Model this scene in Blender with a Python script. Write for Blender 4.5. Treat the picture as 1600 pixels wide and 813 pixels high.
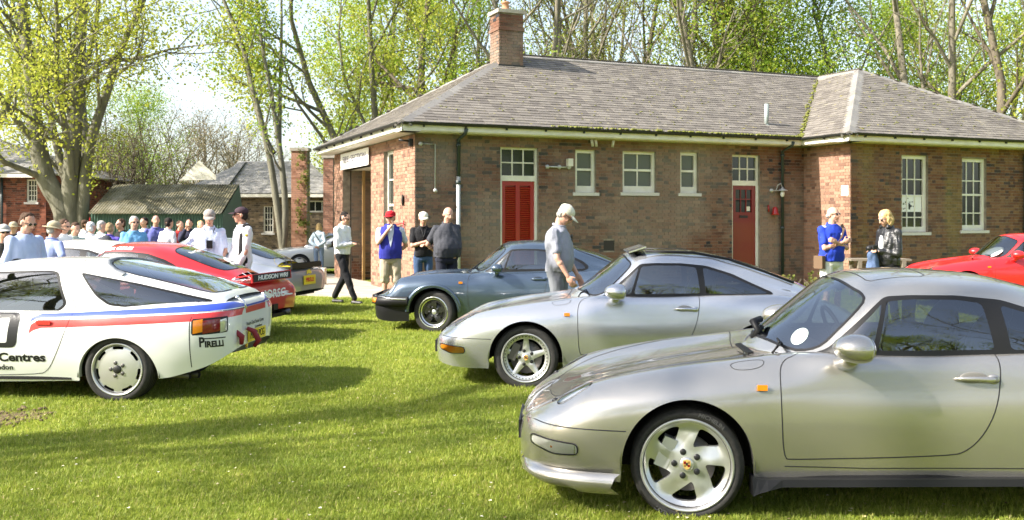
import bpy, bmesh, math, random
import numpy as np
from mathutils import Vector, Matrix
from mathutils.geometry import delaunay_2d_cdt
from mathutils.bvhtree import BVHTree

for _o in list(bpy.data.objects):
    bpy.data.objects.remove(_o, do_unlink=True)
SC = bpy.context.scene
COL = SC.collection
PI = math.pi
R = math.radians
rnd = random.Random(7)

# ------------------------------------------------------------------ camera
F_PX, HOR, CAM_H = 1520.0, 345.0, 1.62        # focal length in photo pixels, horizon row, eye height
cam = bpy.data.cameras.new("camera")
cam_o = bpy.data.objects.new("camera", cam)
COL.objects.link(cam_o)
cam_o.location = (0, 0, CAM_H)
cam_o.rotation_euler = (PI / 2, 0, 0)
cam.sensor_width = 36.0
cam.lens = 36.0 * F_PX / 1600.0
cam.shift_y = -(406.5 - HOR) / 1600.0
cam.clip_start = 0.1
cam.clip_end = 2000
cam.dof.use_dof = True
cam.dof.focus_distance = 6.6
cam.dof.aperture_fstop = 5.6
SC.camera = cam_o

# ------------------------------------------------------------------ building frame (u along the long front, v away from the camera)
C0 = Vector((-2.04, 20.5, 0))
_a = math.atan2(.397, .918)
UX = Vector((math.cos(_a), math.sin(_a), 0))
VX = Vector((-math.sin(_a), math.cos(_a), 0))

# ------------------------------------------------------------------ sky and sun
SUN_EL = R(37)
_h = (-UX * math.cos(R(3)) + VX * math.sin(R(3))).normalized()   # horizontal direction TO the sun
W = bpy.data.worlds.new("World")
SC.world = W
W.use_nodes = True
nt = W.node_tree
bg = nt.nodes["Background"]
sky = nt.nodes.new("ShaderNodeTexSky")
sky.sky_type = 'NISHITA'
sky.sun_disc = False
sky.sun_elevation = SUN_EL
sky.sun_rotation = math.atan2(_h.x, _h.y)
sky.air_density = 1.0
sky.dust_density = 2.5
sky.ozone_density = 1.0
hs = nt.nodes.new("ShaderNodeHueSaturation")
hs.inputs['Saturation'].default_value = 0.75
nt.links.new(sky.outputs[0], hs.inputs['Color'])
nt.links.new(hs.outputs[0], bg.inputs[0])
bg.inputs[1].default_value = 0.15
sl = bpy.data.lights.new("sun", 'SUN')
sl.energy = 4.8
sl.angle = R(0.53)
sl.color = (1.0, 0.94, 0.84)
so = bpy.data.objects.new("sun", sl)
COL.objects.link(so)
_d = Vector((_h.x * math.cos(SUN_EL), _h.y * math.cos(SUN_EL), math.sin(SUN_EL)))
so.rotation_euler = _d.to_track_quat('Z', 'Y').to_euler()
so.location = (-20, -5, 30)
SC.view_settings.view_transform = 'Standard'
SC.view_settings.look = 'None'
SC.view_settings.gamma = 1.0
SC.view_settings.exposure = 1.35
SC.cycles.use_denoising = True
SC.cycles.max_bounces = 8
SC.cycles.transparent_max_bounces = 16
SC.cycles.caustics_reflective = False
SC.cycles.caustics_refractive = False
SC.cycles.sample_clamp_indirect = 8.0


# ------------------------------------------------------------------ helpers
def pw(px, py, Y):
    """point of the place seen at photo pixel (px, py) at depth Y"""
    return Vector(((px - 800) / F_PX * Y, Y, CAM_H - (py - HOR) / F_PX * Y))


def uvz(u, v, z=0.0):
    return C0 + UX * u + VX * v + Vector((0, 0, z))


def fac(px, py, v=0.0):
    """(u, z) on the plane v = const of the building at photo pixel"""
    d = Vector(((px - 800) / F_PX, 1, -(py - HOR) / F_PX))
    o = Vector((0, 0, CAM_H))
    t = ((C0 + VX * v) - o).dot(VX) / d.dot(VX)
    p = o + d * t
    return (p - C0).dot(UX), p.z


def side(px, py, u=0.0):
    """(v, z) on the plane u = const"""
    d = Vector(((px - 800) / F_PX, 1, -(py - HOR) / F_PX))
    o = Vector((0, 0, CAM_H))
    t = ((C0 + UX * u) - o).dot(UX) / d.dot(UX)
    p = o + d * t
    return (p - C0).dot(VX), p.z


def tag(o, label=None, cat=None, group=None, kind=None):
    if label: o['label'] = label
    if cat: o['category'] = cat
    if group: o['group'] = group
    if kind: o['kind'] = kind
    return o


def empty(name, loc=(0, 0, 0), rz=0.0, label=None, cat=None, group=None, kind=None):
    o = bpy.data.objects.new(name, None)
    COL.objects.link(o)
    o.location = loc
    o.rotation_euler = (0, 0, rz)
    o.empty_display_size = .2
    return tag(o, label, cat, group, kind)


def link(name, me, parent=None, mat=None):
    o = bpy.data.objects.new(name, me)
    COL.objects.link(o)
    if parent is not None: o.parent = parent
    if mat is not None and not me.materials:
        for m in (mat if isinstance(mat, (list, tuple)) else [mat]): me.materials.append(m)
    return o


def copy_tree(o, parent=None):
    c = o.copy()
    COL.objects.link(c)
    if parent is not None: c.parent = parent
    for ch in list(o.children):
        copy_tree(ch, c)
    return c


class MB:
    """collects simple solids into one mesh"""

    def __init__(s):
        s.v, s.f, s.mi, s.sm = [], [], [], []

    def add(s, vs, fs, mi=0, smooth=False):
        b = len(s.v)
        s.v += [tuple(p) for p in vs]
        s.f += [tuple(b + i for i in f) for f in fs]
        s.mi += [mi] * len(fs)
        s.sm += [smooth] * len(fs)
        return s

    def box(s, o, a, b, c, mi=0):
        """parallelepiped from corner o with edge vectors a, b, c (right-handed)"""
        o, a, b, c = Vector(o), Vector(a), Vector(b), Vector(c)
        vs = [o, o + a, o + a + b, o + b, o + c, o + a + c, o + a + b + c, o + b + c]
        fs = [(0, 3, 2, 1), (4, 5, 6, 7), (0, 1, 5, 4), (1, 2, 6, 5), (2, 3, 7, 6), (3, 0, 4, 7)]
        if a.cross(b).dot(c) < 0: fs = [f[::-1] for f in fs]
        return s.add(vs, fs, mi)

    def bx(s, cx, cy, cz, sx, sy, sz, mi=0):
        return s.box((cx - sx / 2, cy - sy / 2, cz - sz / 2), (sx, 0, 0), (0, sy, 0), (0, 0, sz), mi)

    def tube(s, pts, rad, n=8, mi=0, cap=True, smooth=True):
        pts = [Vector(p) for p in pts]
        if not isinstance(rad, (list, tuple)): rad = [rad] * len(pts)
        vs, fs = [], []
        up = Vector((0, 0, 1))
        nrm = None
        for i, p in enumerate(pts):
            t = (pts[min(i + 1, len(pts) - 1)] - pts[max(i - 1, 0)])
            if t.length < 1e-9: t = Vector((0, 0, 1))
            t.normalize()
            if nrm is None:
                nrm = t.orthogonal().normalized()
            else:
                nrm = (nrm - t * nrm.dot(t))
                if nrm.length < 1e-6: nrm = t.orthogonal()
                nrm.normalize()
            b = t.cross(nrm)
            for k in range(n):
                an = 2 * PI * k / n
                vs.append(p + (nrm * math.cos(an) + b * math.sin(an)) * rad[i])
        for i in range(len(pts) - 1):
            for k in range(n):
                k2 = (k + 1) % n
                fs.append((i * n + k, i * n + k2, (i + 1) * n + k2, (i + 1) * n + k))
        if cap:
            fs.append(tuple(range(n))[::-1])
            fs.append(tuple((len(pts) - 1) * n + k for k in range(n)))
        return s.add(vs, fs, mi, smooth)

    def ell(s, c, r, n=12, m=8, mi=0, mat=None):
        c = Vector(c)
        vs, fs = [Vector((0, 0, -1))], []
        for i in range(1, m):
            ph = -PI / 2 + PI * i / m
            for k in range(n):
                th = 2 * PI * k / n
                vs.append(Vector((math.cos(ph) * math.cos(th), math.cos(ph) * math.sin(th), math.sin(ph))))
        vs.append(Vector((0, 0, 1)))
        for k in range(n): fs.append((0, 1 + (k + 1) % n, 1 + k))
        for i in range(m - 2):
            for k in range(n):
                a, b = 1 + i * n + k, 1 + i * n + (k + 1) % n
                fs.append((a, b, b + n, a + n))
        L = len(vs) - 1
        for k in range(n): fs.append((L, 1 + (m - 2) * n + k, 1 + (m - 2) * n + (k + 1) % n))
        out = []
        for v in vs:
            v = Vector((v.x * r[0], v.y * r[1], v.z * r[2]))
            if mat is not None: v = mat @ v
            out.append(v + c)
        return s.add(out, fs, mi, True)

    def lathe(s, prof, n=32, mi=0, axis='Y', c=(0, 0, 0), smooth=True):
        """prof: (radius, height) list; turned round the axis"""
        vs, fs = [], []
        for r, h in prof:
            for k in range(n):
                a = 2 * PI * k / n
                if axis == 'Y': p = (r * math.cos(a), h, r * math.sin(a))
                elif axis == 'Z': p = (r * math.cos(a), r * math.sin(a), h)
                else: p = (h, r * math.cos(a), r * math.sin(a))
                vs.append((p[0] + c[0], p[1] + c[1], p[2] + c[2]))
        for i in range(len(prof) - 1):
            for k in range(n):
                k2 = (k + 1) % n
                fs.append((i * n + k, (i + 1) * n + k, (i + 1) * n + k2, i * n + k2) if axis == 'Y' else
                          (i * n + k, i * n + k2, (i + 1) * n + k2, (i + 1) * n + k))
        return s.add(vs, fs, mi, smooth)

    def mesh(s, name, mats):
        me = bpy.data.meshes.new(name)
        me.from_pydata(s.v, [], s.f)
        for m in (mats if isinstance(mats, (list, tuple)) else [mats]): me.materials.append(m)
        me.polygons.foreach_set('material_index', s.mi)
        me.polygons.foreach_set('use_smooth', s.sm)
        me.update()
        return me

    def build(s, name, mats, parent=None):
        return link(name, s.mesh(name, mats), parent)


# ------------------------------------------------------------------ materials
MATS = {}


def pmat(name, col=(.5, .5, .5), rough=.5, metal=0.0, spec=.5, coat=0.0, coat_r=.03, **kw):
    if name in MATS: return MATS[name]
    m = bpy.data.materials.new(name)
    m.use_nodes = True
    b = m.node_tree.nodes['Principled BSDF']
    b.inputs['Base Color'].default_value = (*col, 1)
    b.inputs['Roughness'].default_value = rough
    b.inputs['Metallic'].default_value = metal
    b.inputs['Specular IOR Level'].default_value = spec
    b.inputs['Coat Weight'].default_value = coat
    b.inputs['Coat Roughness'].default_value = coat_r
    for k, v in kw.items(): b.inputs[k.replace('_', ' ')].default_value = v
    MATS[name] = m
    return m


def N(m, typ, **kw):
    n = m.node_tree.nodes.new(typ)
    for k, v in kw.items():
        if hasattr(n, k): setattr(n, k, v)
        else: n.inputs[k].default_value = v
    return n


def LK(m, a, b): m.node_tree.links.new(a, b)


def ramp(m, src, stops):
    r = N(m, 'ShaderNodeValToRGB')
    cr = r.color_ramp
    while len(cr.elements) < len(stops): cr.elements.new(.5)
    for e, (p, c) in zip(cr.elements, stops):
        e.position = p
        e.color = (*c, 1)
    LK(m, src, r.inputs[0])
    return r.outputs[0]


def mixc(m, fac_, a, b, mode='MIX'):
    n = N(m, 'ShaderNodeMix', data_type='RGBA', blend_type=mode)
    for sock, v in ((0, fac_), (6, a), (7, b)):
        if isinstance(v, bpy.types.NodeSocket): LK(m, v, n.inputs[sock])
        elif sock == 0: n.inputs[0].default_value = v
        else: n.inputs[sock].default_value = (*v, 1)
    return n.outputs[2]


def noise(m, scale, detail=4, rough=.55, coord='Object', dist=0.0, sc3=None):
    tc = N(m, 'ShaderNodeTexCoord')
    n = N(m, 'ShaderNodeTexNoise')
    n.inputs['Scale'].default_value = scale
    n.inputs['Detail'].default_value = detail
    n.inputs['Roughness'].default_value = rough
    n.inputs['Distortion'].default_value = dist
    src = tc.outputs[coord]
    if coord == 'World':
        src = None
    if sc3:
        mp = N(m, 'ShaderNodeMapping')
        mp.inputs['Scale'].default_value = sc3
        LK(m, src, mp.inputs[0])
        src = mp.outputs[0]
    LK(m, src, n.inputs['Vector'])
    return n.outputs['Fac']


def bump(m, src, strength=.3, dist=.01):
    b = N(m, 'ShaderNodeBump')
    b.inputs['Strength'].default_value = strength
    b.inputs['Distance'].default_value = dist
    LK(m, src, b.inputs['Height'])
    return b.outputs[0]


def BS(m): return m.node_tree.nodes['Principled BSDF']


def island_rand(m):
    g = N(m, 'ShaderNodeNewGeometry')
    o = N(m, 'ShaderNodeObjectInfo')
    a = N(m, 'ShaderNodeMath', operation='ADD')
    LK(m, g.outputs['Random Per Island'], a.inputs[0])
    LK(m, o.outputs['Random'], a.inputs[1])
    f = N(m, 'ShaderNodeMath', operation='FRACT')
    LK(m, a.outputs[0], f.inputs[0])
    return f.outputs[0]


def world_noise(m, scale, detail=3, rough=.55, sc3=None):
    g = N(m, 'ShaderNodeNewGeometry')
    n = N(m, 'ShaderNodeTexNoise')
    n.inputs['Scale'].default_value = scale
    n.inputs['Detail'].default_value = detail
    n.inputs['Roughness'].default_value = rough
    src = g.outputs['Position']
    if sc3:
        mp = N(m, 'ShaderNodeMapping')
        mp.inputs['Scale'].default_value = sc3
        LK(m, src, mp.inputs[0])
        src = mp.outputs[0]
    LK(m, src, n.inputs['Vector'])
    return n.outputs['Fac']


def m_brick(name, cols, bleach=0.0, moss=0.0):
    m = pmat(name, rough=.9, spec=.25)
    c = ramp(m, island_rand(m), cols)
    BSc = mixc(m, .55, c, mixc(m, world_noise(m, 60, 4), (.6, .5, .45), (1.35, 1.3, 1.25)), 'MULTIPLY')
    if bleach:
        f = ramp(m, world_noise(m, .55, 3), [(.42, (0, 0, 0)), (.62, (bleach,) * 3)])
        BSc = mixc(m, f, BSc, (.34, .29, .23))
    if moss:
        f = ramp(m, world_noise(m, .9, 4, sc3=(1, 1, .25)), [(.52, (0, 0, 0)), (.66, (moss,) * 3)])
        BSc = mixc(m, f, BSc, (.24, .23, .06))
    LK(m, BSc, BS(m).inputs['Base Color'])
    LK(m, bump(m, world_noise(m, 90, 4), .5, .004), BS(m).inputs['Normal'])
    return m


BRK = [(0.0, (.028, .03, .038)), (.09, (.05, .043, .042)), (.16, (.10, .055, .04)), (.4, (.158, .078, .052)),
       (.65, (.19, .098, .064)), (.85, (.14, .083, .06)), (1.0, (.235, .145, .098))]
M_BRICK = m_brick('red_brick_mixed', BRK, .45)
M_BRICKW = m_brick('brown_brick_weathered', [(0, (.04, .04, .045)), (.1, (.10, .05, .035)), (.4, (.17, .08, .045)), (.7, (.21, .115, .06)), (1, (.16, .095, .055))], .1, .3)
M_BRICKS = m_brick('sunlit_brick', [(0, (.15, .085, .065)), (.25, (.29, .165, .115)), (.7, (.36, .225, .16)), (1, (.25, .145, .10))], .0)  # paler copy of the brick; sunlight put into the colour of sun-facing walls
M_MORTAR = pmat('mortar', (.36, .31, .25), .95, spec=.2)
LK(M_MORTAR, ramp(M_MORTAR, world_noise(M_MORTAR, 8, 5), [(.3, (.16, .135, .105)), (.7, (.30, .265, .215))]), BS(M_MORTAR).inputs['Base Color'])


def m_slate(name, a, b, lich=.6):
    m = pmat(name, rough=.62, spec=.5)
    c = ramp(m, island_rand(m), [(0, a), (.5, tuple((x + y) / 2 for x, y in zip(a, b))), (1, b)])
    c = mixc(m, .5, c, mixc(m, world_noise(m, 30, 5), (.6, .6, .6), (1.4, 1.38, 1.32)), 'MULTIPLY')
    f = ramp(m, world_noise(m, 4.5, 5, .7), [(.57, (0, 0, 0)), (.66, (lich,) * 3)])
    c = mixc(m, f, c, (.40, .37, .26))
    f2 = ramp(m, world_noise(m, 7, 3, .6), [(.66, (0, 0, 0)), (.70, (.9,) * 3)])
    c = mixc(m, f2, c, (.30, .26, .06))
    LK(m, c, BS(m).inputs['Base Color'])
    LK(m, bump(m, world_noise(m, 50, 4), .4, .004), BS(m).inputs['Normal'])
    return m


M_SLATE = m_slate('weathered_slate', (.115, .101, .088), (.195, .175, .152), .3)
M_WHITE = pmat('cream_paint', (.72, .70, .62), .45)
LK(M_WHITE, ramp(M_WHITE, world_noise(M_WHITE, 3, 5), [(.3, (.62, .60, .50)), (.6, (.76, .74, .66))]), BS(M_WHITE).inputs['Base Color'])
M_SILL = pmat('stone_sill', (.55, .53, .50), .8)
M_DARKPIPE = pmat('dark_green_pipe', (.03, .045, .045), .45)
M_GALV = pmat('grey_pipe', (.45, .46, .46), .45, .3)
M_REDDOOR = pmat('red_gloss_door', (.30, .005, .006), .35, coat=.3)
M_BLACK = pmat('black_plastic', (.012, .012, .013), .45)
M_GUTTER = pmat('black_iron_gutter', (.02, .022, .02), .6)
M_MOSS = pmat('moss', (.16, .17, .03), .95)
M_WINGLASS = pmat('dark_window_glass', (.02, .024, .02), .06, spec=.6)
M_BLIND = pmat('frosted_window_glass', (.10, .11, .10), .25, spec=.5)
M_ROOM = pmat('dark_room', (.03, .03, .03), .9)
M_CONC = pmat('concrete', (.42, .38, .32), .9)
LK(M_CONC, ramp(M_CONC, world_noise(M_CONC, 2.2, 6, .65), [(.3, (.26, .23, .19)), (.7, (.48, .44, .37))]), BS(M_CONC).inputs['Base Color'])
M_RIDGE = m_slate('ridge_stone', (.17, .16, .15), (.26, .245, .225), .3)


def text_mesh2d(body, size, width=None, bold=0.0, extrude=0.0, shear=0.0):
    cu = bpy.data.curves.new('lettering', 'FONT')
    cu.body = body
    cu.size = size
    cu.align_x = 'CENTER'
    cu.align_y = 'CENTER'
    cu.resolution_u = 3
    cu.offset = bold
    cu.extrude = extrude
    cu.shear = shear
    to = bpy.data.objects.new('lettering', cu)
    COL.objects.link(to)
    dg = bpy.context.evaluated_depsgraph_get()
    me = bpy.data.meshes.new_from_object(to.evaluated_get(dg))
    bpy.data.objects.remove(to, do_unlink=True)
    bpy.data.curves.remove(cu)
    if width:
        xs = [v.co.x for v in me.vertices]
        w = max(xs) - min(xs)
        for v in me.vertices: v.co.x *= width / w
    me.materials.clear()
    return me


def text_obj(name, body, size, centre, right, up, mat, parent, width=None, bold=0.0, shear=0.0):
    me = text_mesh2d(body, size, width, bold, 0.002, shear)
    right, up = Vector(right), Vector(up)
    n = right.cross(up)
    for v in me.vertices:
        c = v.co
        v.co = Vector(centre) + right * c.x + up * c.y + n * c.z
    me.name = name
    return link(name, me, parent, mat)


# ------------------------------------------------------------------ ground
def build_ground():
    M_GRASS = pmat('lawn_soil_and_grass', rough=.95, spec=.1)
    c = ramp(M_GRASS, world_noise(M_GRASS, .8, 6, .65), [(.3, (.18, .235, .03)), (.5, (.26, .32, .045)), (.7, (.32, .37, .06))])
    c = mixc(M_GRASS, .8, c, ramp(M_GRASS, world_noise(M_GRASS, 55, 4, .7), [(.3, (.45, .45, .45)), (.7, (1.5, 1.5, 1.4))]), 'MULTIPLY')
    f = ramp(M_GRASS, world_noise(M_GRASS, 1.7, 5, .7), [(.60, (0, 0, 0)), (.72, (.7,) * 3)])
    c = mixc(M_GRASS, f, c, (.20, .17, .06))
    LK(M_GRASS, c, BS(M_GRASS).inputs['Base Color'])
    LK(M_GRASS, bump(M_GRASS, world_noise(M_GRASS, 70, 3, .7), 1.0, .05), BS(M_GRASS).inputs['Normal'])
    g = MB()
    xs = [-600, -200, -60, -30, -15, -8, 0, 8, 15, 30, 60, 200, 600]
    ys = [-600, -100, -30, -10, 0, 10, 20, 30, 60, 100, 200, 700]
    for y in ys:
        for x in xs: g.v.append((x, y, 0))
    nx = len(xs)
    for j in range(len(ys) - 1):
        for i in range(nx - 1):
            g.f.append((j * nx + i, j * nx + i + 1, (j + 1) * nx + i + 1, (j + 1) * nx + i))
            g.mi.append(0); g.sm.append(False)
    o = g.build('lawn', M_GRASS)
    o['kind'] = 'structure'
    # paved apron round the building with kerb edge
    M_GRAVEL = pmat('sandy_gravel_path', rough=.95, spec=.2)
    LK(M_GRAVEL, ramp(M_GRAVEL, world_noise(M_GRAVEL, 12, 7, .7), [(.3, (.22, .18, .12)), (.6, (.40, .34, .25)), (.8, (.46, .41, .33))]), BS(M_GRAVEL).inputs['Base Color'])
    p = MB()
    a = [uvz(-7, -1.2, .004), uvz(0.9, -1.2, .004), uvz(1.2, -.35, .004), uvz(2, 0.1, .004), uvz(0, 9, .004), uvz(-3, 30, .004), uvz(-40, 30, .004), uvz(-40, 1, .004)]
    a = [pw(455, 455, 22.4), pw(560, 466, 20.4), pw(640, 478, 18.6), pw(648, 463, 20.5), pw(700, 462, 21.0), uvz(.5, .3), uvz(.5, 9), uvz(-3, 40), uvz(-60, 40), pw(-800, 440, 26)]
    a = [Vector((q.x, q.y, .004)) for q in a]
    p.add(a, [tuple(range(len(a)))])
    o = p.build('gravel_path', M_GRAVEL); o['kind'] = 'structure'
    p = MB()
    a = [uvz(-2.6, 1.6), uvz(.0, -.1), uvz(.0, 9.0), uvz(-2.6, 9.0)]
    a = [uvz(-.9, 0), uvz(.25, 0), uvz(.25, 8.6), uvz(-4.6, 8.6), uvz(-4.6, 2.4), uvz(-2.0, 1.4)]
    a0 = [Vector((q.x, q.y, .0)) for q in a]; a1 = [Vector((q.x, q.y, .05)) for q in a]
    k = len(a)
    p.add(a1 + a0, [tuple(range(k))] + [(i, k + i, k + (i + 1) % k, (i + 1) % k) for i in range(k)])
    o = p.build('concrete_apron', M_CONC); o['kind'] = 'structure'
    soil = pmat('bare_soil', rough=.95, spec=.1)
    LK(soil, ramp(soil, world_noise(soil, 14, 6, .7), [(.3, (.07, .05, .03)), (.7, (.20, .15, .09))]), BS(soil).inputs['Base Color'])
    p = MB(); c_ = pw(8, 655, 7.95)
    ring = []
    for k in range(40):
        a_ = 2 * PI * k / 40
        r_ = (.42 + .10 * math.sin(3 * a_) + rnd.uniform(-.06, .06))
        ring.append((c_.x - .12 + r_ * math.cos(a_), c_.y + r_ * .9 * math.sin(a_), .006))
    p.add([(c_.x - .12, c_.y, .02)] + ring, [(0, 1 + k, 1 + (k + 1) % 40) for k in range(40)])
    o = p.build('bare_soil_patch', soil); o['kind'] = 'structure'
    cl = MB()
    for k in range(150):
        a_, r_ = rnd.random() * 6.28, rnd.random() * .5
        q_ = rnd.uniform(.008, .028)
        cl.ell((c_.x - .12 + r_ * math.cos(a_), c_.y + r_ * math.sin(a_), q_ * .4 + .006), (q_, q_ * .8, q_ * .6), 6, 4)
    o = cl.build('soil_clods', soil); o['kind'] = 'stuff'
    return M_GRASS


M_GRASSG = build_ground()


def blades_mesh():
    """one tuft of grass"""
    vs, fs = [], []
    r_ = random.Random(3)
    for i in range(16):
        x, y = r_.gauss(0, .03), r_.gauss(0, .03)
        a = r_.random() * 2 * PI
        h = r_.uniform(.012, .036)
        w = r_.uniform(.0016, .003)
        lean = r_.uniform(.1, .9) * h
        dx, dy = math.cos(a), math.sin(a)
        b = len(vs)
        vs += [(x - dy * w, y + dx * w, -.004), (x + dy * w, y - dx * w, -.004),
               (x + dx * lean * .4 + dy * w * .8, y + dy * lean * .4 - dx * w * .8, h * .6), (x + dx * lean * .4 - dy * w * .8, y + dy * lean * .4 + dx * w * .8, h * .6),
               (x + dx * lean, y + dy * lean, h)]
        fs += [(b, b + 1, b + 2, b + 3), (b + 3, b + 2, b + 4)]
    me = bpy.data.meshes.new('grass_tuft')
    me.from_pydata(vs, [], fs)
    m = pmat('grass_blade', (.13, .19, .022), .5, spec=.3)
    c = ramp(m, island_rand(m), [(0, (.19, .26, .03)), (.6, (.33, .41, .055)), (.9, (.43, .46, .09)), (1, (.50, .44, .20))])
    c = mixc(m, .75, c, ramp(m, world_noise(m, 1.1, 4, .6), [(.3, (.62, .68, .66)), (.7, (1.3, 1.2, 1.15))]), 'MULTIPLY')
    LK(m, c, BS(m).inputs['Base Color'])
    tr = N(m, 'ShaderNodeBsdfTranslucent')
    LK(m, c, tr.inputs[0])
    mx = N(m, 'ShaderNodeMixShader'); mx.inputs[0].default_value = .4
    out = m.node_tree.nodes['Material Output']
    LK(m, BS(m).outputs[0], mx.inputs[1]); LK(m, tr.outputs[0], mx.inputs[2]); LK(m, mx.outputs[0], out.inputs[0])
    me.materials.append(m)
    return me


def build_lawn_litter():
    mb = MB()
    g = random.Random(12)
    for k in range(900):
        Y_ = 5.0 + 12 * g.random() ** 1.3
        x_ = g.uniform(-.54, .54) * Y_
        r_ = g.uniform(.006, .013)
        a_ = g.random() * 6.28
        z_ = g.uniform(.012, .03)
        dx, dy = math.cos(a_) * r_, math.sin(a_) * r_
        mb.add([(x_ - dx, Y_ - dy, z_), (x_ + dy, Y_ - dx, z_ + .004), (x_ + dx, Y_ + dy, z_ + .002), (x_ - dy, Y_ + dx, z_ + .006)], [(0, 1, 2, 3)])
    m = pmat('fallen_bud_scale', (.45, .40, .22), .8)
    c = ramp(m, island_rand(m), [(0, (.20, .13, .06)), (.5, (.45, .38, .18)), (1, (.75, .72, .6))])
    LK(m, c, BS(m).inputs['Base Color'])
    o = mb.build('fallen_buds', m); o['kind'] = 'stuff'


def build_grass():
    """lawn blades scattered by geometry nodes on patches of decreasing density"""
    tuft = bpy.data.objects.new('grass_tuft_source', blades_mesh())
    # the source tuft stands in the lawn like any other
    COL.objects.link(tuft); tuft.location = (1.0, 4.6, 0); tuft['kind'] = 'stuff'; tuft.name = 'grass_tuft'
    for (y0, y1, dens, scl) in ((3.2, 7.2, 1300, .85), (7.2, 11.5, 560, 1.0), (11.5, 20.5, 180, 1.35)):
        me = bpy.data.meshes.new('grass')
        xl, xr = -.56, .56
        me.from_pydata([(xl * y0 - .4, y0, 0), (xr * y0 + .4, y0, 0), (xr * y1 + .4, y1, 0), (xl * y1 - .4, y1, 0)], [], [(0, 1, 2, 3)])
        o = link('grass', me, None, M_GRASSG)
        o['kind'] = 'stuff'
        ng = bpy.data.node_groups.new('scatter', 'GeometryNodeTree')
        ng.interface.new_socket('Geometry', in_out='INPUT', socket_type='NodeSocketGeometry')
        ng.interface.new_socket('Geometry', in_out='OUTPUT', socket_type='NodeSocketGeometry')
        n = ng.nodes
        gi, go = n.new('NodeGroupInput'), n.new('NodeGroupOutput')
        dp = n.new('GeometryNodeDistributePointsOnFaces'); dp.inputs['Density'].default_value = dens
        ip = n.new('GeometryNodeInstanceOnPoints')
        oi = n.new('GeometryNodeObjectInfo'); oi.inputs['Object'].default_value = tuft; oi.inputs['As Instance'].default_value = True
        rv = n.new('FunctionNodeRandomValue'); rv.data_type = 'FLOAT_VECTOR'
        rv.inputs[0].default_value = (-.15, -.15, 0); rv.inputs[1].default_value = (.15, .15, 6.283)
        rs = n.new('FunctionNodeRandomValue'); rs.data_type = 'FLOAT'
        rs.inputs[2].default_value = .5 * scl; rs.inputs[3].default_value = 1.12 * scl
        l = ng.links.new
        l(gi.outputs[0], dp.inputs['Mesh']); l(dp.outputs['Points'], ip.inputs['Points']); l(oi.outputs['Geometry'], ip.inputs['Instance'])
        l(rv.outputs[0], ip.inputs['Rotation']); l(rs.outputs[1], ip.inputs['Scale'])
        l(ip.outputs[0], go.inputs[0])
        md = o.modifiers.new('scatter', 'NODES'); md.node_group = ng


# ================================================================== brick building
def inpoly(x, y, P):
    c = False
    n = len(P)
    j = n - 1
    for i in range(n):
        xi, yi = P[i]; xj, yj = P[j]
        if (yi > y) != (yj > y) and x < (xj - xi) * (y - yi) / (yj - yi) + xi: c = not c
        j = i
    return c


def brick_wall(parent, o, a, n, length, z0, z1, holes, mat, near=None, depth=.02, thick=.22, cap=0, back=True, cut=False):
    """o: origin, a: unit along, n: outward normal. holes: (a0,a1,z0,z1). Returns nothing; adds mortar core, bricks.
    cap: how many bricks become single objects"""
    o, a, n = Vector(o), Vector(a), Vector(n)
    up = Vector((0, 0, 1))
    # mortar core as boxes around the holes
    xs = sorted({0, length, *[h[0] for h in holes], *[h[1] for h in holes]})
    core = MB()
    for i in range(len(xs) - 1):
        xa, xb = xs[i], xs[i + 1]
        if xb - xa < 1e-4: continue
        mid = (xa + xb) / 2
        segs = [(z0, z1)]
        for h in holes:
            if h[0] <= mid <= h[1]:
                new = []
                for s0, s1 in segs:
                    if h[2] > s0: new.append((s0, min(s1, h[2])))
                    if h[3] < s1: new.append((max(s0, h[3]), s1))
                segs = [q for q in new if q[1] - q[0] > 1e-4]
        for s0, s1 in segs:
            core.box(o + a * xa - n * thick + up * s0, a * (xb - xa), n * thick, up * (s1 - s0))
    core.build('wall', M_MORTAR, parent)
    BL, BH, CO = .225, .075, .075
    stuff = MB()
    singles = []
    rows = int((z1 - z0) / CO + .01)
    g = .010
    for r_ in range(rows):
        zb = z0 + r_ * CO
        x = 0.0
        k = 0
        # flemish bond: stretcher, header alternating
        x = -(.17 if r_ % 2 else 0.0) + 0.0
        k = 0
        while x < length:
            w = .225 if k % 2 == 0 else .1125
            xa, xb = max(x, 0), min(x + w, length)
            x += w
            k += 1
            parts = [(xa, xb)]
            zc = zb + CO / 2
            for h in holes:
                if h[2] - .01 < zc < h[3] + .01:
                    np_ = []
                    for p0, p1 in parts:
                        if h[0] > p0: np_.append((p0, min(p1, h[0])))
                        if h[1] < p1: np_.append((max(p0, h[1]), p1))
                        if h[0] <= p0 and h[1] >= p1: pass
                    parts = [q for q in np_ if q[0] < q[1] - .03] if any(h[0] < p1 and h[1] > p0 for p0, p1 in parts) else parts
            for p0, p1 in parts:
                if p1 - p0 < .035: continue
                d = depth * .35 + rnd.uniform(-.0015, .0025)
                q = (o + a * (p0 + g / 2) + up * (zb + g / 2) - n * .005, p1 - p0 - g, CO - g, d + .005)
                if cap and abs((p1 - p0) - .225) < .002 and near and near(p0, zb):
                    singles.append(q)
                else:
                    stuff.box(q[0], a * q[1], n * q[3], up * q[2])
    if cap and len(singles) > cap:
        rnd.shuffle(singles)
        for q in singles[cap:]: stuff.box(q[0], a * q[1], n * q[3], up * q[2])
        singles = singles[:cap]
    if stuff.v:
        so_ = stuff.build('brickwork', mat, parent)
        so_['kind'] = 'stuff'
    if singles:
        mb = MB()
        mb.box((0, 0, 0), a * .215, n * .0125, up * .065)
        me = mb.mesh('brick', mat)
        for q in singles:
            b = bpy.data.objects.new('brick', me)
            b.parent = parent
            b.location = q[0]
            COL.objects.link(b)


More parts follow.
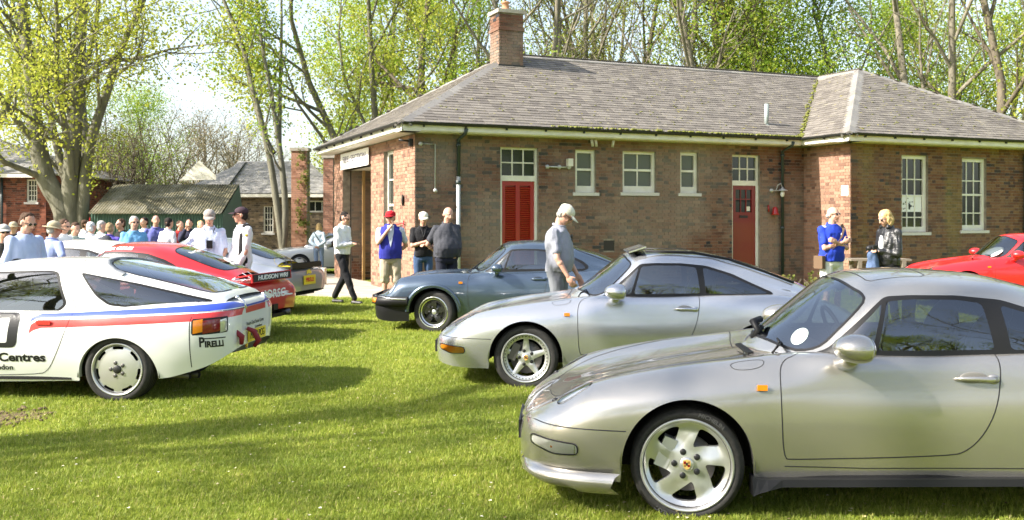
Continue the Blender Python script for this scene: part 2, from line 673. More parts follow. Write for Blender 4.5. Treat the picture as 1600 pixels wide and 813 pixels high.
def tile_roof(parent, o, a, s, poly, mat, tw=.26, th=.15, cap=0, near=None, name='slate'):
    """o origin at eave; a along eave; s up the slope (unit). poly in (along, up)"""
    o, a, s = Vector(o), Vector(a), Vector(s)
    n = a.cross(s).normalized()
    if n.z < 0: n = -n
    deck = MB()
    deck.add([o + a * x + s * y - n * .03 for x, y in poly] + [o + a * x + s * y - n * .005 for x, y in poly],
             [tuple(range(len(poly)))[::-1], tuple(len(poly) + i for i in range(len(poly)))] +
             [(i, (i + 1) % len(poly), len(poly) + (i + 1) % len(poly), len(poly) + i) for i in range(len(poly))])
    deck.build('roof_deck', mat, parent)
    x0, x1 = min(p[0] for p in poly), max(p[0] for p in poly)
    y1 = max(p[1] for p in poly)
    stuff = MB()
    singles = []
    r_ = 0
    y = -.02
    while y < y1:
        # row interval
        xs = []
        yy = min(y + th * .5, y1 - .01)
        if yy < 0: yy = .01
        P = poly
        for i in range(len(P)):
            (xa, ya), (xb, yb) = P[i], P[(i + 1) % len(P)]
            if (ya > yy) != (yb > yy): xs.append(xa + (xb - xa) * (yy - ya) / (yb - ya))
        xs.sort()
        for q in range(0, len(xs) - 1, 2):
            xl, xr = xs[q], xs[q + 1]
            x = xl - rnd.random() * .02 - (tw / 2 if r_ % 2 else 0)
            while x < xr:
                pa, pb = max(x, xl), min(x + tw, xr)
                x += tw
                if pb - pa < .05: continue
                gp = .004
                lift = rnd.uniform(.002, .007)
                tiltv = a * 0
                v = [o + a * (pa + gp) + s * y + n * .012, o + a * (pb - gp) + s * y + n * (.012),
                     o + a * (pb - gp) + s * (y + th + .01) + n * .001, o + a * (pa + gp) + s * (y + th + .01) + n * .001]
                full = abs(pb - pa - tw) < .001
                if cap and full and near and near(pa, y): singles.append(v[0] + n * lift)
                else:
                    tk = .008
                    vs = [p + n * lift for p in v] + [p + n * (lift + tk) for p in v]
                    stuff.add(vs, [(0, 3, 2, 1), (4, 5, 6, 7), (0, 1, 5, 4), (1, 2, 6, 5), (2, 3, 7, 6), (3, 0, 4, 7)])
        y += th
        r_ += 1
    if cap and len(singles) > cap:
        keep = singles[:cap]
        rest = singles[cap:]
        singles = keep
    else: rest = []
    e1, e2 = a * (tw - .008), s * (th + .01) - n * .011
    for q in rest: stuff.box(q, e1, e2, n * .008)
    if stuff.v:
        so_ = stuff.build(name + 's', mat, parent)
        so_['kind'] = 'stuff'
    if singles:
        mb = MB()
        mb.box((0, 0, 0), e1, e2, n * .008)
        me = mb.mesh(name, mat)
        for q in singles:
            b = bpy.data.objects.new(name, me)
            b.parent = parent
            b.location = q
            COL.objects.link(b)


def window_unit(parent, o, a, n, w, h, cols, rows, glass, name='window', frame=.06, bar=.028, casing=None, sash=None, sill=True, sill_out=.06, sill_over=.07, bottom=.06):
    """window with frame, bars and panes; o at lower left of the opening, n outward"""
    o, a, n = Vector(o), Vector(a), Vector(n)
    up = Vector((0, 0, 1))
    f = MB()
    d = .07
    f.box(o, a * frame, n * d, up * h)
    f.box(o + a * (w - frame), a * frame, n * d, up * h)
    f.box(o + a * frame, a * (w - 2 * frame), n * (d - .003), up * bottom)
    f.box(o + a * frame + up * (h - frame), a * (w - 2 * frame), n * (d - .003), up * frame)
    iw, ih = w - 2 * frame, h - bottom - frame
    z = bottom
    zs = [bottom + ih * t for t in rows]
    for t in rows[1:-1]:
        th = bar if not (sash and abs(t - sash) < .01) else .05
        f.box(o + a * frame + up * (bottom + ih * t - th / 2), a * iw, n * (d * .6 if th == bar else d * .8), up * th)
    for c in cols[1:-1]:
        f.box(o + a * (frame + iw * c - bar / 2) + up * bottom, a * bar, n * (d * .55), up * ih)
    fo = f.build(name, M_WHITE, parent)
    # panes
    for i in range(len(cols) - 1):
        for j in range(len(rows) - 1):
            p = MB()
            x0, x1 = frame + iw * cols[i], frame + iw * cols[i + 1]
            q0, q1 = bottom + ih * rows[j], bottom + ih * rows[j + 1]
            p.box(o + a * x0 + up * q0 + n * .012, a * (x1 - x0), n * .006, up * (q1 - q0))
            g_ = glass[j % len(glass)] if isinstance(glass, list) else glass
            p.build('pane', g_, fo)
    if sill:
        s_ = MB()
        s_.box(o - a * sill_over - up * .075 + n * (-.02), a * (w + 2 * sill_over), n * (.14 + sill_out), up * .072)
        s_.build('sill', M_SILL, fo)
    return fo


def build_main():
    up = Vector((0, 0, 1))
    L1 = 10.25
    D = 7.4
    WTOP = 3.47
    b = empty('brick_building', (0, 0, 0), 0, 'single storey brick building with slate hipped roof, red doors and a tall chimney', 'building')
    rec = .14   # how deep frames sit
    # --- openings on the long front
    def hole(x0, x1, y0, y1, v=0.0):
        u0, _ = fac(x0, y0, v); u1, _ = fac(x1, y0, v)
        um = (x0 + x1) / 2
        _, zt = fac(um, y0, v); _, zb = fac(um, y1, v)
        return [u0, u1, zb, zt]
    d1 = hole(782, 841, 230, 345); d1[2] = 0.0
    w1 = hole(899, 931, 234, 301)
    w2 = hole(973, 1025, 236, 301)
    w3 = hole(1063, 1091, 238, 302)
    d2 = hole(1144, 1187, 242, 345); d2[2] = 0.0
    vent = hole(943, 960, 376, 392)
    brick_wall(b, C0, UX, -VX, L1, 0, WTOP, [d1, w1, w2, w3, d2, vent], M_BRICK, near=lambda x, z: z > .9, cap=195)
    bb = lambda h, v: uvz(h[0], v + rec, h[2])
    for h, c, r_ in ((w1, [0, 1], [0, .5, 1]), (w2, [0, .5, 1], [0, .5, 1]), (w3, [0, 1], [0, .5, 1])):
        window_unit(b, bb(h, 0), UX, -VX, h[1] - h[0], h[3] - h[2], c, r_, M_BLIND, frame=.075, bottom=.15, sash=.5)
    # doorway one: fanlight over red louvred door
    def fan(h, rows=2):
        zt = fac((h[0]), 0)[0]
    for h, pyb in ((d1, 283), (d2, 290)):
        pxm = 811 if h is d1 else 1165
        _, zf = fac(pxm, pyb)
        w = h[1] - h[0]
        window_unit(b, uvz(h[0], rec, zf), UX, -VX, w, h[3] - zf, [0, 1 / 3, 2 / 3, 1], [0, .5, 1], M_WINGLASS, name='fanlight', frame=.055, bottom=.12, sill=False)
        fr = MB()
        fr.box(uvz(h[0], rec, 0), UX * .06, -VX * .08, up * zf)
        fr.box(uvz(h[1] - .06, rec, 0), UX * .06, -VX * .08, up * zf)
        fr.build('door_frame', M_WHITE, b)
        dr = MB()
        x0, x1 = h[0] + .06, h[1] - .06
        ww = x1 - x0
        if h is d1:
            # stiles and rails, louvres in four banks
            for xa in (0, ww / 2 - .05, ww - .09):
                dr.box(uvz(x0 + xa, rec, .02), UX * (.09 if xa != ww / 2 - .05 else .10), -VX * .045, up * (zf - .02))
            for za in (.02, .98, zf - .10):
                dr.box(uvz(x0 + .01, rec, za), UX * (ww - .02), -VX * .042, up * .10)
            dd = dr.build('door', M_REDDOOR, b)
            for cx in (.09, ww / 2 + .05):
                z = .14
                while z < zf - .12:
                    if not (.93 < z < 1.08):
                        s_ = MB()
                        s_.box(uvz(x0 + cx, rec - .01, z), UX * (ww / 2 - .14), -VX * .03 - up * .022, up * .016 - VX * .004)
                        s_.build('louvre_slat', M_REDDOOR, dd)
                    z += .048
            bk = MB(); bk.box(uvz(x0, rec + .02, .02), UX * ww, VX * .01, up * (zf - .03)); bk.build('door_back', M_REDDOOR, dd)
        else:
            zg = fac(1160, 333)[1]
            for xa in (0, ww - .11): dr.box(uvz(x0 + xa, rec, .02), UX * .11, -VX * .045, up * (zf - .02))
            dr.box(uvz(x0 + .11, rec, .02), UX * (ww - .22), -VX * .043, up * (zg - .0))
            dr.box(uvz(x0 + .11, rec, zf - .10), UX * (ww - .22), -VX * .043, up * .10)
            for k in range(1, 3): dr.box(uvz(x0 + .11 + (ww - .22) * k / 3 - .012, rec, zg), UX * .024, -VX * .036, up * (zf - zg))
            dr.box(uvz(x0 + .11, rec, (zg + zf) / 2 - .01), UX * (ww - .22), -VX * .034, up * .024)
            dd = dr.build('door', pmat('shaded_red_gloss_door', (.17, .004, .005), .35, coat=.3), b)  # darker copy of the door red; recess shade put into the colour
            for k in range(3):
                for q in range(2):
                    g_ = MB(); hh = (zf - .10 - zg) / 2
                    g_.box(uvz(x0 + .115 + (ww - .22) * k / 3, rec - .01, zg + .02 + hh * q), UX * ((ww - .22) / 3 - .02), -VX * .006, up * (hh - .02))
                    g_.build('pane', M_WINGLASS, dd)
            lb = MB(); lb.box(uvz(x0 + ww * .32, rec - .047, zg - .12), UX * .24, -VX * .012, up * .06); lb.build('letter_plate', M_BLACK, dd)
            nt_ = MB(); nt_.box(uvz(x0 + ww - .25, rec - .025, zg + .05), UX * .10, -VX * .004, up * .11); nt_.build('notice', M_WHITE, dd)
            st = MB(); st.box(uvz(h[0] - .15, -.35, 0), UX * (w + .3), VX * .35, up * .12); st.build('door_step', M_CONC, b)
    vt = MB(); vt.box(uvz(vent[0], .05, vent[2]), UX * (vent[1] - vent[0]), -VX * .045, up * (vent[3] - vent[2])); vt.build('air_vent', M_BLACK, b)
    # --- left side wall (faces the sun): bay opening and tall window
    gv0, _ = side(580, 300); gv1, _ = side(536, 300)
    wv0, _ = side(615, 300); wv1, _ = side(600, 300)
    _, gtop = side(558, 262)
    _, wt = side(607, 236); _, wb = side(607, 372)
    wb = .75
    holes = [(gv0, gv1, 0, gtop), (wv0, wv1, wb, wt)]
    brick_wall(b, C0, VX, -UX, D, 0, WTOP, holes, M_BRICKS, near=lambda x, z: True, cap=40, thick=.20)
    window_unit(b, uvz(rec + .02, wv1, wb), -VX, -UX, wv1 - wv0, wt - wb, [0, .5, 1], [0, .25, .5, .75, 1], M_WINGLASS, frame=.07, sash=.5, sill_over=.03)
    # recessed bay behind the opening
    bay = MB()
    bay.box(uvz(1.6, gv0 - .15, 0), UX * .1, VX * (gv1 - gv0 + .3), up * gtop)
    bay.build('bay_back_wall', M_MORTAR, b)
    brick_wall(b, uvz(.23, gv1, 0), UX, -VX, 1.3, 0, gtop, [], M_BRICK, cap=0, thick=.1)
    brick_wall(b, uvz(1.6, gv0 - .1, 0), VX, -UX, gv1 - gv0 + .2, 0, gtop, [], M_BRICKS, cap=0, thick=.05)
    t = MB(); t.box(uvz(.5, gv1 - .09, 0), UX * .07, -VX * .08, up * gtop); t.build('wooden_post', pmat('yellow_pine', (.36, .22, .09), .5), b)
    t = MB(); t.box(uvz(.0, gv0, gtop), UX * 1.65, VX * (gv1 - gv0), up * .02); t.build('bay_ceiling', M_WHITE, b)
    # sign board over the bay
    sg = MB()
    _, s1 = side(537, 239); _, s0 = side(537, 251)
    sg.box(uvz(-.05, gv0 + .02, gtop), VX * (gv1 - gv0 - .02), -UX * .02, up * (WTOP - gtop - .06))
    sgo = sg.build('sign_board', pmat('white_board', (.78, .76, .74), .5), b)
    text_obj('lettering', 'FIRE  SECTION', (WTOP - gtop) * .50, uvz(-.074, (gv0 + gv1) / 2, (gtop + WTOP) / 2 + .0), -VX, up, pmat('grey_letter', (.16, .14, .2), .6), sgo, width=(gv1 - gv0) * .80)
    # poster on the bay wall
    po = MB(); po.box(uvz(1.6 - .09, gv0 + .1, 1.6), VX * .5, -UX * .01, up * .65); po.build('poster', M_WHITE, b)
    # --- right wing
    wc = uvz(L1, -1.65)
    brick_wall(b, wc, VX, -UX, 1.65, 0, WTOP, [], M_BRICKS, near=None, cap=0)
    WL = 7.4
    def hole2(x0, x1, y0, y1):
        u0, _ = fac(x0, y0, -1.65); u1, _ = fac(x1, y0, -1.65)
        _, zt = fac((x0 + x1) / 2, y0, -1.65); _, zb = fac((x0 + x1) / 2, y1, -1.65)
        return [u0 - L1, u1 - L1, zb, zt]
    h1 = hole2(1409, 1450, 243, 363); h2 = hole2(1503, 1541, 248, 360)
    brick_wall(b, wc, UX, -VX, WL, 0, WTOP, [h1, h2], M_BRICKW, near=lambda x, z: z > 1.0 and x < 5, cap=30)
    for h in (h1, h2):
        o_ = uvz(L1 + h[0], -1.65 + rec, h[2])
        wo = window_unit(b, o_, UX, -VX, h[1] - h[0], h[3] - h[2], [0, .27, .64, 1], [0, .19, .48, .70, 1] if h is h2 else [0, .14, .46, .7, 1], M_WINGLASS, frame=.085, bottom=.13, sash=.48)
        if h is h1:
            nz = MB(); nz.box(o_ + UX * .1 + up * .50 - VX * .019, UX * (h[1] - h[0] - .2), -VX * .004, up * .42)
            nz.build('notice', pmat('paper', (.8, .8, .8), .6), wo)
            sp = MB()
            for q in range(14): sp.box(o_ + UX * (.14 + rnd.random() * .36) + up * (.54 + rnd.random() * .34) - VX * .0235, UX * .05, -VX * .002, up * .02)
            sp.ell(o_ + UX * .34 + up * .64 - VX * .024, (.05, .003, .08), mi=0)
            sp.build('notice_print', M_BLACK, wo)
    # hidden walls close the volume
    cl = MB()
    cl.box(uvz(.2, D - .2, 0), UX * (L1 + 3.5), VX * .2, up * WTOP)
    cl.box(uvz(L1 + WL - .2, -1.45, 0), UX * .2, VX * 8.8, up * WTOP)
    cl.box(uvz(.2, .3, WTOP - .02), UX * (L1), VX * (D - .5), up * .02)
    cl.build('rear_wall', M_MORTAR, b)
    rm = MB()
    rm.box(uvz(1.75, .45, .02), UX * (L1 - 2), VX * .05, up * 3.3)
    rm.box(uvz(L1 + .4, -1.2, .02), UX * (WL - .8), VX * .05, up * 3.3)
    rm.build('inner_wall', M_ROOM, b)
    # --- roof
    ov = .42
    EZ, RZ = 3.66, 5.93
    half = (D + 2 * ov) / 2
    ridge_u0, ridge_v = -ov + half, D / 2
    rise = RZ - EZ
    sl_ = math.hypot(half, rise)
    ju = L1 + WL / 2 - .05                 # junction of the two ridges
    A = uvz(ridge_u0, ridge_v, RZ)
    # main front slope: eave from u=-ov to inner eave corner, up to ridge
    o = uvz(-ov, -ov, EZ)
    s = (VX * half + up * rise).normalized()
    ue = L1 - ov + ov                      # eave runs to the valley start
    val0 = L1 - ov - (-ov)                 # along coordinate of valley foot
    poly = [(0, 0), (val0, 0), (ju + ov, sl_), (half, sl_)]
    tile_roof(b, o, UX, s, poly, M_SLATE, cap=60, near=lambda x, y: y < 1.0 and x > 1)
    # left hip slope
    o2 = uvz(-ov, D + ov, EZ)
    s2 = (UX * half + up * rise).normalized()
    tile_roof(b, o2, -VX, s2, [(0, 0), (D + 2 * ov, 0), (half, sl_)], M_SLATE)
    # back slope (single sheet of slates)
    tile_roof(b, uvz(ju + half, D + ov, EZ), -UX, (-VX * half + up * rise).normalized(), [(0, 0), (ju + half + ov, 0), (ju + half + ov - half, sl_), (half, sl_)], M_SLATE, tw=.5, th=.4)
    # wing: left slope, front hip, right slope
    wf = -1.65 - ov
    tile_roof(b, uvz(L1 - ov, D / 2, EZ), -VX, s2, [(0 + (D / 2 + ov) * 0, 0), (D / 2 - wf, 0), (D / 2 - wf - half, sl_), (0, sl_)], M_SLATE)
    wtot = 2 * half
    tile_roof(b, uvz(L1 - ov, wf, EZ), UX, s, [(0, 0), (wtot, 0), (half, sl_)], M_SLATE)
    tile_roof(b, uvz(L1 - ov + wtot, wf, EZ), VX, (-UX * half + up * rise).normalized(), [(0, 0), (D + ov - wf, 0), (D + ov - wf, sl_), (half, sl_)], M_SLATE, tw=.5, th=.4)
    # ridge and hip tiles
    def ridge(p, q, w=.17, name='ridge_tile'):
        p, q = Vector(p), Vector(q)
        n_ = max(1, int((q - p).length / .45))
        d_ = (q - p) / n_
        sd = d_.normalized().cross(up)
        if sd.length < .1: sd = UX
        sd.normalize()
        nn = sd.cross(d_.normalized()).normalized()
        if nn.z < 0: nn = -nn
        for i in range(n_):
            m_ = MB()
            a0 = p + d_ * i
            a1 = a0 + d_ * .985
            dr_ = w * .45
            vs = []
            for pt in (a0, a1):
                vs += [pt - sd * w - nn * dr_ + nn * .03, pt + nn * .045, pt + sd * w - nn * dr_ + nn * .03, pt - sd * w - nn * (dr_ + .03), pt + nn * .0, pt + sd * w - nn * (dr_ + .03)]
            m_.add(vs, [(0, 6, 7, 1), (1, 7, 8, 2), (3, 0, 1, 4), (4, 1, 2, 5), (6, 9, 10, 7), (7, 10, 11, 8), (0, 3, 9, 6), (2, 8, 11, 5)])
            m_.build(name, M_RIDGE, b)
    Aw = uvz(L1 - ov + half, wf + half, RZ)
    J = uvz(ju, D / 2, RZ)
    ridge(A, J); ridge(Aw, J)
    for e0, e1 in ((uvz(-ov, -ov, EZ), A), (uvz(-ov, D + ov, EZ), A), (uvz(L1 - ov, wf, EZ), Aw), (uvz(L1 - ov + wtot, wf, EZ), Aw)):
        ridge(e0, e1, .19, 'hip_tile')
    # moss in the valley
    mo = MB()
    v0, v1 = uvz(L1 - ov, -ov, EZ + .03), J
    for i in range(170):
        t = rnd.random() ** 1.3 * .95
        p = v0.lerp(v1, t) + UX * rnd.gauss(0, .06) + up * .02
        mo.ell(p, (rnd.uniform(.02, .05), rnd.uniform(.02, .05), rnd.uniform(.01, .02)), 6, 4)
    for i in range(420):
        u_ = rnd.uniform(3, L1 - ov)
        u_ = L1 - ov - (L1 - ov - 3) * rnd.random() ** 1.6
        mo.ell(uvz(u_, -ov + rnd.uniform(-.03, .05), EZ + .03), (rnd.uniform(.02, .06), .03, rnd.uniform(.012, .03)), 6, 4)
    for i in range(110):
        u_ = rnd.uniform(1, L1); y = rnd.uniform(.3, 3.8)
        if u_ < y * .9: continue
        mo.ell(o + UX * (u_) + s * y + up * .03, (rnd.uniform(.015, .04), rnd.uniform(.012, .03), .010), 6, 4)
    for i in range(100):
        y = rnd.uniform(.1, 3.6); u_ = rnd.uniform(y * .9 + .3, wtot - y * .9 - .3)
        mo.ell(uvz(L1 - ov, wf, EZ) + UX * u_ + s * y + up * .03, (rnd.uniform(.015, .045), rnd.uniform(.012, .035), .010), 6, 4)
    moo = mo.build('moss', M_MOSS, b); moo['kind'] = 'stuff'
    # fascia, soffit, gutter
    def eave(p, q, out, nm=''):
        p, q, out = Vector(p), Vector(q), Vector(out)
        d_ = (q - p)
        f_ = MB()
        f_.box(Vector((p.x, p.y, EZ - .17)) - out * .03, d_, out * .03, up * .15)
        f_.build('fascia', M_WHITE, b)
        s_ = MB()
        s_.box(Vector((p.x, p.y, WTOP + .0)) - out * (ov), d_, out * (ov - .034), up * .025)
        s_.build('soffit', M_WHITE, b)
        g_ = MB()
        n_ = 10
        dn = d_.normalized()
        prof = [(out * (.055 + .055 * math.cos(t)) + up * (-.055 * math.sin(t))) for t in [PI * i / 6 for i in range(7)]]
        vs = [p + Vector((0, 0, -.01)) + k_ for k_ in prof] + [q + Vector((0, 0, -.01)) + k_ for k_ in prof]
        vs += [p + Vector((0, 0, -.01)) + k_ * .92 + out * .004 for k_ in prof] + [q + Vector((0, 0, -.01)) + k_ * .92 + out * .004 for k_ in prof]
        g_.add(vs, [(i, i + 1, i + 8, i + 7) for i in range(6)] + [(14 + i, 21 + i, 22 + i, 15 + i) for i in range(6)], smooth=True)
        g_.build('gutter', M_GUTTER, b)
        k_ = int(d_.length / .9)
        for i in range(k_):
            m_ = MB(); c_ = p + d_ * ((i + .5) / k_)
            m_.box(c_ + Vector((0, 0, -.10)) - dn * .015, dn * .03, out * .05, up * .05)
            m_.build('gutter_bracket', M_GUTTER, b)
    eave(uvz(-ov, -ov, EZ), uvz(L1 - ov, -ov, EZ), -VX)
    eave(uvz(-ov, D + ov, EZ), uvz(-ov, -ov, EZ), -UX)
    eave(uvz(L1 - ov, -ov, EZ), uvz(L1 - ov, wf, EZ), -UX)
    eave(uvz(L1 - ov, wf, EZ), uvz(L1 - ov + wtot, wf, EZ), -VX)
    # --- chimney
    cu, cv, cw, cd = 3.14, 2.93, .66, .6
    for (oo, aa, nn, ll) in ((uvz(cu, cv), UX, -VX, cw), (uvz(cu, cv), VX, -UX, cd)):
        brick_wall(b, oo, aa, nn, ll, 5.1, 6.86, [], M_BRICK, cap=25 if nn == -VX else 0, near=lambda x, z: z > 5.5, thick=.1)
    ch = MB(); ch.box(uvz(cu + .1, cv + .1, 5.1), UX * (cw - .1), VX * (cd - .1), up * 1.78); ch.build('chimney_core', M_MORTAR, b)
    ch = MB(); ch.box(uvz(cu - .03, cv - .03, 6.42), UX * (cw + .06), VX * (cd + .06), up * .07); ch.build('corbel_course', M_BRICK, b)
    ch = MB()
    ch.box(uvz(cu - .05, cv - .05, 6.86), UX * (cw + .10), VX * (cd + .10), up * .09)
    ch.build('chimney_cap', M_CONC, b)
    ch = MB(); pc = uvz(cu + cw * .45, cv + cd / 2, 6.95)
    ch.lathe([(.11, 0), (.12, .04), (.095, .05), (.085, .2), (.11, .21), (.11, .25), (.08, .25), (.08, .1)], 20, axis='Z', c=pc)
    ch.build('chimney_pot', pmat('terracotta', (.42, .22, .12), .85), b)
    fl = MB(); fl.box(uvz(cu - .03, cv - .035, 5.42), UX * (cw + .06), VX * .02, up * .13); fl.build('lead_flashing', M_GUTTER, b)
    # vent pipe on the roof
    u_, _ = fac(1221, 205, -.2)
    vp = MB(); vp.tube([uvz(u_ - .1, .25, 3.95), uvz(u_ - .1, .25, 4.55)], .055, 12); vp.tube([uvz(u_ - .1, .25, 3.93), uvz(u_ - .1, .25, 4.02)], .085, 12)
    vp.build('vent_pipe', pmat('lead_grey', (.28, .32, .31), .5), b)
    # downpipes
    for px, vv, top in ((714, 0, 1), (1219, 0, 0), (1597, -1.65, 0)):
        u_, _ = fac(px, 260, vv)
        dp = MB()
        dp.tube([uvz(u_ + .05, vv - ov - .02, EZ - .10), uvz(u_ + .04, vv - ov + .02, EZ - .2), uvz(u_, vv - .09, WTOP - .12), uvz(u_, vv - .09, 2.55 if top else .1)], .042, 10)
        dpo = dp.build('downpipe', M_DARKPIPE, b)
        for z in (3.2, 2.4, 1.4):
            k_ = MB(); k_.tube([uvz(u_, vv - .09, z), uvz(u_, vv - .09, z + .07)], .055, 10); k_.build('pipe_collar', M_DARKPIPE, dpo)
        if top:
            k_ = MB(); k_.tube([uvz(u_, vv - .09, 2.56), uvz(u_, vv - .09, .1)], .045, 10); k_.build('lower_pipe', M_GALV, dpo)
    # conduit with lamp near the corner
    cd_ = MB()
    u0, z0 = fac(656, 225); u1, z1 = fac(679, 226); _, z2 = fac(678, 298)
    cd_.tube([uvz(u0, -.03, z0), uvz(u1, -.03, z0), uvz(u1, -.03, z2)], .014, 8)
    cd_.ell(uvz(u0, -.05, z0), (.045, .045, .045)); cd_.ell(uvz(u1, -.05, z2), (.045, .04, .045))
    cd_.build('conduit', M_GALV, b)
    # fixture on the bracket between door and window
    fx = MB()
    u0, z0 = fac(853, 261); u1, _ = fac(887, 262); _, z1 = fac(887, 250)
    fx.tube([uvz(u0, -.06, z0), uvz(u1, -.06, z0)], .02, 8)
    for k in (0, .55, 1): fx.ell(uvz(u0 + (u1 - u0) * k, -.07, z0), (.05, .05, .05))
    fx.build('wall_bracket', M_GALV, b)
    fx = MB(); fx.box(uvz(u1 - .06, -.16, z0 + .02), UX * .12, VX * .12, up * .17); fx.build('wall_sensor', M_WHITE, b)
    for px in (923, 929, 957):
        u_, z_ = fac(px, 222, -.2)
        k_ = MB(); k_.tube([uvz(u_, -.25, 3.44), uvz(u_ + (.05 if px < 950 else .0), -.2, 3.3)], .03, 8); k_.build('floodlight', M_SILL, b)
    u_, z_ = fac(644, 221)
    k_ = MB(); k_.box(uvz(-.09, .12, 3.2), UX * .09, VX * .09, up * .16); k_.tube([uvz(-.05, .16, 3.3), uvz(-.3, .2, 3.33)], .02, 8); k_.build('camera_bracket', M_BLACK, b)
    # swan-neck lamp by the right door and red fire bell
    u_, z_ = fac(1213, 300)
    k_ = MB()
    k_.tube([uvz(u_ - .17, -.02, z_ + .03), uvz(u_ - .08, -.1, z_ + .03), uvz(u_ - .08, -.15, z_ + .16), uvz(u_, -.17, z_ + .2), uvz(u_ + .05, -.17, z_ + .1)], .012, 8)
    k_.ell(uvz(u_ - .17, -.03, z_ + .03), (.05, .03, .05))
    k_.lathe([(.02, .08), (.03, .05), (.13, .0), (.135, -.01), (.02, .03)], 20, axis='Z', c=uvz(u_ + .05, -.17, z_ + .03))
    k_.build('swan_neck_lamp', M_GALV, b)
    k_ = MB(); k_.ell(uvz(u_ + .05, -.17, z_ - .05), (.055, .055, .085)); k_.build('lamp_bulb', pmat('frosted_bulb', (.7, .72, .7), .2), b)
    u_, z_ = fac(1206, 330)
    k_ = MB(); k_.lathe([(.03, .2), (.06, .17), (.08, .05), (.11, 0), (.0, .0)], 16, axis='Z', c=uvz(u_, -.13, z_ - .1)); k_.tube([uvz(u_ - .13, -.03, z_ + .15), uvz(u_ - .13, -.05, z_ - .02)], .02, 6)
    k_.build('fire_bell', M_REDDOOR, b)
    k_ = MB(); k_.box(uvz(L1 - .012, -1.36, 2.22), -UX * .012, -VX * .24, up * .24); k_.build('wall_notice', M_WHITE, b)
    # red hose bracket and small items on the sunlit wall
    v_, z_ = side(632, 345)
    k_ = MB(); k_.tube([uvz(-.05, v_ - .1, z_), uvz(-.05, v_ - .1, z_ - .6)], .018, 6); k_.tube([uvz(-.05, v_ - .1, z_ - .05), uvz(-.08, v_ + .5, z_ - .1)], .014, 6)
    k_.build('red_bracket', M_REDDOOR, b)
    v_, z_ = side(631, 313)
    k_ = MB(); k_.ell(uvz(-.03, v_, z_), (.03, .09, .13), 4, 4); k_.build('iron_plate', M_GUTTER, b)
    return b
# ================================================================== cars
def pchip(xk, yk, x):
    xk, yk = np.asarray(xk, float), np.asarray(yk, float)
    h = np.diff(xk); d = np.diff(yk) / h
    m = np.zeros_like(yk)
    for i in range(1, len(xk) - 1):
        if d[i - 1] * d[i] > 0:
            w1, w2 = 2 * h[i] + h[i - 1], h[i] + 2 * h[i - 1]
            m[i] = (w1 + w2) / (w1 / d[i - 1] + w2 / d[i])
    m[0], m[-1] = d[0], d[-1]
    x = np.clip(x, xk[0], xk[-1])
    i = np.clip(np.searchsorted(xk, x) - 1, 0, len(h) - 1)
    t = (x - xk[i]) / h[i]
    return (yk[i] * (1 + 2 * t) * (1 - t) ** 2 + m[i] * h[i] * t * (1 - t) ** 2 + yk[i + 1] * t * t * (3 - 2 * t) + m[i + 1] * h[i] * t * t * (t - 1))


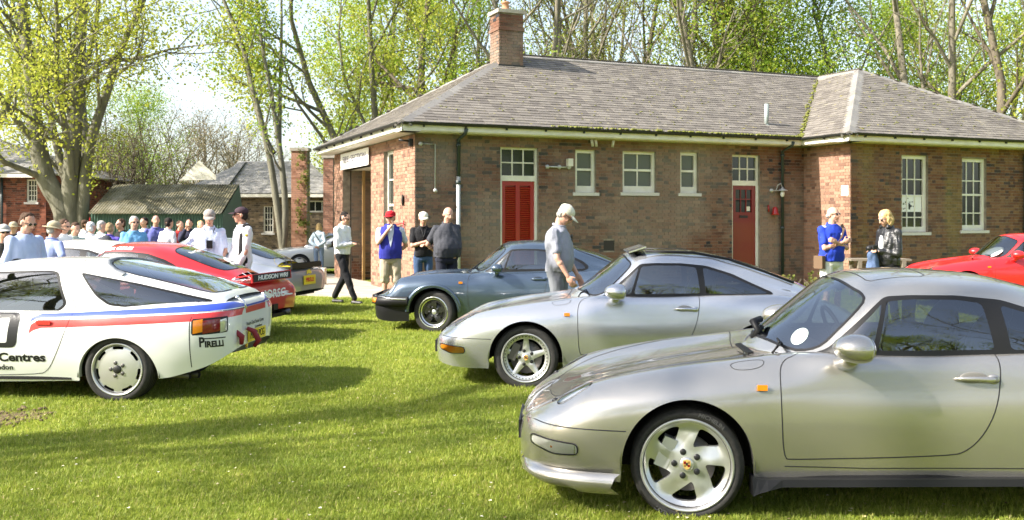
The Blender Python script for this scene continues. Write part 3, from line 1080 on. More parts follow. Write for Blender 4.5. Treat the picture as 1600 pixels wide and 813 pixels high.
class Surf:
    """half of a car's skin (y >= 0), lofted from cross sections; domain (U along, T up and over to the centre line)"""

    def __init__(s, xk, keys, m=6, step=.03, smooth=3):
        xs = [xk[0]]
        for a, b in zip(xk[:-1], xk[1:]):
            n = max(2, int((b - a) / step + .5))
            xs += list(a + (b - a) * (np.arange(1, n + 1) / n))
        xs = np.array(xs)
        K = len(keys)
        Yk = np.array([pchip(xk, k[0], xs) for k in keys]).T
        Zk = np.array([pchip(xk, k[1], xs) for k in keys]).T
        cols = []
        P = np.stack([Yk, Zk], -1)                     # nx, K, 2
        Pe = np.concatenate([P[:, :1] * 2 - P[:, 1:2], P, P[:, -1:] * np.array([1, 1]) ], 1)
        Pe[:, -1, 0] = -P[:, -2, 0]; Pe[:, -1, 1] = P[:, -2, 1]
        for k in range(K - 1):
            p0, p1, p2, p3 = Pe[:, k], Pe[:, k + 1], Pe[:, k + 2], Pe[:, k + 3]
            for q in range(m):
                t = q / m
                cols.append(.5 * (2 * p1 + (p2 - p0) * t + (2 * p0 - 5 * p1 + 4 * p2 - p3) * t * t + (3 * p1 - p0 - 3 * p2 + p3) * t ** 3))
        cols.append(P[:, -1])
        G = np.stack(cols, 1)                          # nx, nt, 2
        for _ in range(smooth):
            H = G.copy()
            H[1:-1] = G[1:-1] * .6 + (G[:-2] + G[2:]) * .2
            G2 = H.copy()
            G2[:, 1:-1] = H[:, 1:-1] * .6 + (H[:, :-2] + H[:, 2:]) * .2
            G2[:, -1, 1] = H[:, -1, 1] * .6 + H[:, -2, 1] * .4
            G2[:, -1, 0] = 0
            G = G2
        s.X, s.Y, s.Z = xs, G[..., 0], G[..., 1]
        nx, ntt = s.Y.shape
        dw = np.sqrt(np.diff(xs) ** 2 + (np.abs(np.diff(s.Y, axis=0)).max(1)) ** 2)
        s.U = np.concatenate([[0], np.cumsum(dw)])
        dt = np.sqrt(np.diff(s.Y, axis=1) ** 2 + np.diff(s.Z, axis=1) ** 2).mean(0)
        s.T = np.concatenate([[0], np.cumsum(np.maximum(dt, .004))])
        XX = np.repeat(xs[:, None], ntt, 1)
        pos = np.stack([XX, s.Y, s.Z], -1)
        du = np.gradient(pos, s.U, axis=0)
        dtt = np.gradient(pos, s.T, axis=1)
        n = np.cross(dtt, du)
        l = np.linalg.norm(n, axis=-1, keepdims=True)
        n = n / np.maximum(l, 1e-9)
        mid = n[nx // 2, ntt // 3]
        if mid[1] < 0: n = -n
        n[:, -1, 1] = 0
        # end stations: face forward / back
        s.pos, s.nrm = pos, n / np.maximum(np.linalg.norm(n, axis=-1, keepdims=True), 1e-9)

    def at(s, u, t):
        u = np.clip(np.asarray(u, float), 0, s.U[-1]); t = np.clip(np.asarray(t, float), 0, s.T[-1])
        i = np.clip(np.searchsorted(s.U, u) - 1, 0, len(s.U) - 2); j = np.clip(np.searchsorted(s.T, t) - 1, 0, len(s.T) - 2)
        a = ((u - s.U[i]) / (s.U[i + 1] - s.U[i]))[..., None]; b = ((t - s.T[j]) / (s.T[j + 1] - s.T[j]))[..., None]
        f = lambda A: A[i, j] * (1 - a) * (1 - b) + A[i + 1, j] * a * (1 - b) + A[i, j + 1] * (1 - a) * b + A[i + 1, j + 1] * a * b
        p, n = f(s.pos), f(s.nrm)
        return p, n / np.maximum(np.linalg.norm(n, axis=-1, keepdims=True), 1e-9)

    def row(s, x):
        i = min(max(np.searchsorted(s.X, x) - 1, 0), len(s.X) - 2)
        a = min(max((x - s.X[i]) / (s.X[i + 1] - s.X[i]), 0), 1)
        return s.U[i] * (1 - a) + s.U[i + 1] * a, s.Y[i] * (1 - a) + s.Y[i + 1] * a, s.Z[i] * (1 - a) + s.Z[i + 1] * a

    def side(s, pts, closed=True, dens=.03):
        out = []
        for x, z in densify(pts, closed, dens):
            u, Y, Z = s.row(x)
            out.append((u, s._z(Z, z)))
        return out

    def _z(s, Z, z):
        if z <= Z[0]: return s.T[0] - (Z[0] - z)
        for j in range(len(Z) - 1):
            if Z[j] <= z <= Z[j + 1] or Z[j] <= z and Z[j + 1] < Z[j] and j > len(Z) * .3:
                if Z[j + 1] < z: return s.T[j]
                return s.T[j] + (s.T[j + 1] - s.T[j]) * (z - Z[j]) / max(Z[j + 1] - Z[j], 1e-6)
        return s.T[int(np.argmax(Z))]

    def top(s, pts, closed=True, dens=.03):
        out = []
        for x, y in densify(pts, closed, dens):
            u, Y, Z = s.row(x)
            if y <= 0: out.append((u, s.T[-1] - y)); continue
            t = s.T[-1]
            for j in range(len(Y) - 1, 0, -1):
                if Y[j] <= y <= Y[j - 1]:
                    t = s.T[j] - (s.T[j] - s.T[j - 1]) * (y - Y[j]) / max(Y[j - 1] - Y[j], 1e-6); break
            else: t = s.T[int(np.argmax(Y))]
            out.append((u, t))
        return out

    def uz(s, pts, closed=True, dens=.03):
        """(distance along the skin from the tail, z)"""
        out = []
        for d, z in densify(pts, closed, dens):
            u = s.U[-1] - d
            i = min(max(np.searchsorted(s.U, u) - 1, 0), len(s.U) - 2)
            a = (u - s.U[i]) / (s.U[i + 1] - s.U[i])
            out.append((u, s._z(s.Z[i] * (1 - a) + s.Z[i + 1] * a, z)))
        return out


def densify(pts, closed=True, d=.03):
    out = []
    n = len(pts)
    for i in range(n if closed else n - 1):
        a, b = pts[i], pts[(i + 1) % n]
        k = max(1, int(math.hypot(b[0] - a[0], b[1] - a[1]) / d))
        for q in range(k): out.append((a[0] + (b[0] - a[0]) * q / k, a[1] + (b[1] - a[1]) * q / k))
    if not closed: out.append(pts[-1])
    return out


def smoothp(pts, it=2, closed=True):
    """Chaikin corner cutting"""
    for _ in range(it):
        o = []
        n = len(pts)
        for i in range(n if closed else n - 1):
            a, b = pts[i], pts[(i + 1) % n]
            o += [(a[0] * .75 + b[0] * .25, a[1] * .75 + b[1] * .25), (a[0] * .25 + b[0] * .75, a[1] * .25 + b[1] * .75)]
        if not closed: o = [pts[0]] + o + [pts[-1]]
        pts = o
    return pts


def roundp(pts, r=.03, n=4):
    """corners rounded with a fixed radius"""
    o = []
    k = len(pts)
    for i in range(k):
        p, a, b = np.array(pts[i]), np.array(pts[i - 1]), np.array(pts[(i + 1) % k])
        la, lb = np.linalg.norm(a - p), np.linalg.norm(b - p)
        q0 = p + (a - p) / la * min(r, la * .45); q1 = p + (b - p) / lb * min(r, lb * .45)
        for t in np.linspace(0, 1, n):
            v = q0 * (1 - t) ** 2 + p * 2 * t * (1 - t) + q1 * t * t
            o.append((float(v[0]), float(v[1])))
    return o


def inmany(px, py, poly):
    """vectorised point in polygon"""
    P = np.asarray(poly)
    x, y = np.asarray(px), np.asarray(py)
    c = np.zeros(x.shape, bool)
    n = len(P)
    j = n - 1
    for i in range(n):
        xi, yi = P[i]; xj, yj = P[j]
        if yi != yj:
            m = ((yi > y) != (yj > y)) & (x < (xj - xi) * (y - yi) / (yj - yi) + xi)
            c ^= m
        j = i
    return c


def cut_panels(surf, regions, step=1):
    """regions: [(name, polygon in domain)], first match wins, 'body' otherwise, name None = hole"""
    us, ts = surf.U[::1], surf.T[::step]
    if ts[-1] != surf.T[-1]: ts = np.append(ts, surf.T[-1])
    V = [Vector((u, t)) for u in us for t in ts]
    E = []
    nt_ = len(ts)
    nu = len(us)
    for i in range(nu - 1):
        E += [(i * nt_, (i + 1) * nt_), (i * nt_ + nt_ - 1, (i + 1) * nt_ + nt_ - 1)]
    for _, poly in regions:
        b = len(V)
        V += [Vector(p) for p in poly]
        n = len(poly)
        E += [(b + i, b + (i + 1) % n) for i in range(n)]
    vo, eo, fo, *_r = delaunay_2d_cdt(V, E, [], 0, 1e-5)
    P = np.array([(v.x, v.y) for v in vo])
    F = np.array([f for f in fo])
    C = P[F].mean(1)
    inside = (C[:, 0] > 0) & (C[:, 0] < surf.U[-1]) & (C[:, 1] > 0) & (C[:, 1] < surf.T[-1])
    lab = np.full(len(F), -1)
    for k, (nm, poly) in enumerate(regions):
        m = (lab == -1) & inmany(C[:, 0], C[:, 1], poly)
        lab[m] = k
    pos, nrm = surf.at(P[:, 0], P[:, 1])
    out = {}
    for k in range(-1, len(regions)):
        nm = 'body' if k < 0 else regions[k][0]
        if nm is None: continue
        f = F[(lab == k) & inside]
        if len(f) == 0: continue
        if nm in out: f = np.concatenate([out[nm][2], f])
        out[nm] = (pos, nrm, f)
    return out


def panel_mesh(name, pos, nrm, F, mats, which='both', off=0.0):
    used = np.unique(F)
    mp = np.full(len(pos), -1); mp[used] = np.arange(len(used))
    p, n, f = pos[used] + nrm[used] * off, nrm[used], mp[F]
    # drop slivers
    a = np.linalg.norm(np.cross(p[f[:, 1]] - p[f[:, 0]], p[f[:, 2]] - p[f[:, 0]]), axis=1)
    f = f[a > 1e-9]
    fn = np.cross(p[f[:, 1]] - p[f[:, 0]], p[f[:, 2]] - p[f[:, 0]])
    flip = (fn * n[f[:, 0]]).sum(1) < 0
    f[flip] = f[flip][:, ::-1]
    V, NN, FF = [], [], []
    if which in ('both', 'far'):
        V.append(p); NN.append(n); FF.append(f)
    if which in ('both', 'near'):
        b = len(p) if which == 'both' else 0
        q, m = p.copy(), n.copy()
        q[:, 1] *= -1; m[:, 1] *= -1
        V.append(q); NN.append(m); FF.append(f[:, ::-1] + b)
    V, NN, FF = np.concatenate(V), np.concatenate(NN), np.concatenate(FF)
    if which == 'both':
        k = len(p)
        idx = np.arange(2 * k)
        mid = np.where(np.abs(p[:, 1]) < 1e-5)[0]
        idx[k + mid] = mid
        FF = idx[FF]
        keep = np.unique(FF)
        re_ = np.full(2 * k, -1); re_[keep] = np.arange(len(keep))
        V, NN, FF = V[keep], NN[keep], re_[FF]
    me = bpy.data.meshes.new(name)
    me.from_pydata([tuple(v) for v in V], [], [tuple(int(i) for i in q) for q in FF])
    me.polygons.foreach_set('use_smooth', [True] * len(me.polygons))
    for mt in (mats if isinstance(mats, (list, tuple)) else [mats]): me.materials.append(mt)
    if len(me.vertices) == len(NN): me.normals_split_custom_set_from_vertices([tuple(v) for v in NN])
    return me


def ribbon(mb, surf, path, w, off=.0012, thick=0.0, sides=(1, -1), mi=0, closed=False):
    """strip of width w on the skin along a path in the domain"""
    P = np.array(path)
    if closed: P = np.concatenate([P, P[:1]])
    p, n = surf.at(P[:, 0], P[:, 1])
    t = np.gradient(p, axis=0)
    t /= np.maximum(np.linalg.norm(t, axis=1, keepdims=True), 1e-9)
    s_ = np.cross(n, t)
    s_ /= np.maximum(np.linalg.norm(s_, axis=1, keepdims=True), 1e-9)
    for sg in sides:
        a = p + s_ * w / 2 + n * off; b = p - s_ * w / 2 + n * off
        k = len(p)
        sets = [a, b]
        if thick:
            sets = [a - n * off, a + n * (thick - off) , b + n * (thick - off), b - n * off]
        V = np.concatenate(sets)
        if sg < 0: V = V * np.array([1, -1, 1])
        F = []
        for q in range(len(sets) - 1):
            for i in range(k - 1):
                f = (q * k + i, q * k + i + 1, (q + 1) * k + i + 1, (q + 1) * k + i)
                F.append(f if sg > 0 else f[::-1])
        mb.add([tuple(v) for v in V], F, mi, True)


def circ(cx, cz, r, a0=0, a1=2 * PI, n=40):
    return [(cx + r * math.cos(a0 + (a1 - a0) * i / (n - 1)), cz + r * math.sin(a0 + (a1 - a0) * i / (n - 1))) for i in range(n)]


def arch(cx, cz, r, low=.0, spread=.03):
    c = circ(cx, cz, r, PI, 0, 36)
    return [(cx - r - spread, low)] + [(cx - r - spread * .5, low + .14)] + c + [(cx + r + spread * .5, low + .14), (cx + r + spread, low)]


# ------------------------------------------------------------------ car materials
M_GAP = pmat('shut_line', (.01, .01, .01), .8)
M_TRIM = pmat('black_rubber_trim', (.010, .010, .011), .5, spec=.3)
M_TYRE = pmat('tyre_rubber', (.022, .021, .02), .72, spec=.35)
LK(M_TYRE, ramp(M_TYRE, noise(M_TYRE, 40, 4), [(.3, (.016, .016, .016)), (.7, (.035, .033, .03))]), BS(M_TYRE).inputs['Base Color'])
M_CHROME = pmat('chrome', (.75, .75, .75), .12, 1.0)
M_ALLOY = pmat('silver_alloy', (.62, .62, .62), .3, .75, coat=.6)
M_ALLOYD = pmat('polished_lip', (.75, .75, .74), .2, .95)
M_BRAKE = pmat('brake_steel', (.12, .115, .11), .45, .8)
M_WELL = pmat('wheel_arch_black', (.008, .008, .008), .9)
M_AMBER = pmat('amber_lens', (.72, .22, .01), .15, coat=1.0)
M_REDLENS = pmat('red_lens', (.20, .006, .012), .12, coat=1.0)
M_CLEARL = pmat('clear_lens', (.55, .56, .56), .08, .5, coat=1.0)
M_SEAT = pmat('dark_seat_leather', (.03, .03, .033), .5)
M_SEATG = pmat('grey_seat_leather', (.22, .22, .21), .5)
M_INT = pmat('interior_black', (.012, .012, .013), .7)
M_YELLOW = pmat('yellow_plate', (.80, .60, .03), .4)
M_WHITEP = pmat('white_vinyl', (.80, .80, .80), .4)
M_REDSEAT = pmat('red_harness', (.55, .03, .03), .6)


def car_paint(name, col, metal=0.0, flake=.0, rough=.35):
    m = pmat(name, col, rough, metal, coat=1.0, coat_r=.012)
    if flake:
        n_ = noise(m, 900, 1, .5)
        c = mixc(m, .5, col, mixc(m, n_, tuple(x * (1 - flake) for x in col), tuple(min(1, x * (1 + flake)) for x in col)))
        LK(m, c, BS(m).inputs['Base Color'])
    return m


P_CHAMP = car_paint('champagne_metallic', (.44, .42, .385), .78, .16, .27)
P_SILVER = car_paint('silver_metallic', (.56, .565, .58), .76, .16, .27)
P_BLUE = car_paint('slate_blue_metallic', (.078, .112, .16), .6, .2, .25)
P_WHITE = car_paint('white_paint', (.80, .80, .78), 0, 0, .4)
P_RED = car_paint('red_paint', (.50, .012, .015), 0, 0, .4)
P_GREY = car_paint('grey_silver_paint', (.34, .36, .40), .5, .1, .35)
P_MAROON = car_paint('maroon_paint', (.18, .01, .015), 0, 0, .4)
M_SBLUE = car_paint('blue_stripe', (.03, .07, .50))
M_SRED = car_paint('red_stripe', (.62, .03, .025))


def glass_mat(name, tint, ior=1.5):
    m = bpy.data.materials.new(name)
    m.use_nodes = True
    nt_ = m.node_tree
    nt_.nodes.clear()
    out = nt_.nodes.new('ShaderNodeOutputMaterial')
    mx = nt_.nodes.new('ShaderNodeMixShader')
    tr = nt_.nodes.new('ShaderNodeBsdfTransparent'); tr.inputs[0].default_value = (*tint, 1)
    gl = nt_.nodes.new('ShaderNodeBsdfGlossy'); gl.inputs['Roughness'].default_value = .01
    gl.inputs['Color'].default_value = (.92, .96, 1, 1)
    fr = nt_.nodes.new('ShaderNodeFresnel'); fr.inputs[0].default_value = ior
    mu = nt_.nodes.new('ShaderNodeMath'); mu.operation = 'MULTIPLY_ADD'; mu.inputs[1].default_value = 1.7; mu.inputs[2].default_value = .07; mu.use_clamp = True
    nt_.links.new(fr.outputs[0], mu.inputs[0]); nt_.links.new(mu.outputs[0], mx.inputs[0])
    nt_.links.new(tr.outputs[0], mx.inputs[1]); nt_.links.new(gl.outputs[0], mx.inputs[2]); nt_.links.new(mx.outputs[0], out.inputs[0])
    return m


G_CAR = glass_mat('car_glass', (.42, .46, .44), 1.6)
G_LENS = glass_mat('lamp_glass', (.9, .9, .9), 1.5)

# ------------------------------------------------------------------ wheels
RIMS = {}


def rim_meshes(kind, R_):
    """spoked face and barrel; plane x-z, outward is -y"""
    if (kind, R_) in RIMS: return RIMS[(kind, R_)]
    ns = {'twist': 5, 'cup': 5, 'fuchs': 5, 'disc': 7, 'five': 5}[kind]
    hub = .075
    holes = []
    for k in range(ns):
        p = []
        a0 = 2 * PI * k / ns + (PI / 2 if kind != 'disc' else PI / 2)
        a1 = a0 + 2 * PI / ns
        if kind == 'twist':
            b0 = R(72 * k)
            pol = [(b0 + R(a), r * R_) for a, r in ((60, .44), (51, .50), (42, .59), (35, .68), (30.5, .77), (30, .83), (38, .855), (47, .86), (57, .86), (66, .855), (70, .82), (70.5, .72), (71, .62), (72, .52), (71, .44), (66, .41))]
        elif kind in ('cup', 'five'):
            r0, r1 = R_ * .34, R_ * .80
            A = [(a0 + (.038 - .016 * (r - r0) / (r1 - r0)) / r, r) for r in np.linspace(r0, r1, 8)]
            B = [(a1 - (.038 - .016 * (r - r0) / (r1 - r0)) / r, r) for r in np.linspace(r1, r0, 8)]
            top_ = [(A[-1][0] + (B[0][0] - A[-1][0]) * q / 8, r1) for q in range(1, 8)]
            pol = A + top_ + B
        elif kind == 'fuchs':
            r0, r1 = R_ * .38, R_ * .74
            A = [(a0 + (.030 + .014 * math.sin((r - r0) / (r1 - r0) * PI * .9)) / r, r) for r in np.linspace(r0, r1, 8)]
            B = [(a1 - (.030 + .014 * math.sin((r - r0) / (r1 - r0) * PI * .9)) / r, r) for r in np.linspace(r1, r0, 8)]
            top_ = [(A[-1][0] + (B[0][0] - A[-1][0]) * q / 8, r1) for q in range(1, 8)]
            pol = A + top_ + B
        else:
            r0, r1 = R_ * .80, R_ * .915
            w = .27
            am = a0
            pol = [(am - w + .04, r0), (am - w, (r0 + r1) / 2), (am - w + .03, r1)] + [(am + w * t, r1) for t in (-.6, -.3, 0, .3, .6)] + [(am + w - .03, r1), (am + w, (r0 + r1) / 2), (am + w - .04, r0)] + [(am + w * t, r0) for t in (.6, .3, 0, -.3, -.6)]
        xy = [(r * math.cos(a), r * math.sin(a)) for a, r in pol]
        holes.append(smoothp(xy, 2) if kind != 'disc' else smoothp(xy, 1))

    def h(x, z):
        r = math.hypot(x, z) / R_
        a = math.atan2(z, x)
        if kind == 'twist': return -.010 - .034 * max(0, min(1, (1 - r) / .2)) ** .6 + .020 * max(0, 1 - r * 1.3) + .009 * math.sin(ns * a + 1.2) * max(0, min(1, (r - .3) * 4)) * (1 if r < .86 else max(0, (1 - r) / .14))
        if kind in ('cup', 'five'):
            an = ((a - PI / 2) * ns / (2 * PI)) % 1
            an = min(an, 1 - an)
            rdg = .010 * max(0, 1 - an * 9 * r) if .3 < r < .82 else 0
            return -.035 - .012 * math.sin(min(1, r) * PI) + rdg + (.010 if r > .84 else 0)
        if kind == 'fuchs': return -.040 + .022 * math.sin(min(r, .74) / .74 * PI * .5)
        return -.018 + .018 * (1 - r * r) - (.01 if r > .95 else 0)
    Vs, Es = [], []
    for rr in np.linspace(.0, R_ * .985, 15):
        n_ = max(1, int(2 * PI * rr / .022))
        for k in range(n_): Vs.append(Vector((rr * math.cos(2 * PI * k / n_), rr * math.sin(2 * PI * k / n_))))
    Vs = [v for v in Vs if not any(abs(v.x) < 9 and inpoly(v.x, v.y, H) for H in holes)]
    outer = [(R_ * math.cos(2 * PI * k / 72), R_ * math.sin(2 * PI * k / 72)) for k in range(72)]
    for pol in [outer] + holes:
        b = len(Vs); Vs += [Vector(p) for p in pol]; Es += [(b + i, b + (i + 1) % len(pol)) for i in range(len(pol))]
    vo, eo, fo, *_r = delaunay_2d_cdt(Vs, Es, [], 0, 1e-6)
    faces = []
    for f in fo:
        cx = sum(vo[i].x for i in f) / 3; cy = sum(vo[i].y for i in f) / 3
        if any(inpoly(cx, cy, H) for H in holes): continue
        faces.append(tuple(f))
    mb = MB()
    V3 = [(v.x, -h(v.x, v.y), v.y) for v in vo]
    n0 = len(V3)
    used = set(i for f in faces for i in f)
    fx = []
    for f in faces:
        a, b_, c = [Vector(V3[i]) for i in f]
        fx.append(f if (b_ - a).cross(c - a).y < 0 else f[::-1])
    mb.add(V3, fx, 0, True)
    dep = .035 if kind != 'disc' else .012
    for H in holes:
        n = len(H)
        front = [(x, -h(x, z), z) for x, z in H]
        back = [(x * 1.0, -h(x, z) + dep, z) for x, z in H]
        ch = [(x, -h(x, z) + .003, z) for x, z in H]
        mb.add(front + back, [(i, (i + 1) % n, n + (i + 1) % n, n + i) for i in range(n)], 0, True)
    # lip and barrel
    lipm = 0
    mb.lathe([(R_ + .008, .004), (R_ + .012, -.006), (R_ + .004, -.012), (R_ - .004, -.006), (R_ - .008, .004), (R_ - .008, .03)], 64, lipm)
    mb2 = MB()
    mb2.lathe([(R_, .0), (R_ - .012, .02), (R_ - .03, .17), (R_ - .01, .20)], 48, 0)
    nuts = MB()
    for k in range(5):
        a = 2 * PI * k / 5 + PI / 2 + .3
        rr = .068 if kind != 'disc' else .060
        c = (rr * math.cos(a), 0, rr * math.sin(a))
        hh = -h(c[0], c[2])
        nuts.lathe([(.0175, hh + .006), (.0175, hh - .004), (.014, hh - .007), (.0, hh - .007)], 14, 1 if kind != 'fuchs' else 1, c=(c[0], 0, c[2]))
    cap = MB()
    hh = -h(0, 0)
    cap.lathe([(.038, hh + .004), (.038, hh - .005), (.033, hh - .009), (.0, hh - .010)], 24, 0)
    bolts = MB()
    if kind == 'cup':
        for k in range(40):
            a = 2 * PI * k / 40
            rr = R_ * .895
            bolts.lathe([(.0058, -h(rr, 0) + .003), (.0058, -h(rr, 0) - .004), (0, -h(rr, 0) - .005)], 6, 0, c=(rr * math.cos(a), 0, rr * math.sin(a)))
    shield = MB()
    yy = hh - .0115
    pts = [(-.021, .023), (0, .028), (.021, .023), (.021, -.003), (.015, -.018), (0, -.029), (-.015, -.018), (-.021, -.003)]
    shield.add([(x, yy, z) for x, z in pts], [tuple(range(8))], 0)
    for (x0, x1, z0, z1, mi_) in ((-.017, -.004, .003, .018, 1), (.004, .017, -.013, .0, 1), (-.017, -.004, -.013, 0, 2), (.004, .017, .003, .018, 2), (-.006, .006, -.006, .010, 3)):
        shield.add([(x0, yy - .0006, z0), (x1, yy - .0006, z0), (x1, yy - .0006, z1), (x0, yy - .0006, z1)], [(0, 1, 2, 3)], mi_)
    RIMS[(kind, R_)] = (mb, mb2, nuts, cap, bolts, shield)
    return RIMS[(kind, R_)]


def make_wheel(root, x, y, zc, kind, steer, rim_r=.236, tr=.315, width=.215, mat=None, near=True, detail=True, mat2=None):
    sg = 1 if near else -1
    w = empty('wheel', (x, y, zc), 0)
    w.parent = root
    w.rotation_euler = (0, 0, R(steer) + (0 if near else PI))
    t = MB()
    rr = rim_r + .008
    prof = [(rr - .006, .012), (rr, -.002), (rr + .012, -.006), ((rr + tr) / 2, -.014), (tr - .02, -.006), (tr - .006, .008), (tr, .022)]
    g = width / 5
    for k in range(1, 5): prof += [(tr, g * k - .004), (tr - .008, g * k - .004), (tr - .008, g * k + .004), (tr, g * k + .004)]
    prof += [(tr, width - .022), (tr - .006, width - .008), (tr - .02, width + .004), (rr, width), (rr - .006, width - .01)]
    t.lathe(prof, 72)
    if kind == 'twist' and near and steer:
        for body_, a0_ in (('MICHELIN', R(62)), ('PILOT', R(-118))):
            tm = text_mesh2d(body_, .030, None, .0008)
            for v in tm.vertices:
                rr_ = rim_r + .040 + v.co.y
                an_ = a0_ - v.co.x * 1.15 / rr_
                v.co = Vector((rr_ * math.cos(an_), -.0165, rr_ * math.sin(an_)))
            link('tyre_lettering', tm, w, pmat('rubber_lettering', (.07, .07, .07), .6))
    to = t.build('tyre', M_TYRE, w)
    mat = mat or M_ALLOY
    mb, mb2, nuts, cap, bolts, shield = rim_meshes(kind, rim_r)
    ro = link('rim', mb.mesh('rim', mat), w)
    link('rim_barrel', mb2.mesh('rim_barrel', M_BRAKE if kind != 'fuchs' else M_ALLOYD), w)
    nu = MB(); nu.add(nuts.v, nuts.f, 0, True)
    link('wheel_nuts', nu.mesh('wheel_nuts', M_BLACK if kind != 'disc' else M_BRAKE), w)['kind'] = 'stuff'
    link('hub_cap', cap.mesh('hub_cap', mat if kind != 'disc' else M_BLACK), w)
    if bolts.v: link('rim_bolts', bolts.mesh('rim_bolts', M_BLACK), w)['kind'] = 'stuff'
    if kind in ('twist', 'cup') and detail:
        link('crest', shield.mesh('crest', [pmat('gold_enamel', (.75, .50, .15), .35, .3), M_REDLENS, pmat('gold_enamel_dark', (.30, .18, .05), .4, .3), M_BLACK]), w)
    d = MB()
    d.lathe([(.0, .06), (.155, .06), (.155, .085), (.0, .085)], 40)
    d.lathe([(.06, .045), (.07, .058)], 24)
    d.build('brake_disc', M_BRAKE, w)
    c = MB()
    for a in np.linspace(PI * .86, PI * 1.14 + .1, 6):
        pass
    c.box((-.165, .035, -.075), (.075, 0, 0), (0, .075, 0), (.0, 0, .17))
    for k in range(0): c.box((-.172, .03, -.06 + k * .04), (.06, 0, 0), (0, .01, 0), (0, 0, .022))
    co = c.build('brake_caliper', M_BRAKE if kind != 'twist' else pmat('silver_caliper', (.6, .6, .6), .35, .6), w)
    co.rotation_euler = (0, R(22), 0)
    return w


# ------------------------------------------------------------------ 911 shapes
XK = [0, .03, .08, .15, .25, .40, .60, .93, 1.25, 1.45, 1.75, 2.2, 2.6, 3.0, 3.3, 3.6, 3.85, 4.05, 4.15, 4.21, 4.24, 4.25]


def lower911(kind):
    W_ = [.28, .45, .585, .685, .765, .815, .843, .865, .855, .845, .842, .842, .85, .87, .88, .875, .84, .775, .70, .60, .45, .25]
    zb = [.235, .215, .20, .19, .185, .18, .18, .18, .18, .19, .195, .205, .22, .24, .26, .27, .29, .32, .35, .37, .39, .40]
    zc_ = [.40, .45, .50, .545, .60, .688, .742, .80, .84, .862, .882, .882, .893, .90, .90, .87, .82, .755, .70, .64, .59, .56]
    yc = [.20, .34, .45, .52, .585, .615, .62, .625, .63, .65, .735, .745, .745, .74, .72, .69, .63, .54, .46, .38, .28, .15]
    zm = [.41, .455, .505, .545, .585, .632, .682, .75, .80, .83, .86, .87, .88, .89, .90, .885, .84, .775, .715, .65, .60, .57]
    if kind == 'g':   # upright lamps, flared arches, flatter nose above a separate bumper
        W_ = [.42, .58, .67, .74, .79, .83, .86, .895, .865, .845, .842, .842, .86, .91, .94, .925, .87, .80, .74, .66, .52, .3]
        zb = [.26, .20, .16, .15, .14, .14, .15, .18, .18, .19, .195, .205, .22, .24, .26, .27, .29, .32, .35, .37, .39, .40]
        zc_ = [.47, .49, .51, .53, .585, .765, .812, .842, .848, .838, .85, .86, .87, .88, .89, .86, .80, .73, .68, .62, .57, .55]
        yc = [.30, .42, .52, .58, .62, .64, .645, .65, .66, .67, .735, .745, .745, .75, .75, .72, .66, .58, .50, .42, .32, .18]
        zm = [.47, .495, .52, .55, .60, .665, .72, .775, .81, .83, .86, .87, .88, .89, .90, .885, .84, .775, .715, .65, .60, .57]
    if kind == 'race':
        W_ = [w + .02 for w in W_]
        for i in range(13, 19): W_[i] += .03
        tail = {17: .80, 18: .775, 19: .72, 20: .62, 21: .58}
        for i, v in tail.items(): zc_[i] = v; zm[i] = v + .01
        for i, v in {17: .88, 18: .86, 19: .80, 20: .62, 21: .35}.items(): W_[i] = v
        for i, v in {17: .68, 18: .64, 19: .56, 20: .42, 21: .2}.items(): yc[i] = v
    W_, zb, zc_, yc, zm = map(np.array, (W_, zb, zc_, yc, zm))
    d = zc_ - zb
    keys = [(W_ - .05, zb), (W_ - .012, zb + .30 * d), (W_, zb + .56 * d), (W_ - .03 - .0 * d, zb + .82 * d),
            (yc, zc_), (yc * .68, (zc_ + zm) / 2 + np.where(np.array(XK) < 1.4, -.012, 0)), (yc * .34, zm - .003), (yc * 0, zm)]
    return Surf(XK, keys)


def green911():
    xk = [1.38, 1.42, 1.50, 1.60, 1.68, 1.80, 1.90, 2.0, 2.08, 2.3, 2.7, 3.0, 3.3, 3.6, 3.8, 3.86]
    q = [
        ([.05, .22, .39, .53, .64, .71, .73, .74, .745, .745, .74, .73, .69, .62, .52, .48], [.80, .81, .82, .83, .84, .85, .855, .855, .855, .86, .87, .87, .87, .85, .80, .79]),
        ([.05, .21, .38, .52, .63, .695, .705, .705, .70, .70, .695, .68, .645, .57, .48, .45], [.815, .825, .835, .85, .862, .90, .955, 1.00, 1.02, 1.03, 1.02, .995, .945, .90, .84, .82]),
        ([.05, .20, .37, .50, .60, .635, .63, .62, .605, .595, .585, .565, .535, .49, .42, .40], [.83, .845, .855, .868, .885, .975, 1.07, 1.155, 1.20, 1.222, 1.19, 1.11, 1.01, .915, .86, .85]),
        ([.03, .15, .26, .36, .42, .45, .46, .46, .45, .45, .44, .43, .41, .38, .33, .31], [.84, .862, .905, .955, .995, 1.085, 1.165, 1.235, 1.265, 1.287, 1.265, 1.195, 1.095, .98, .90, .88]),
        ([.015, .08, .14, .2, .22, .23, .235, .235, .23, .23, .225, .22, .21, .2, .17, .16], [.845, .875, .935, 1.01, 1.07, 1.165, 1.24, 1.285, 1.303, 1.318, 1.298, 1.232, 1.14, 1.02, .93, .90]),
        ([0] * 16, [.85, .885, .945, 1.025, 1.09, 1.185, 1.26, 1.30, 1.312, 1.326, 1.306, 1.24, 1.15, 1.03, .94, .91])]
    return Surf(xk, [(np.array(a), np.array(b)) for a, b in q], m=7, smooth=2)


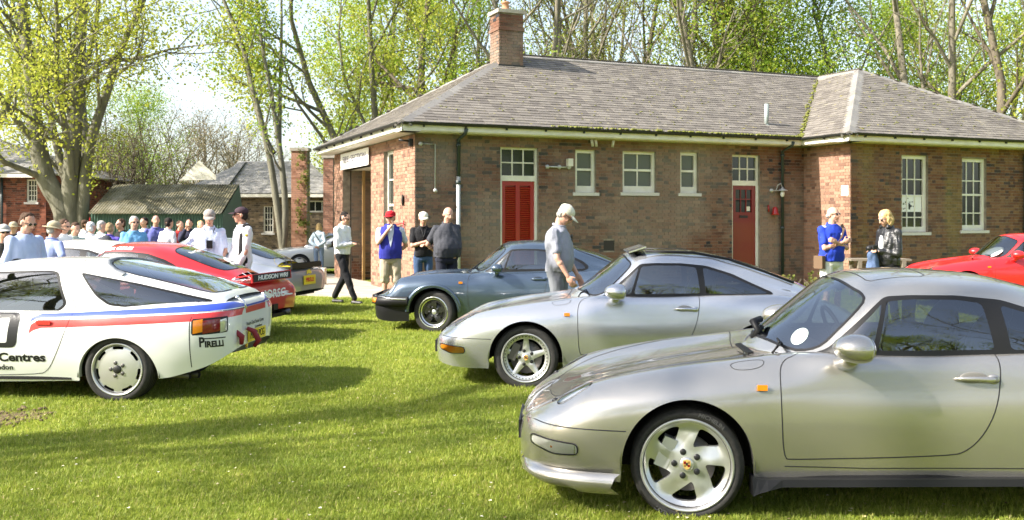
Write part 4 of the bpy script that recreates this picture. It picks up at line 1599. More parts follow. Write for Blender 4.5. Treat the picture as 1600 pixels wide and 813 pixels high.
WS911 = smoothp([(1.445, -.02), (1.45, .0), (1.468, .16), (1.512, .32), (1.578, .46), (1.655, .565), (1.72, .60), (1.80, .60), (1.91, .588), (1.968, .562), (1.968, .48), (1.945, .38), (1.925, .2), (1.915, 0), (1.915, -.02)], 1)
RW911 = smoothp([(2.93, -.02), (2.93, 0), (2.95, .30), (3.0, .42), (3.1, .445), (3.5, .42), (3.66, .37), (3.72, .28), (3.75, 0), (3.75, -.02)], 1)


def flip_path(p): return p


def interior(root, lo, seat_mat=None, wheel_mat=None, x0=1.75, tall=True, w=.66, zt=.0):
    seat_mat = seat_mat or M_SEAT
    t = MB()
    t.box((1.62, -w, .30), (2.1, 0, 0), (0, 2 * w, 0), (0, 0, .02))
    t.box((1.60, -w, .30), (.02, 0, 0), (0, 2 * w, 0), (0, 0, .50))
    for s_ in (-1, 1): t.box((1.62, s_ * w - .01, .30), (1.9, 0, 0), (0, .02, 0), (0, 0, .53))
    t.box((3.3, -w, .30), (.02, 0, 0), (0, 2 * w, 0), (0, 0, .58))
    t.box((3.0, -w, .62), (.5, 0, 0), (0, 2 * w, 0), (0, 0, .03))
    t.build('cabin_tub', M_INT, root)
    d = MB()
    d.tube([(1.76, -.62, .80), (1.76, .62, .80)], .10, 12)
    d.box((1.50, -.55, .80), (.3, 0, 0), (0, 1.1, 0), (0, 0, .05))
    d.build('dashboard', M_INT, root)
    for sy in (-.36, .36):
        s = MB()
        s.ell((2.42, sy, .56), (.26, .24, .09), 14, 8)
        mt = Matrix.Rotation(R(-18), 3, 'Y')
        s.ell((2.70, sy, .80), (.09, .23, .33), 14, 10, mat=Matrix.Rotation(R(16), 3, 'Y'))
        for e in (-1, 1): s.ell((2.66, sy + e * .19, .72), (.10, .05, .22), 10, 8, mat=Matrix.Rotation(R(16), 3, 'Y'))
        so_ = s.build('seat', seat_mat, root)
        h = MB()
        h.ell((2.80, sy, 1.10), (.055, .13, .095), 12, 8)
        h.build('headrest', seat_mat, so_)
    sw = MB()
    c = Vector((2.06, .36, .88))
    ax = Vector((.88, 0, .40)).normalized()
    up_ = Vector((-.40, 0, .88)).normalized()
    ring = [c + (Vector((0, 1, 0)) * math.cos(a) + up_ * math.sin(a)) * .185 for a in np.linspace(0, 2 * PI, 33)]
    sw.tube(ring, .014, 8, cap=False)
    for a in (PI / 2 + 2.1, PI / 2 - 2.1, 0.1, PI - .1): sw.tube([c, c + (Vector((0, 1, 0)) * math.cos(a) + up_ * math.sin(a)) * .18], .014, 6)
    sw.ell(c, (.03, .06, .06), 10, 6)
    sw.build('steering_wheel', wheel_mat or M_INT, root)
    mr = MB(); mr.ell((1.98, .0, 1.215), (.015, .11, .03), 10, 6); mr.build('rear_view_mirror', M_INT, root)


def project(bvh, me, origin, right, up, direction, off=.002, maxd=3.0):
    """lays a flat 2-D mesh on the skin along direction"""
    right, up, direction = Vector(right), Vector(up), Vector(direction).normalized()
    o = Vector(origin)
    bm = bmesh.new(); bm.from_mesh(me)
    for v in bm.verts:
        p = o + right * v.co.x + up * v.co.y
        hit, n, i, d = bvh.ray_cast(p, direction, maxd)
        if hit is not None:
            v.co = hit - direction * off
        else: v.co = p
    bm.to_mesh(me); bm.free()
    return me


def car_bvh(objs):
    V, F = [], []
    for o in objs:
        b = len(V)
        V += [v.co.copy() for v in o.data.vertices]
        F += [tuple(b + i for i in p.vertices) for p in o.data.polygons]
    return BVHTree.FromPolygons(V, F)


def decal_text(root, bvh, body, size, o, right, up, direction, mat, width=None, bold=0.0, shear=0.0, name='lettering', off=.003):
    me = text_mesh2d(body, size, width, bold, 0, shear)
    project(bvh, me, o, right, up, direction, off)
    me.name = name
    ob = link(name, me, root, mat)
    return ob


def decal_quad(root, bvh, w, h, o, right, up, direction, mat, name='sticker', off=.002, n=6, ell=False):
    mb = MB()
    if ell:
        pts = [(0, 0, 0)] + [(w / 2 * math.cos(2 * PI * k / 28), h / 2 * math.sin(2 * PI * k / 28), 0) for k in range(28)]
        mb.add(pts, [(0, 1 + k, 1 + (k + 1) % 28) for k in range(28)])
    else:
        vs = [(-w / 2 + w * i / n, -h / 2 + h * j / n, 0) for j in range(n + 1) for i in range(n + 1)]
        mb.add(vs, [(j * (n + 1) + i, j * (n + 1) + i + 1, (j + 1) * (n + 1) + i + 1, (j + 1) * (n + 1) + i) for j in range(n) for i in range(n)])
    me = mb.mesh(name, mat)
    project(bvh, me, o, right, up, direction, off)
    return link(name, me, root)


def end_cap(root, surf, i, mat, name):
    p = surf.pos[i]
    pts = [tuple(q) for q in p] + [(q[0], -q[1], q[2]) for q in p[::-1][1:]]
    mb = MB(); n = len(pts)
    mb.add(pts + [(p[0][0], 0, float(p[:, 2].mean()))], [((k, k + 1, n) if i == 0 else (k + 1, k, n)) for k in range(n - 1)] + [(n - 1, 0, n) if i == 0 else (0, n - 1, n)])
    return mb.build(name, mat, root)


def dom_decal(root, surf, me, cx, cz, mat, near=True, mode='side', off=.0025, name='lettering', rear_c=0.0, slant=0.0):
    """flat 2-D mesh wrapped on the skin; mode side: x runs along the car, mode rear: x runs across the tail"""
    for v in me.vertices:
        X, Z = v.co.x, cz + v.co.y + slant * v.co.x
        if mode == 'side':
            u, Y, ZZ = surf.row(cx + (X if near else -X))
            sg = -1 if near else 1
        elif mode == 'rear':       # X across the tail, + towards the far side
            d = cx + X
            sg = 1 if d > 0 else -1
            i = -1
            endw = surf.Y[-1].max()
            if abs(d) < endw:
                v.co = Vector((surf.X[-1] + off, d, Z)); continue
            u = surf.U[-1] - (abs(d) - endw)
            k = min(max(np.searchsorted(surf.U, u) - 1, 0), len(surf.U) - 2)
            a = (u - surf.U[k]) / (surf.U[k + 1] - surf.U[k])
            ZZ = surf.Z[k] * (1 - a) + surf.Z[k + 1] * a
        if mode == 'roof':
            u = surf.row(cx + (X if near else -X))[0]; sg = -1 if near else 1
            t = surf.T[14] + cz + v.co.y
        else: t = surf._z(ZZ, Z)
        p, n = surf.at(np.array([u]), np.array([t]))
        p = p[0] + n[0] * off
        v.co = Vector((p[0], p[1] * sg, p[2]))
    me.name = name
    return link(name, me, root, mat)


def quad2d(w, h, n=10, m=4):
    mb = MB()
    mb.add([(-w / 2 + w * i / n, -h / 2 + h * j / m, 0) for j in range(m + 1) for i in range(n + 1)],
           [(j * (n + 1) + i, j * (n + 1) + i + 1, (j + 1) * (n + 1) + i + 1, (j + 1) * (n + 1) + i) for j in range(m) for i in range(n)])
    me = bpy.data.meshes.new('quad'); me.from_pydata(mb.v, [], mb.f); return me


def side_panels(root, P, names, mats):
    """door or glass on both sides as two objects each"""
    obs = []
    for nm, mt in zip(names, mats):
        if nm not in P: continue
        for w_ in ('near', 'far'):
            obs.append(link(nm, panel_mesh(nm, *P[nm], mt, w_), root))
    return obs


def mirror_obj(root, paint, x=1.80, z=.93, y=.92, sc=1.0):
    for sg in (-1, 1):
        m = MB()
        n_, k_ = 20, 12
        vs = []
        m.ell((x + .02, sg * y, z + .01), (.130 * sc, .115 * sc, .078 * sc), n_, k_)
        V2 = []
        for p in m.v:
            px, py, pz = p
            if px > x + .07: px = x + .07 + (px - x - .07) * .4
            V2.append((px, py, pz - .02 * (px - x)))
        m.v = V2
        m.tube([(x - .015, sg * (y - .16), z - .085), (x, sg * (y - .07), z - .06), (x + .01, sg * (y - .02), z - .02)], [.055 * sc, .045 * sc, .05 * sc], 12)
        mo = m.build('door_mirror', paint, root)
        g_ = MB(); g_.ell((x + .088 * sc, sg * y, z + .012), (.006, .09 * sc, .052 * sc), 16, 8); g_.build('mirror_glass', M_CHROME, mo)
        b_ = MB(); b_.ell((x - .01, sg * (y - .155), z - .10), (.065, .03, .018), 12, 6); b_.build('mirror_foot', M_TRIM, mo)


def handle(root, paint, x0, x1, z, y, recess=True):
    for sg in (-1, 1):
        m = MB()
        n_ = 8
        for i in range(1): pass
        m.tube([(x0 - .005, sg * (y + .002), z), (x0 + .03, sg * (y + .018), z + .004), ((x0 + x1) / 2, sg * (y + .026), z + .004), (x1 - .03, sg * (y + .022), z), (x1, sg * (y + .012), z)], [.008, .012, .014, .017, .018], 10)
        m.ell((x1 - .01, sg * (y + .004), z), (.035, .018, .028), 12, 8)
        h_ = m.build('door_handle', paint, root)
        r_ = MB(); r_.ell(((x0 + x1) / 2 - .01, sg * (y + .0005), z + .005), (.075, .006, .034), 20, 8); r_.build('handle_recess', pmat(paint.name + '_recess', tuple(c * .45 for c in BS(paint).inputs['Base Color'].default_value[:3]), .5, .3), h_)  # darkened paint on a shallow bulge, recess shade put into the colour
        k_ = MB(); k_.ell((x1 - .008, sg * (y + .022), z), (.009, .004, .009), 10, 6); k_.build('lock', M_BLACK, h_)


def make_911(name, kind, paint, label, origin, theta, wheels, steer=0, lamp='oval', group=None, seats=None, wheel_y=.80, targa=False, detail=True, sw_mat=None, race=False, rimr=.236, tr=.315, frontlamp='clear', bumper_mat=None, hubdrop=.03, rear_mat=None):
    root = empty(name, (origin[0], origin[1], 0), R(theta), label, 'car', group)
    lo, gr = lower911(kind), GR911
    ra = .356 if kind != 'g' else .352
    fx, rx, zc = .935, 3.205, .292
    door = smoothp([(1.437, .60), (1.438, .78), (1.475, .845), (1.56, .872), (1.70, .93), (2.60, .93), (2.612, .86), (2.606, .785), (2.572, .614), (2.51, .477), (2.43, .385), (2.34, .352), (1.50, .322), (1.452, .33)], 2)
    cabin = [(1.70, -.02), (1.70, .60), (1.85, .665), (3.0, .665), (3.3, .60), (3.35, -.02)]
    bonnet = smoothp([(.175, -.03), (.175, 0), (.19, .24), (.25, .40), (.40, .475), (.70, .54), (1.20, .588), (1.375, .615), (1.405, .585), (1.355, .3), (1.33, 0), (1.33, -.03)], 1)
    elid = smoothp([(3.76, -.03), (3.76, 0), (3.74, .35), (3.85, .44), (4.04, .38), (4.08, .2), (4.09, 0), (4.09, -.03)], 1)
    # body-coloured front bumper skin under a shut line
    bline = [(-.2, .45), (.0, .45), (.10, .475), (.25, .474), (.60, .47), (.66, .47), (.66, -.1), (-.2, -.1)]
    regs = [(None, lo.side(arch(fx, zc, ra, -.1))), (None, lo.side(arch(rx, zc, ra, -.1))), (None, lo.top(cabin))]
    if lamp == 'oval':
        hl = [(.325 + .098 * math.cos(a), .600 + .055 * math.sin(a)) for a in np.linspace(0, 2 * PI, 28)[:-1]]
        regs.append(('headlight', lo.top(hl, dens=.02)))
    if lamp == 'round':
        hl = [(.315 + .070 * math.cos(a), .66 + .10 * math.sin(a)) for a in np.linspace(0, 2 * PI, 28)[:-1]]
        regs.append(('headlight', lo.top(hl, dens=.02)))
    if kind != 'g':
        ind = roundp([(.070, .350), (.075, .400), (.335, .386), (.34, .328), (.20, .318)], .025)
        regs.append(('front_indicator', lo.side(ind, dens=.02)))
    regs.append(('front_bumper', lo.side(bline)))
    regs.append(('rear_bumper', lo.side([(3.50, .52), (4.4, .52), (4.4, -.1), (3.50, -.1)])))
    regs.append(('bonnet', lo.top(bonnet)))
    regs.append(('engine_lid', lo.top(elid)))
    regs.append(('door', lo.side(door)))
    P = cut_panels(lo, regs)
    mm = {'body': paint, 'front_bumper': bumper_mat or paint, 'rear_bumper': bumper_mat or paint, 'bonnet': paint, 'engine_lid': paint}
    skins = []
    for nm in ('body', 'front_bumper', 'rear_bumper', 'bonnet', 'engine_lid'):
        if nm in P: skins.append(link(nm, panel_mesh(nm, *P[nm], mm[nm]), root))
    skins += side_panels(root, P, ['door'], [paint])
    if 'front_indicator' in P:
        for w_ in ('near', 'far'):
            bk = link('front_indicator', panel_mesh('front_indicator', *P['front_indicator'], pmat('indicator_bowl', (.90, .90, .86), .5, .0) if frontlamp == 'clear' else M_AMBER, w_, -.004 if frontlamp == 'clear' else .001), root)
            link('indicator_glass', panel_mesh('indicator_glass', *P['front_indicator'], G_LENS, w_, .004), bk)
            rm_ = MB(); ribbon(rm_, lo, lo.side(ind, dens=.02), .007, .005, sides=(-1 if w_ == 'near' else 1,), closed=True); rm_.build('indicator_rim', M_TRIM, bk)
            if frontlamp == 'clear':
                rb = MB()
                for k in range(1): ribbon(rb, lo, lo.side([(.32, .315), (.32, .385)], False), .004, .001, sides=(-1 if w_ == 'near' else 1,))
                rb.build('indicator_ribs', M_ALLOYD, bk)['kind'] = 'stuff'
    if 'headlight' in P:
        for w_ in ('near', 'far'):
            bk = link('headlight', panel_mesh('headlight', *P['headlight'], pmat('lamp_bowl', (.85, .87, .90), .4, .3), w_, -.012), root)
            link('headlight_glass', panel_mesh('headlight_glass', *P['headlight'], G_LENS, w_, .002), bk)
            hr_ = MB(); ribbon(hr_, lo, lo.top(hl, dens=.02), .007, .003, sides=(-1 if w_ == 'near' else 1,), closed=True); hr_.build('headlight_rim', M_TRIM, bk)
    end_cap(root, lo, 0, bumper_mat or paint, 'nose_panel')
    end_cap(root, lo, -1, paint, 'tail_panel')
    # greenhouse
    zr = lambda x: float(np.interp(x, [1.68, 1.80, 1.90, 2.0, 2.08, 2.3, 2.7, 3.0, 3.3, 3.6], [.885, .975, 1.07, 1.155, 1.20, 1.222, 1.19, 1.11, 1.01, .915]))
    if not targa:
        outline = roundp([(1.66, .87), (1.735, .905), (2.005, 1.150), (2.06, 1.195), (2.20, 1.203), (2.45, 1.202), (2.70, 1.178), (2.95, 1.10), (3.12, 1.025), (3.20, .96), (3.20, .915), (3.12, .885), (2.6, .882), (1.70, .86)])
        gq = roundp([(2.70, .915), (2.685, 1.15), (2.90, 1.085), (3.07, 1.01), (3.15, .95), (3.14, .915)])
        gm = roundp([(1.985, .905), (2.065, 1.168), (2.20, 1.180), (2.45, 1.178), (2.585, 1.160), (2.612, .915)])
    else:
        outline = roundp([(1.66, .87), (1.735, .905), (2.005, 1.150), (2.06, 1.195), (2.20, 1.203), (2.45, 1.202), (2.70, 1.178), (2.95, 1.10), (3.15, 1.005), (3.33, .925), (3.34, .90), (3.12, .885), (2.6, .882), (1.70, .86)])
        gq = roundp([(2.68, .91), (2.665, 1.16), (2.90, 1.09), (3.10, 1.00), (3.28, .92), (3.26, .912)])
        gm = roundp([(1.985, .905), (2.065, 1.168), (2.20, 1.180), (2.45, 1.178), (2.60, 1.160), (2.628, .915)])
    gf = roundp([(1.775, .905), (2.01, 1.128), (2.04, 1.16), (1.955, .905)])
    R2 = [('quarter_window', gr.side(gq)), ('side_window', gr.side(gm)), ('quarter_light', gr.side(gf)), ('window_frame', gr.side(outline)), ('windscreen', gr.top(WS911)), ('rear_window', gr.top(RW911))]
    if targa:
        R2.append(('glass_roof', gr.top([(2.0, -.02), (2.01, .2), (2.04, .42), (2.10, .455), (2.90, .44), (3.6, .36), (3.74, .2), (3.76, -.02)])))
        R2 = [r_ for r_ in R2 if r_[0] != 'rear_window']
    Q = cut_panels(gr, R2)
    skins.append(link('roof', panel_mesh('roof', *Q['body'], paint), root))
    fr = side_panels(root, Q, ['window_frame'], [M_TRIM])
    gl = side_panels(root, Q, ['side_window', 'quarter_light', 'quarter_window'], [G_CAR] * 3)
    wsp = link('windscreen', panel_mesh('windscreen', *Q['windscreen'], G_CAR), root); gl.append(wsp)
    if 'rear_window' in Q: gl.append(link('rear_window', panel_mesh('rear_window', *Q['rear_window'], G_CAR), root))
    if targa: gl.append(link('glass_roof', panel_mesh('glass_roof', *Q['glass_roof'], pmat('dark_roof_glass', (.008, .009, .01), .05, coat=1)), root))
    sl_ = MB()
    ribbon(sl_, gr, gr.top([p for p in WS911 if p[1] >= 0], False), .016, .003)
    if not targa: ribbon(sl_, gr, gr.top([p for p in RW911 if p[1] >= 0], False), .016, .003)
    ribbon(sl_, gr, gr.side([(1.972, .90), (2.054, 1.172)], False), .020, .004)
    sl_.build('window_seal', M_TRIM, root)
    # shut lines
    g_ = MB()
    ribbon(g_, lo, lo.side(door)[:], .006, closed=True)
    ribbon(g_, lo, lo.top([p for p in bonnet if p[1] >= 0], False), .006)
    ribbon(g_, lo, lo.top([p for p in elid if p[1] >= 0], False), .006)
    ribbon(g_, lo, lo.side([(.02, .45), (.10, .474), (.25, .474), (.60, .47)], False), .006)
    ribbon(g_, lo, lo.side([(3.54, .52), (3.9, .52), (4.2, .51)], False), .006)
    if kind != 'g': ribbon(g_, lo, lo.top(smoothp([(1.185, .655), (1.20, .735), (1.36, .735), (1.385, .655)], 2)), .004, closed=True)
    ribbon(g_, gr, gr.top([(2.02, 0), (2.03, .36), (2.05, .405), (2.33, .41), (2.365, .37), (2.37, 0)], False), .006) if not targa else None
    ribbon(g_, lo, lo.side([(1.46, .285), (1.9, .278), (2.85, .292)], False), .005) if kind != 'g' else None
    g_.build('shut_lines', M_GAP, root)['kind'] = 'stuff'
    # arch lips
    for cx in (fx, rx):
        path = lo.side([p for p in arch(cx, zc, ra, .05) if p[1] > .2], False)
        A = np.array(path)
        p, n = lo.at(A[:, 0], A[:, 1])
        for sg in (1, -1):
            al = MB()
            q = p * np.array([1, sg, 1])
            inn = q - np.array([0, sg * .045, 0])
            k = len(q)
            V = np.concatenate([q, inn])
            al.add([tuple(v) for v in V], [(i, i + 1, k + i + 1, k + i) if sg < 0 else (i + 1, i, k + i, k + i + 1) for i in range(k - 1)], 0, True)
            al.build('arch_lip', paint, root)
    # wheel wells, floor
    for cx in (fx, rx):
        for sg in (1, -1):
            ww = MB()
            pts = circ(cx, zc, ra + .012, PI + .12, -.12, 20)
            v = [(x, sg * .83, z) for x, z in pts] + [(x, sg * .45, z) for x, z in pts]
            k = len(pts)
            ww.add(v, [(i, i + 1, k + i + 1, k + i) for i in range(k - 1)] + [tuple(range(k, 2 * k))], 0)
            ww.build('wheel_well', M_WELL, root)
    fl = MB()
    zf = .19
    fl.box((.60 - .0, -.44, zf), (3.1, 0, 0), (0, .88, 0), (0, 0, .05))
    fl.box((1.36, -.80, zf + .01), (1.42, 0, 0), (0, 1.6, 0), (0, 0, .05))
    fl.box((.12, -.5, .24), (.46, 0, 0), (0, 1.0, 0), (0, 0, .04))
    fl.box((3.58, -.6, .30), (.5, 0, 0), (0, 1.2, 0), (0, 0, .04))
    fl.build('underbody', M_WELL, root)
    interior(root, lo, seats, sw_mat)
    mirror_obj(root, paint) if kind != 'g' else mirror_obj(root, paint, 1.86, .92, .90, .82)
    handle(root, paint, 2.37, 2.575, .768, float(np.interp(.768, [.5, .9], [.84, .80])) + .005)
    # side flasher
    for sg in (-1, 1):
        f_ = MB(); f_.bx(1.335, sg * .842, .715, .055, .012, .030); f_.build('side_flasher', M_AMBER, root)
    # wipers
    wp = MB()
    for (y0, y1) in ((.05, .50), (-.55, -.08)):
        wp.tube([(1.45, y0, .865), (1.475, y0 - .02, .905), (1.60 + .0, y0 + .40, .90)], .008, 6)
        wp.tube([(1.50, y0 + .05, .92), (1.57, y0 + .48, .915)], .006, 6)
    wp.build('wiper', M_TRIM, root)
    for (wx) in (fx, rx):
        for nr in (True, False):
            make_wheel(root, wx, (-1 if nr else 1) * (wheel_y if wx == fx or kind == 'n' else wheel_y + .03), tr - hubdrop, wheels, steer if wx == fx else 0, rimr, tr, .215, near=nr, detail=detail, mat=M_ALLOY)
    return root, lo, gr, skins, gl


GR911 = green911()


def place(hx, hY, lx, ly, th):
    c, s = math.cos(R(th)), math.sin(R(th))
    return (hx - (lx * c - ly * s), hY - (lx * s + ly * c))


def build_cars1():
    # ---- nearest car
    o = place(.958, 5.33, .935, -.80, -3)
    root, lo, gr, skins, gl = make_911('champagne_coupe', 'n', P_CHAMP, 'champagne metallic coupe with twisted five spoke wheels and round disc on its windscreen', o, -3, 'twist', -6, group='silver sports cars', rimr=.246, tr=.31)
    bv = car_bvh(skins)
    # front lip spoiler
    lp = MB()
    for sg in (-1, 1):
        path = [(.04, .30), (.06, .55), (.14, .70), (.30, .80), (.55, .855)]
        k = []
        for i, (x, y) in enumerate(smoothp(path, 2, False)):
            k.append((x, y))
        n_ = len(k)
        V = []
        for x, y in k: V.append((x + .02, sg * (y - .02), .235))
        for x, y in k: V.append((x - .012, sg * (y + .004), .222 - .004 * (x / .55)))
        for x, y in k: V.append((x - .036, sg * (y + .018), .192 - .025 * (x / .55)))
        for x, y in k: V.append((x + .02, sg * (y - .04), .115 if x > .3 else .13))
        F = []
        for q in range(3):
            for i in range(n_ - 1):
                f = (q * n_ + i, q * n_ + i + 1, (q + 1) * n_ + i + 1, (q + 1) * n_ + i)
                F.append(f[::-1] if sg > 0 else f)
        lp.add(V, F, 0, True)
    lp.add([(.03, -.3, .235), (.03, .3, .235), (-.0, .3, .205), (-.0, -.3, .205), (.03, .3, .13), (.03, -.3, .13)], [(0, 1, 2, 3), (3, 2, 4, 5)], 0)
    lp.build('lip_spoiler', P_CHAMP, root)
    sk = MB()
    for sg in (-1, 1):
        sk = MB()
        prof = [(1.28, .135, .235), (1.31, .150, .225), (1.36, .165, .222), (1.44, .182, .222), (1.9, .190, .228), (2.9, .208, .246)]
        V = []
        for x, z0, z1 in prof: V += [(x, sg * .76, z0), (x, sg * (.862 if x > 1.4 else .88), z0), (x, sg * .855, z1), (x, sg * .76, z1)]
        F = []
        for i in range(5):
            for q in range(4):
                f = (i * 4 + q, i * 4 + (q + 1) % 4, i * 4 + 4 + (q + 1) % 4, i * 4 + 4 + q)
                F.append(f if sg < 0 else f[::-1])
        F += [(0, 3, 2, 1), (20, 21, 22, 23)]
        sk.add(V, F)
        sk.build('side_skirt', M_TRIM, root)
    decal_quad(root, car_bvh([x for x in gl if x.name.startswith('windscreen')]), .115, .115, (1.2, -.43, 1.6), (0, 1, 0), (.83, 0, .55), (.55, 0, -.83), pmat('tax_disc_paper', (.50, .60, .56), .6), 'windscreen_disc', ell=True)
    tri = MB(); tri.add([(2.80, -.70, .93), (2.88, -.70, .93), (2.84, -.70, 1.0)], [(0, 1, 2)]); tri.build('warning_sticker', M_WHITEP, root)
    # cowl grille
    cg = MB()
    for k in range(12): cg.box((1.335 + .0, -.42 + k * .035, .838), (.035, 0, .004), (0, .028, 0), (0, 0, .012))
    cg.build('cowl_grille', M_TRIM, root)
    w_ = MB()
    for k in range(3): w_.tube([(1.44, -.02 + k * .02, .885), (1.50, .0 + k * .02, .95), (1.56, .05 + k * .02, .93)], .016, 6)
    w_.tube([(1.44, -.04, .87), (1.47, -.05, .94), (1.44, -.03, .99), (1.50, .03, 1.0)], .022, 8)
    w_.build('wiper_arm', M_TRIM, root)
    # number plate at the nose
    np_ = MB(); np_.box((-.012, -.26, .30), (.012, 0, 0), (0, .52, 0), (0, 0, .11)); np_.build('number_plate', M_BLACK, root)
    for sg in (-1, 1):
        bl = MB(); bl.ell((.20, sg * .70, .355), (.018, .018, .018), 10, 6); bl.build('indicator_bulb', M_AMBER, root)
    jet = MB(); jet.ell((.215, -.52, .572), (.022, .012, .02), 8, 6); jet.ell((.215, .52, .572), (.022, .012, .02), 8, 6); jet.build('washer_jet', M_BLACK, root)

    # ---- second silver car, targa with raised deflector
    o = place(.133, 9.45, .935, -.80, -3)
    root, lo, gr, skins, gl = make_911('silver_targa', 'n', P_SILVER, 'silver glass-roofed coupe with raised roof deflector, between the champagne and blue cars', o, -3, 'cup', -3, group='silver sports cars', targa=True, frontlamp='amber', rimr=.230)
    df = MB()
    df.add([(1.98, -.44, 1.285), (1.98, .44, 1.285), (2.02, -.44, 1.275), (2.02, .44, 1.275)], [])
    df.box((1.96, -.46, 1.295), (.17, 0, .055), (0, .92, 0), (-.004, 0, .012))
    df.build('wind_deflector', M_ALLOYD, root)
    df = MB()
    df.box((1.99, -.45, 1.27), (.02, 0, 0), (0, .02, 0), (0, 0, .05)); df.box((1.99, .43, 1.27), (.02, 0, 0), (0, .02, 0), (0, 0, .05))
    for sg in (-1, 1): df.tube([(2.12, sg * .45, 1.315), (2.6, sg * .45, 1.30), (2.95, sg * .44, 1.235), (3.3, sg * .42, 1.115), (3.6, sg * .38, 1.0)], .014, 6)
    df.build('roof_rail', M_TRIM, root)
    np_ = MB(); np_.box((-.02, -.26, .27), (.02, 0, 0), (0, .52, 0), (0, 0, .12)); np_.build('number_plate', M_BLACK, root)
    # ---- blue car
    o = place((677 - 800) / 107, 1520 / 107, .935, -.84, -3)
    root, lo, gr, skins, gl = make_911('blue_coupe', 'g', P_BLUE, 'slate blue coupe with black bumper and black five petal wheels behind the silver one', o, -3, 'fuchs', -13, lamp='round', wheel_y=.84, bumper_mat=M_TRIM, rimr=.205, tr=.312)
    for w in root.children:
        if w.name.startswith('wheel') and w.type == 'EMPTY':
            for c in w.children:
                if c.name.startswith('rim') and 'barrel' not in c.name and 'bolt' not in c.name:
                    c.data = c.data.copy(); c.data.materials.clear(); c.data.materials.append(pmat('black_petal_paint', (.012, .012, .013), .25, coat=.8))
                    c.data.update()
            lr = MB(); lr.lathe([(.232, -.004), (.226, -.014), (.214, -.013), (.205, .0), (.178, .022), (.165, .03)], 56); lr.build('polished_rim_lip', M_ALLOYD, w)
    bb = MB()
    ribbon(bb, lo, lo.side([(0.0, .44), (.03, .44), (.08, .44), (.2, .44), (.40, .44), (.565, .44)], False), .135, thick=.045)
    bb.add([(-.045, -.42, .375), (-.045, .42, .375), (-.045, .42, .505), (-.045, -.42, .505)], [(0, 3, 2, 1)])
    bb.build('front_bumper_bar', M_TRIM, root)
    b2 = MB()
    ribbon(b2, lo, lo.side([(.0, .475), (.03, .475), (.08, .475), (.2, .475), (.40, .475), (.545, .475)], False), .018, thick=.052)
    b2.build('bumper_strip', M_ALLOYD, root)
    am = MB()
    ribbon(am, lo, lo.side([(.02, .43), (.04, .43), (.07, .43), (.10, .43)], False), .075, thick=.05)
    am.build('front_indicator', M_AMBER, root)
    for cx, rr in ((.935, .385), (3.205, .385)):      # flare edges round the arches
        for sg in (-1, 1):
            fl = MB()
            ribbon(fl, lo, lo.side([p for p in arch(cx, .292, rr, .05) if p[1] > .22], False), .055, thick=.016, sides=(sg,))
            fl.build('arch_flare', P_BLUE, root)
    for sg in (-1, 1):
        ring = MB()
        ribbon(ring, lo, lo.top([(.315 + .075 * math.cos(a), .66 + .105 * math.sin(a)) for a in np.linspace(0, 2 * PI, 30)], False), .014, .004, sides=(sg,))
        ring.build('headlight_ring', M_CHROME, root)


def surf928():
    xk = [0, .04, .12, .3, .6, .95, 1.4, 1.9, 2.4, 2.9, 3.4, 3.8, 4.05, 4.2, 4.3, 4.35, 4.38, 4.39]
    W_ = [.4, .6, .74, .82, .86, .88, .875, .875, .875, .88, .897, .888, .862, .815, .745, .66, .54, .42]
    zb = [.25, .2, .18, .17, .16, .15, .15, .155, .16, .17, .18, .20, .26, .31, .37, .41, .44, .45]
    zc = [.48, .54, .60, .68, .74, .78, .80, .80, .80, .80, .83, .86, .868, .868, .862, .85, .83, .82]
    yc = [.34, .48, .58, .65, .70, .72, .76, .77, .775, .775, .77, .74, .70, .64, .56, .47, .38, .30]
    zm = [.5, .56, .62, .70, .76, .80, .82, .82, .82, .83, .84, .87, .875, .875, .87, .858, .835, .823]
    W_, zb, zc, yc, zm = map(np.array, (W_, zb, zc, yc, zm))
    d = zc - zb
    lo = Surf(xk, [(W_ - .07, zb), (W_ - .02, zb + .28 * d), (W_, zb + .56 * d), (W_ - .022, zb + .82 * d), (yc, zc), (yc * .68, (zc + zm) / 2), (yc * .34, zm), (yc * 0, zm)])
    xk = [1.22, 1.27, 1.36, 1.46, 1.56, 1.7, 1.85, 2.0, 2.2, 2.6, 3.0, 3.4, 3.8, 4.1, 4.24, 4.28]
    q = [
        ([.05, .25, .45, .60, .70, .76, .77, .77, .77, .77, .77, .755, .72, .66, .60, .57], [.77] * 13 + [.80, .82, .82]),
        ([.05, .25, .44, .58, .67, .72, .73, .735, .735, .735, .735, .72, .69, .63, .58, .55], [.79, .80, .81, .815, .82, .85, .90, .95, .98, .985, .98, .94, .90, .87, .86, .855]),
        ([.05, .23, .42, .56, .63, .66, .655, .65, .645, .64, .635, .63, .61, .585, .555, .53], [.80, .81, .815, .825, .835, .92, 1.0, 1.08, 1.145, 1.165, 1.150, 1.07, .985, .92, .885, .87]),
        ([.03, .16, .30, .40, .46, .49, .50, .50, .50, .50, .50, .50, .50, .49, .47, .45], [.81, .83, .87, .92, .97, 1.04, 1.11, 1.17, 1.215, 1.225, 1.205, 1.135, 1.045, .96, .915, .89]),
        ([.015, .08, .16, .22, .25, .26, .26, .26, .26, .26, .26, .26, .26, .26, .25, .24], [.815, .845, .895, .96, 1.02, 1.10, 1.165, 1.215, 1.245, 1.255, 1.240, 1.175, 1.08, .975, .925, .90]),
        ([0] * 16, [.82, .855, .905, .97, 1.03, 1.11, 1.175, 1.225, 1.252, 1.263, 1.248, 1.185, 1.088, .98, .93, .905])]
    gr = Surf(xk, [(np.array(a), np.array(b)) for a, b in q], m=7, smooth=2)
    return lo, gr


LO928, GR928 = surf928()


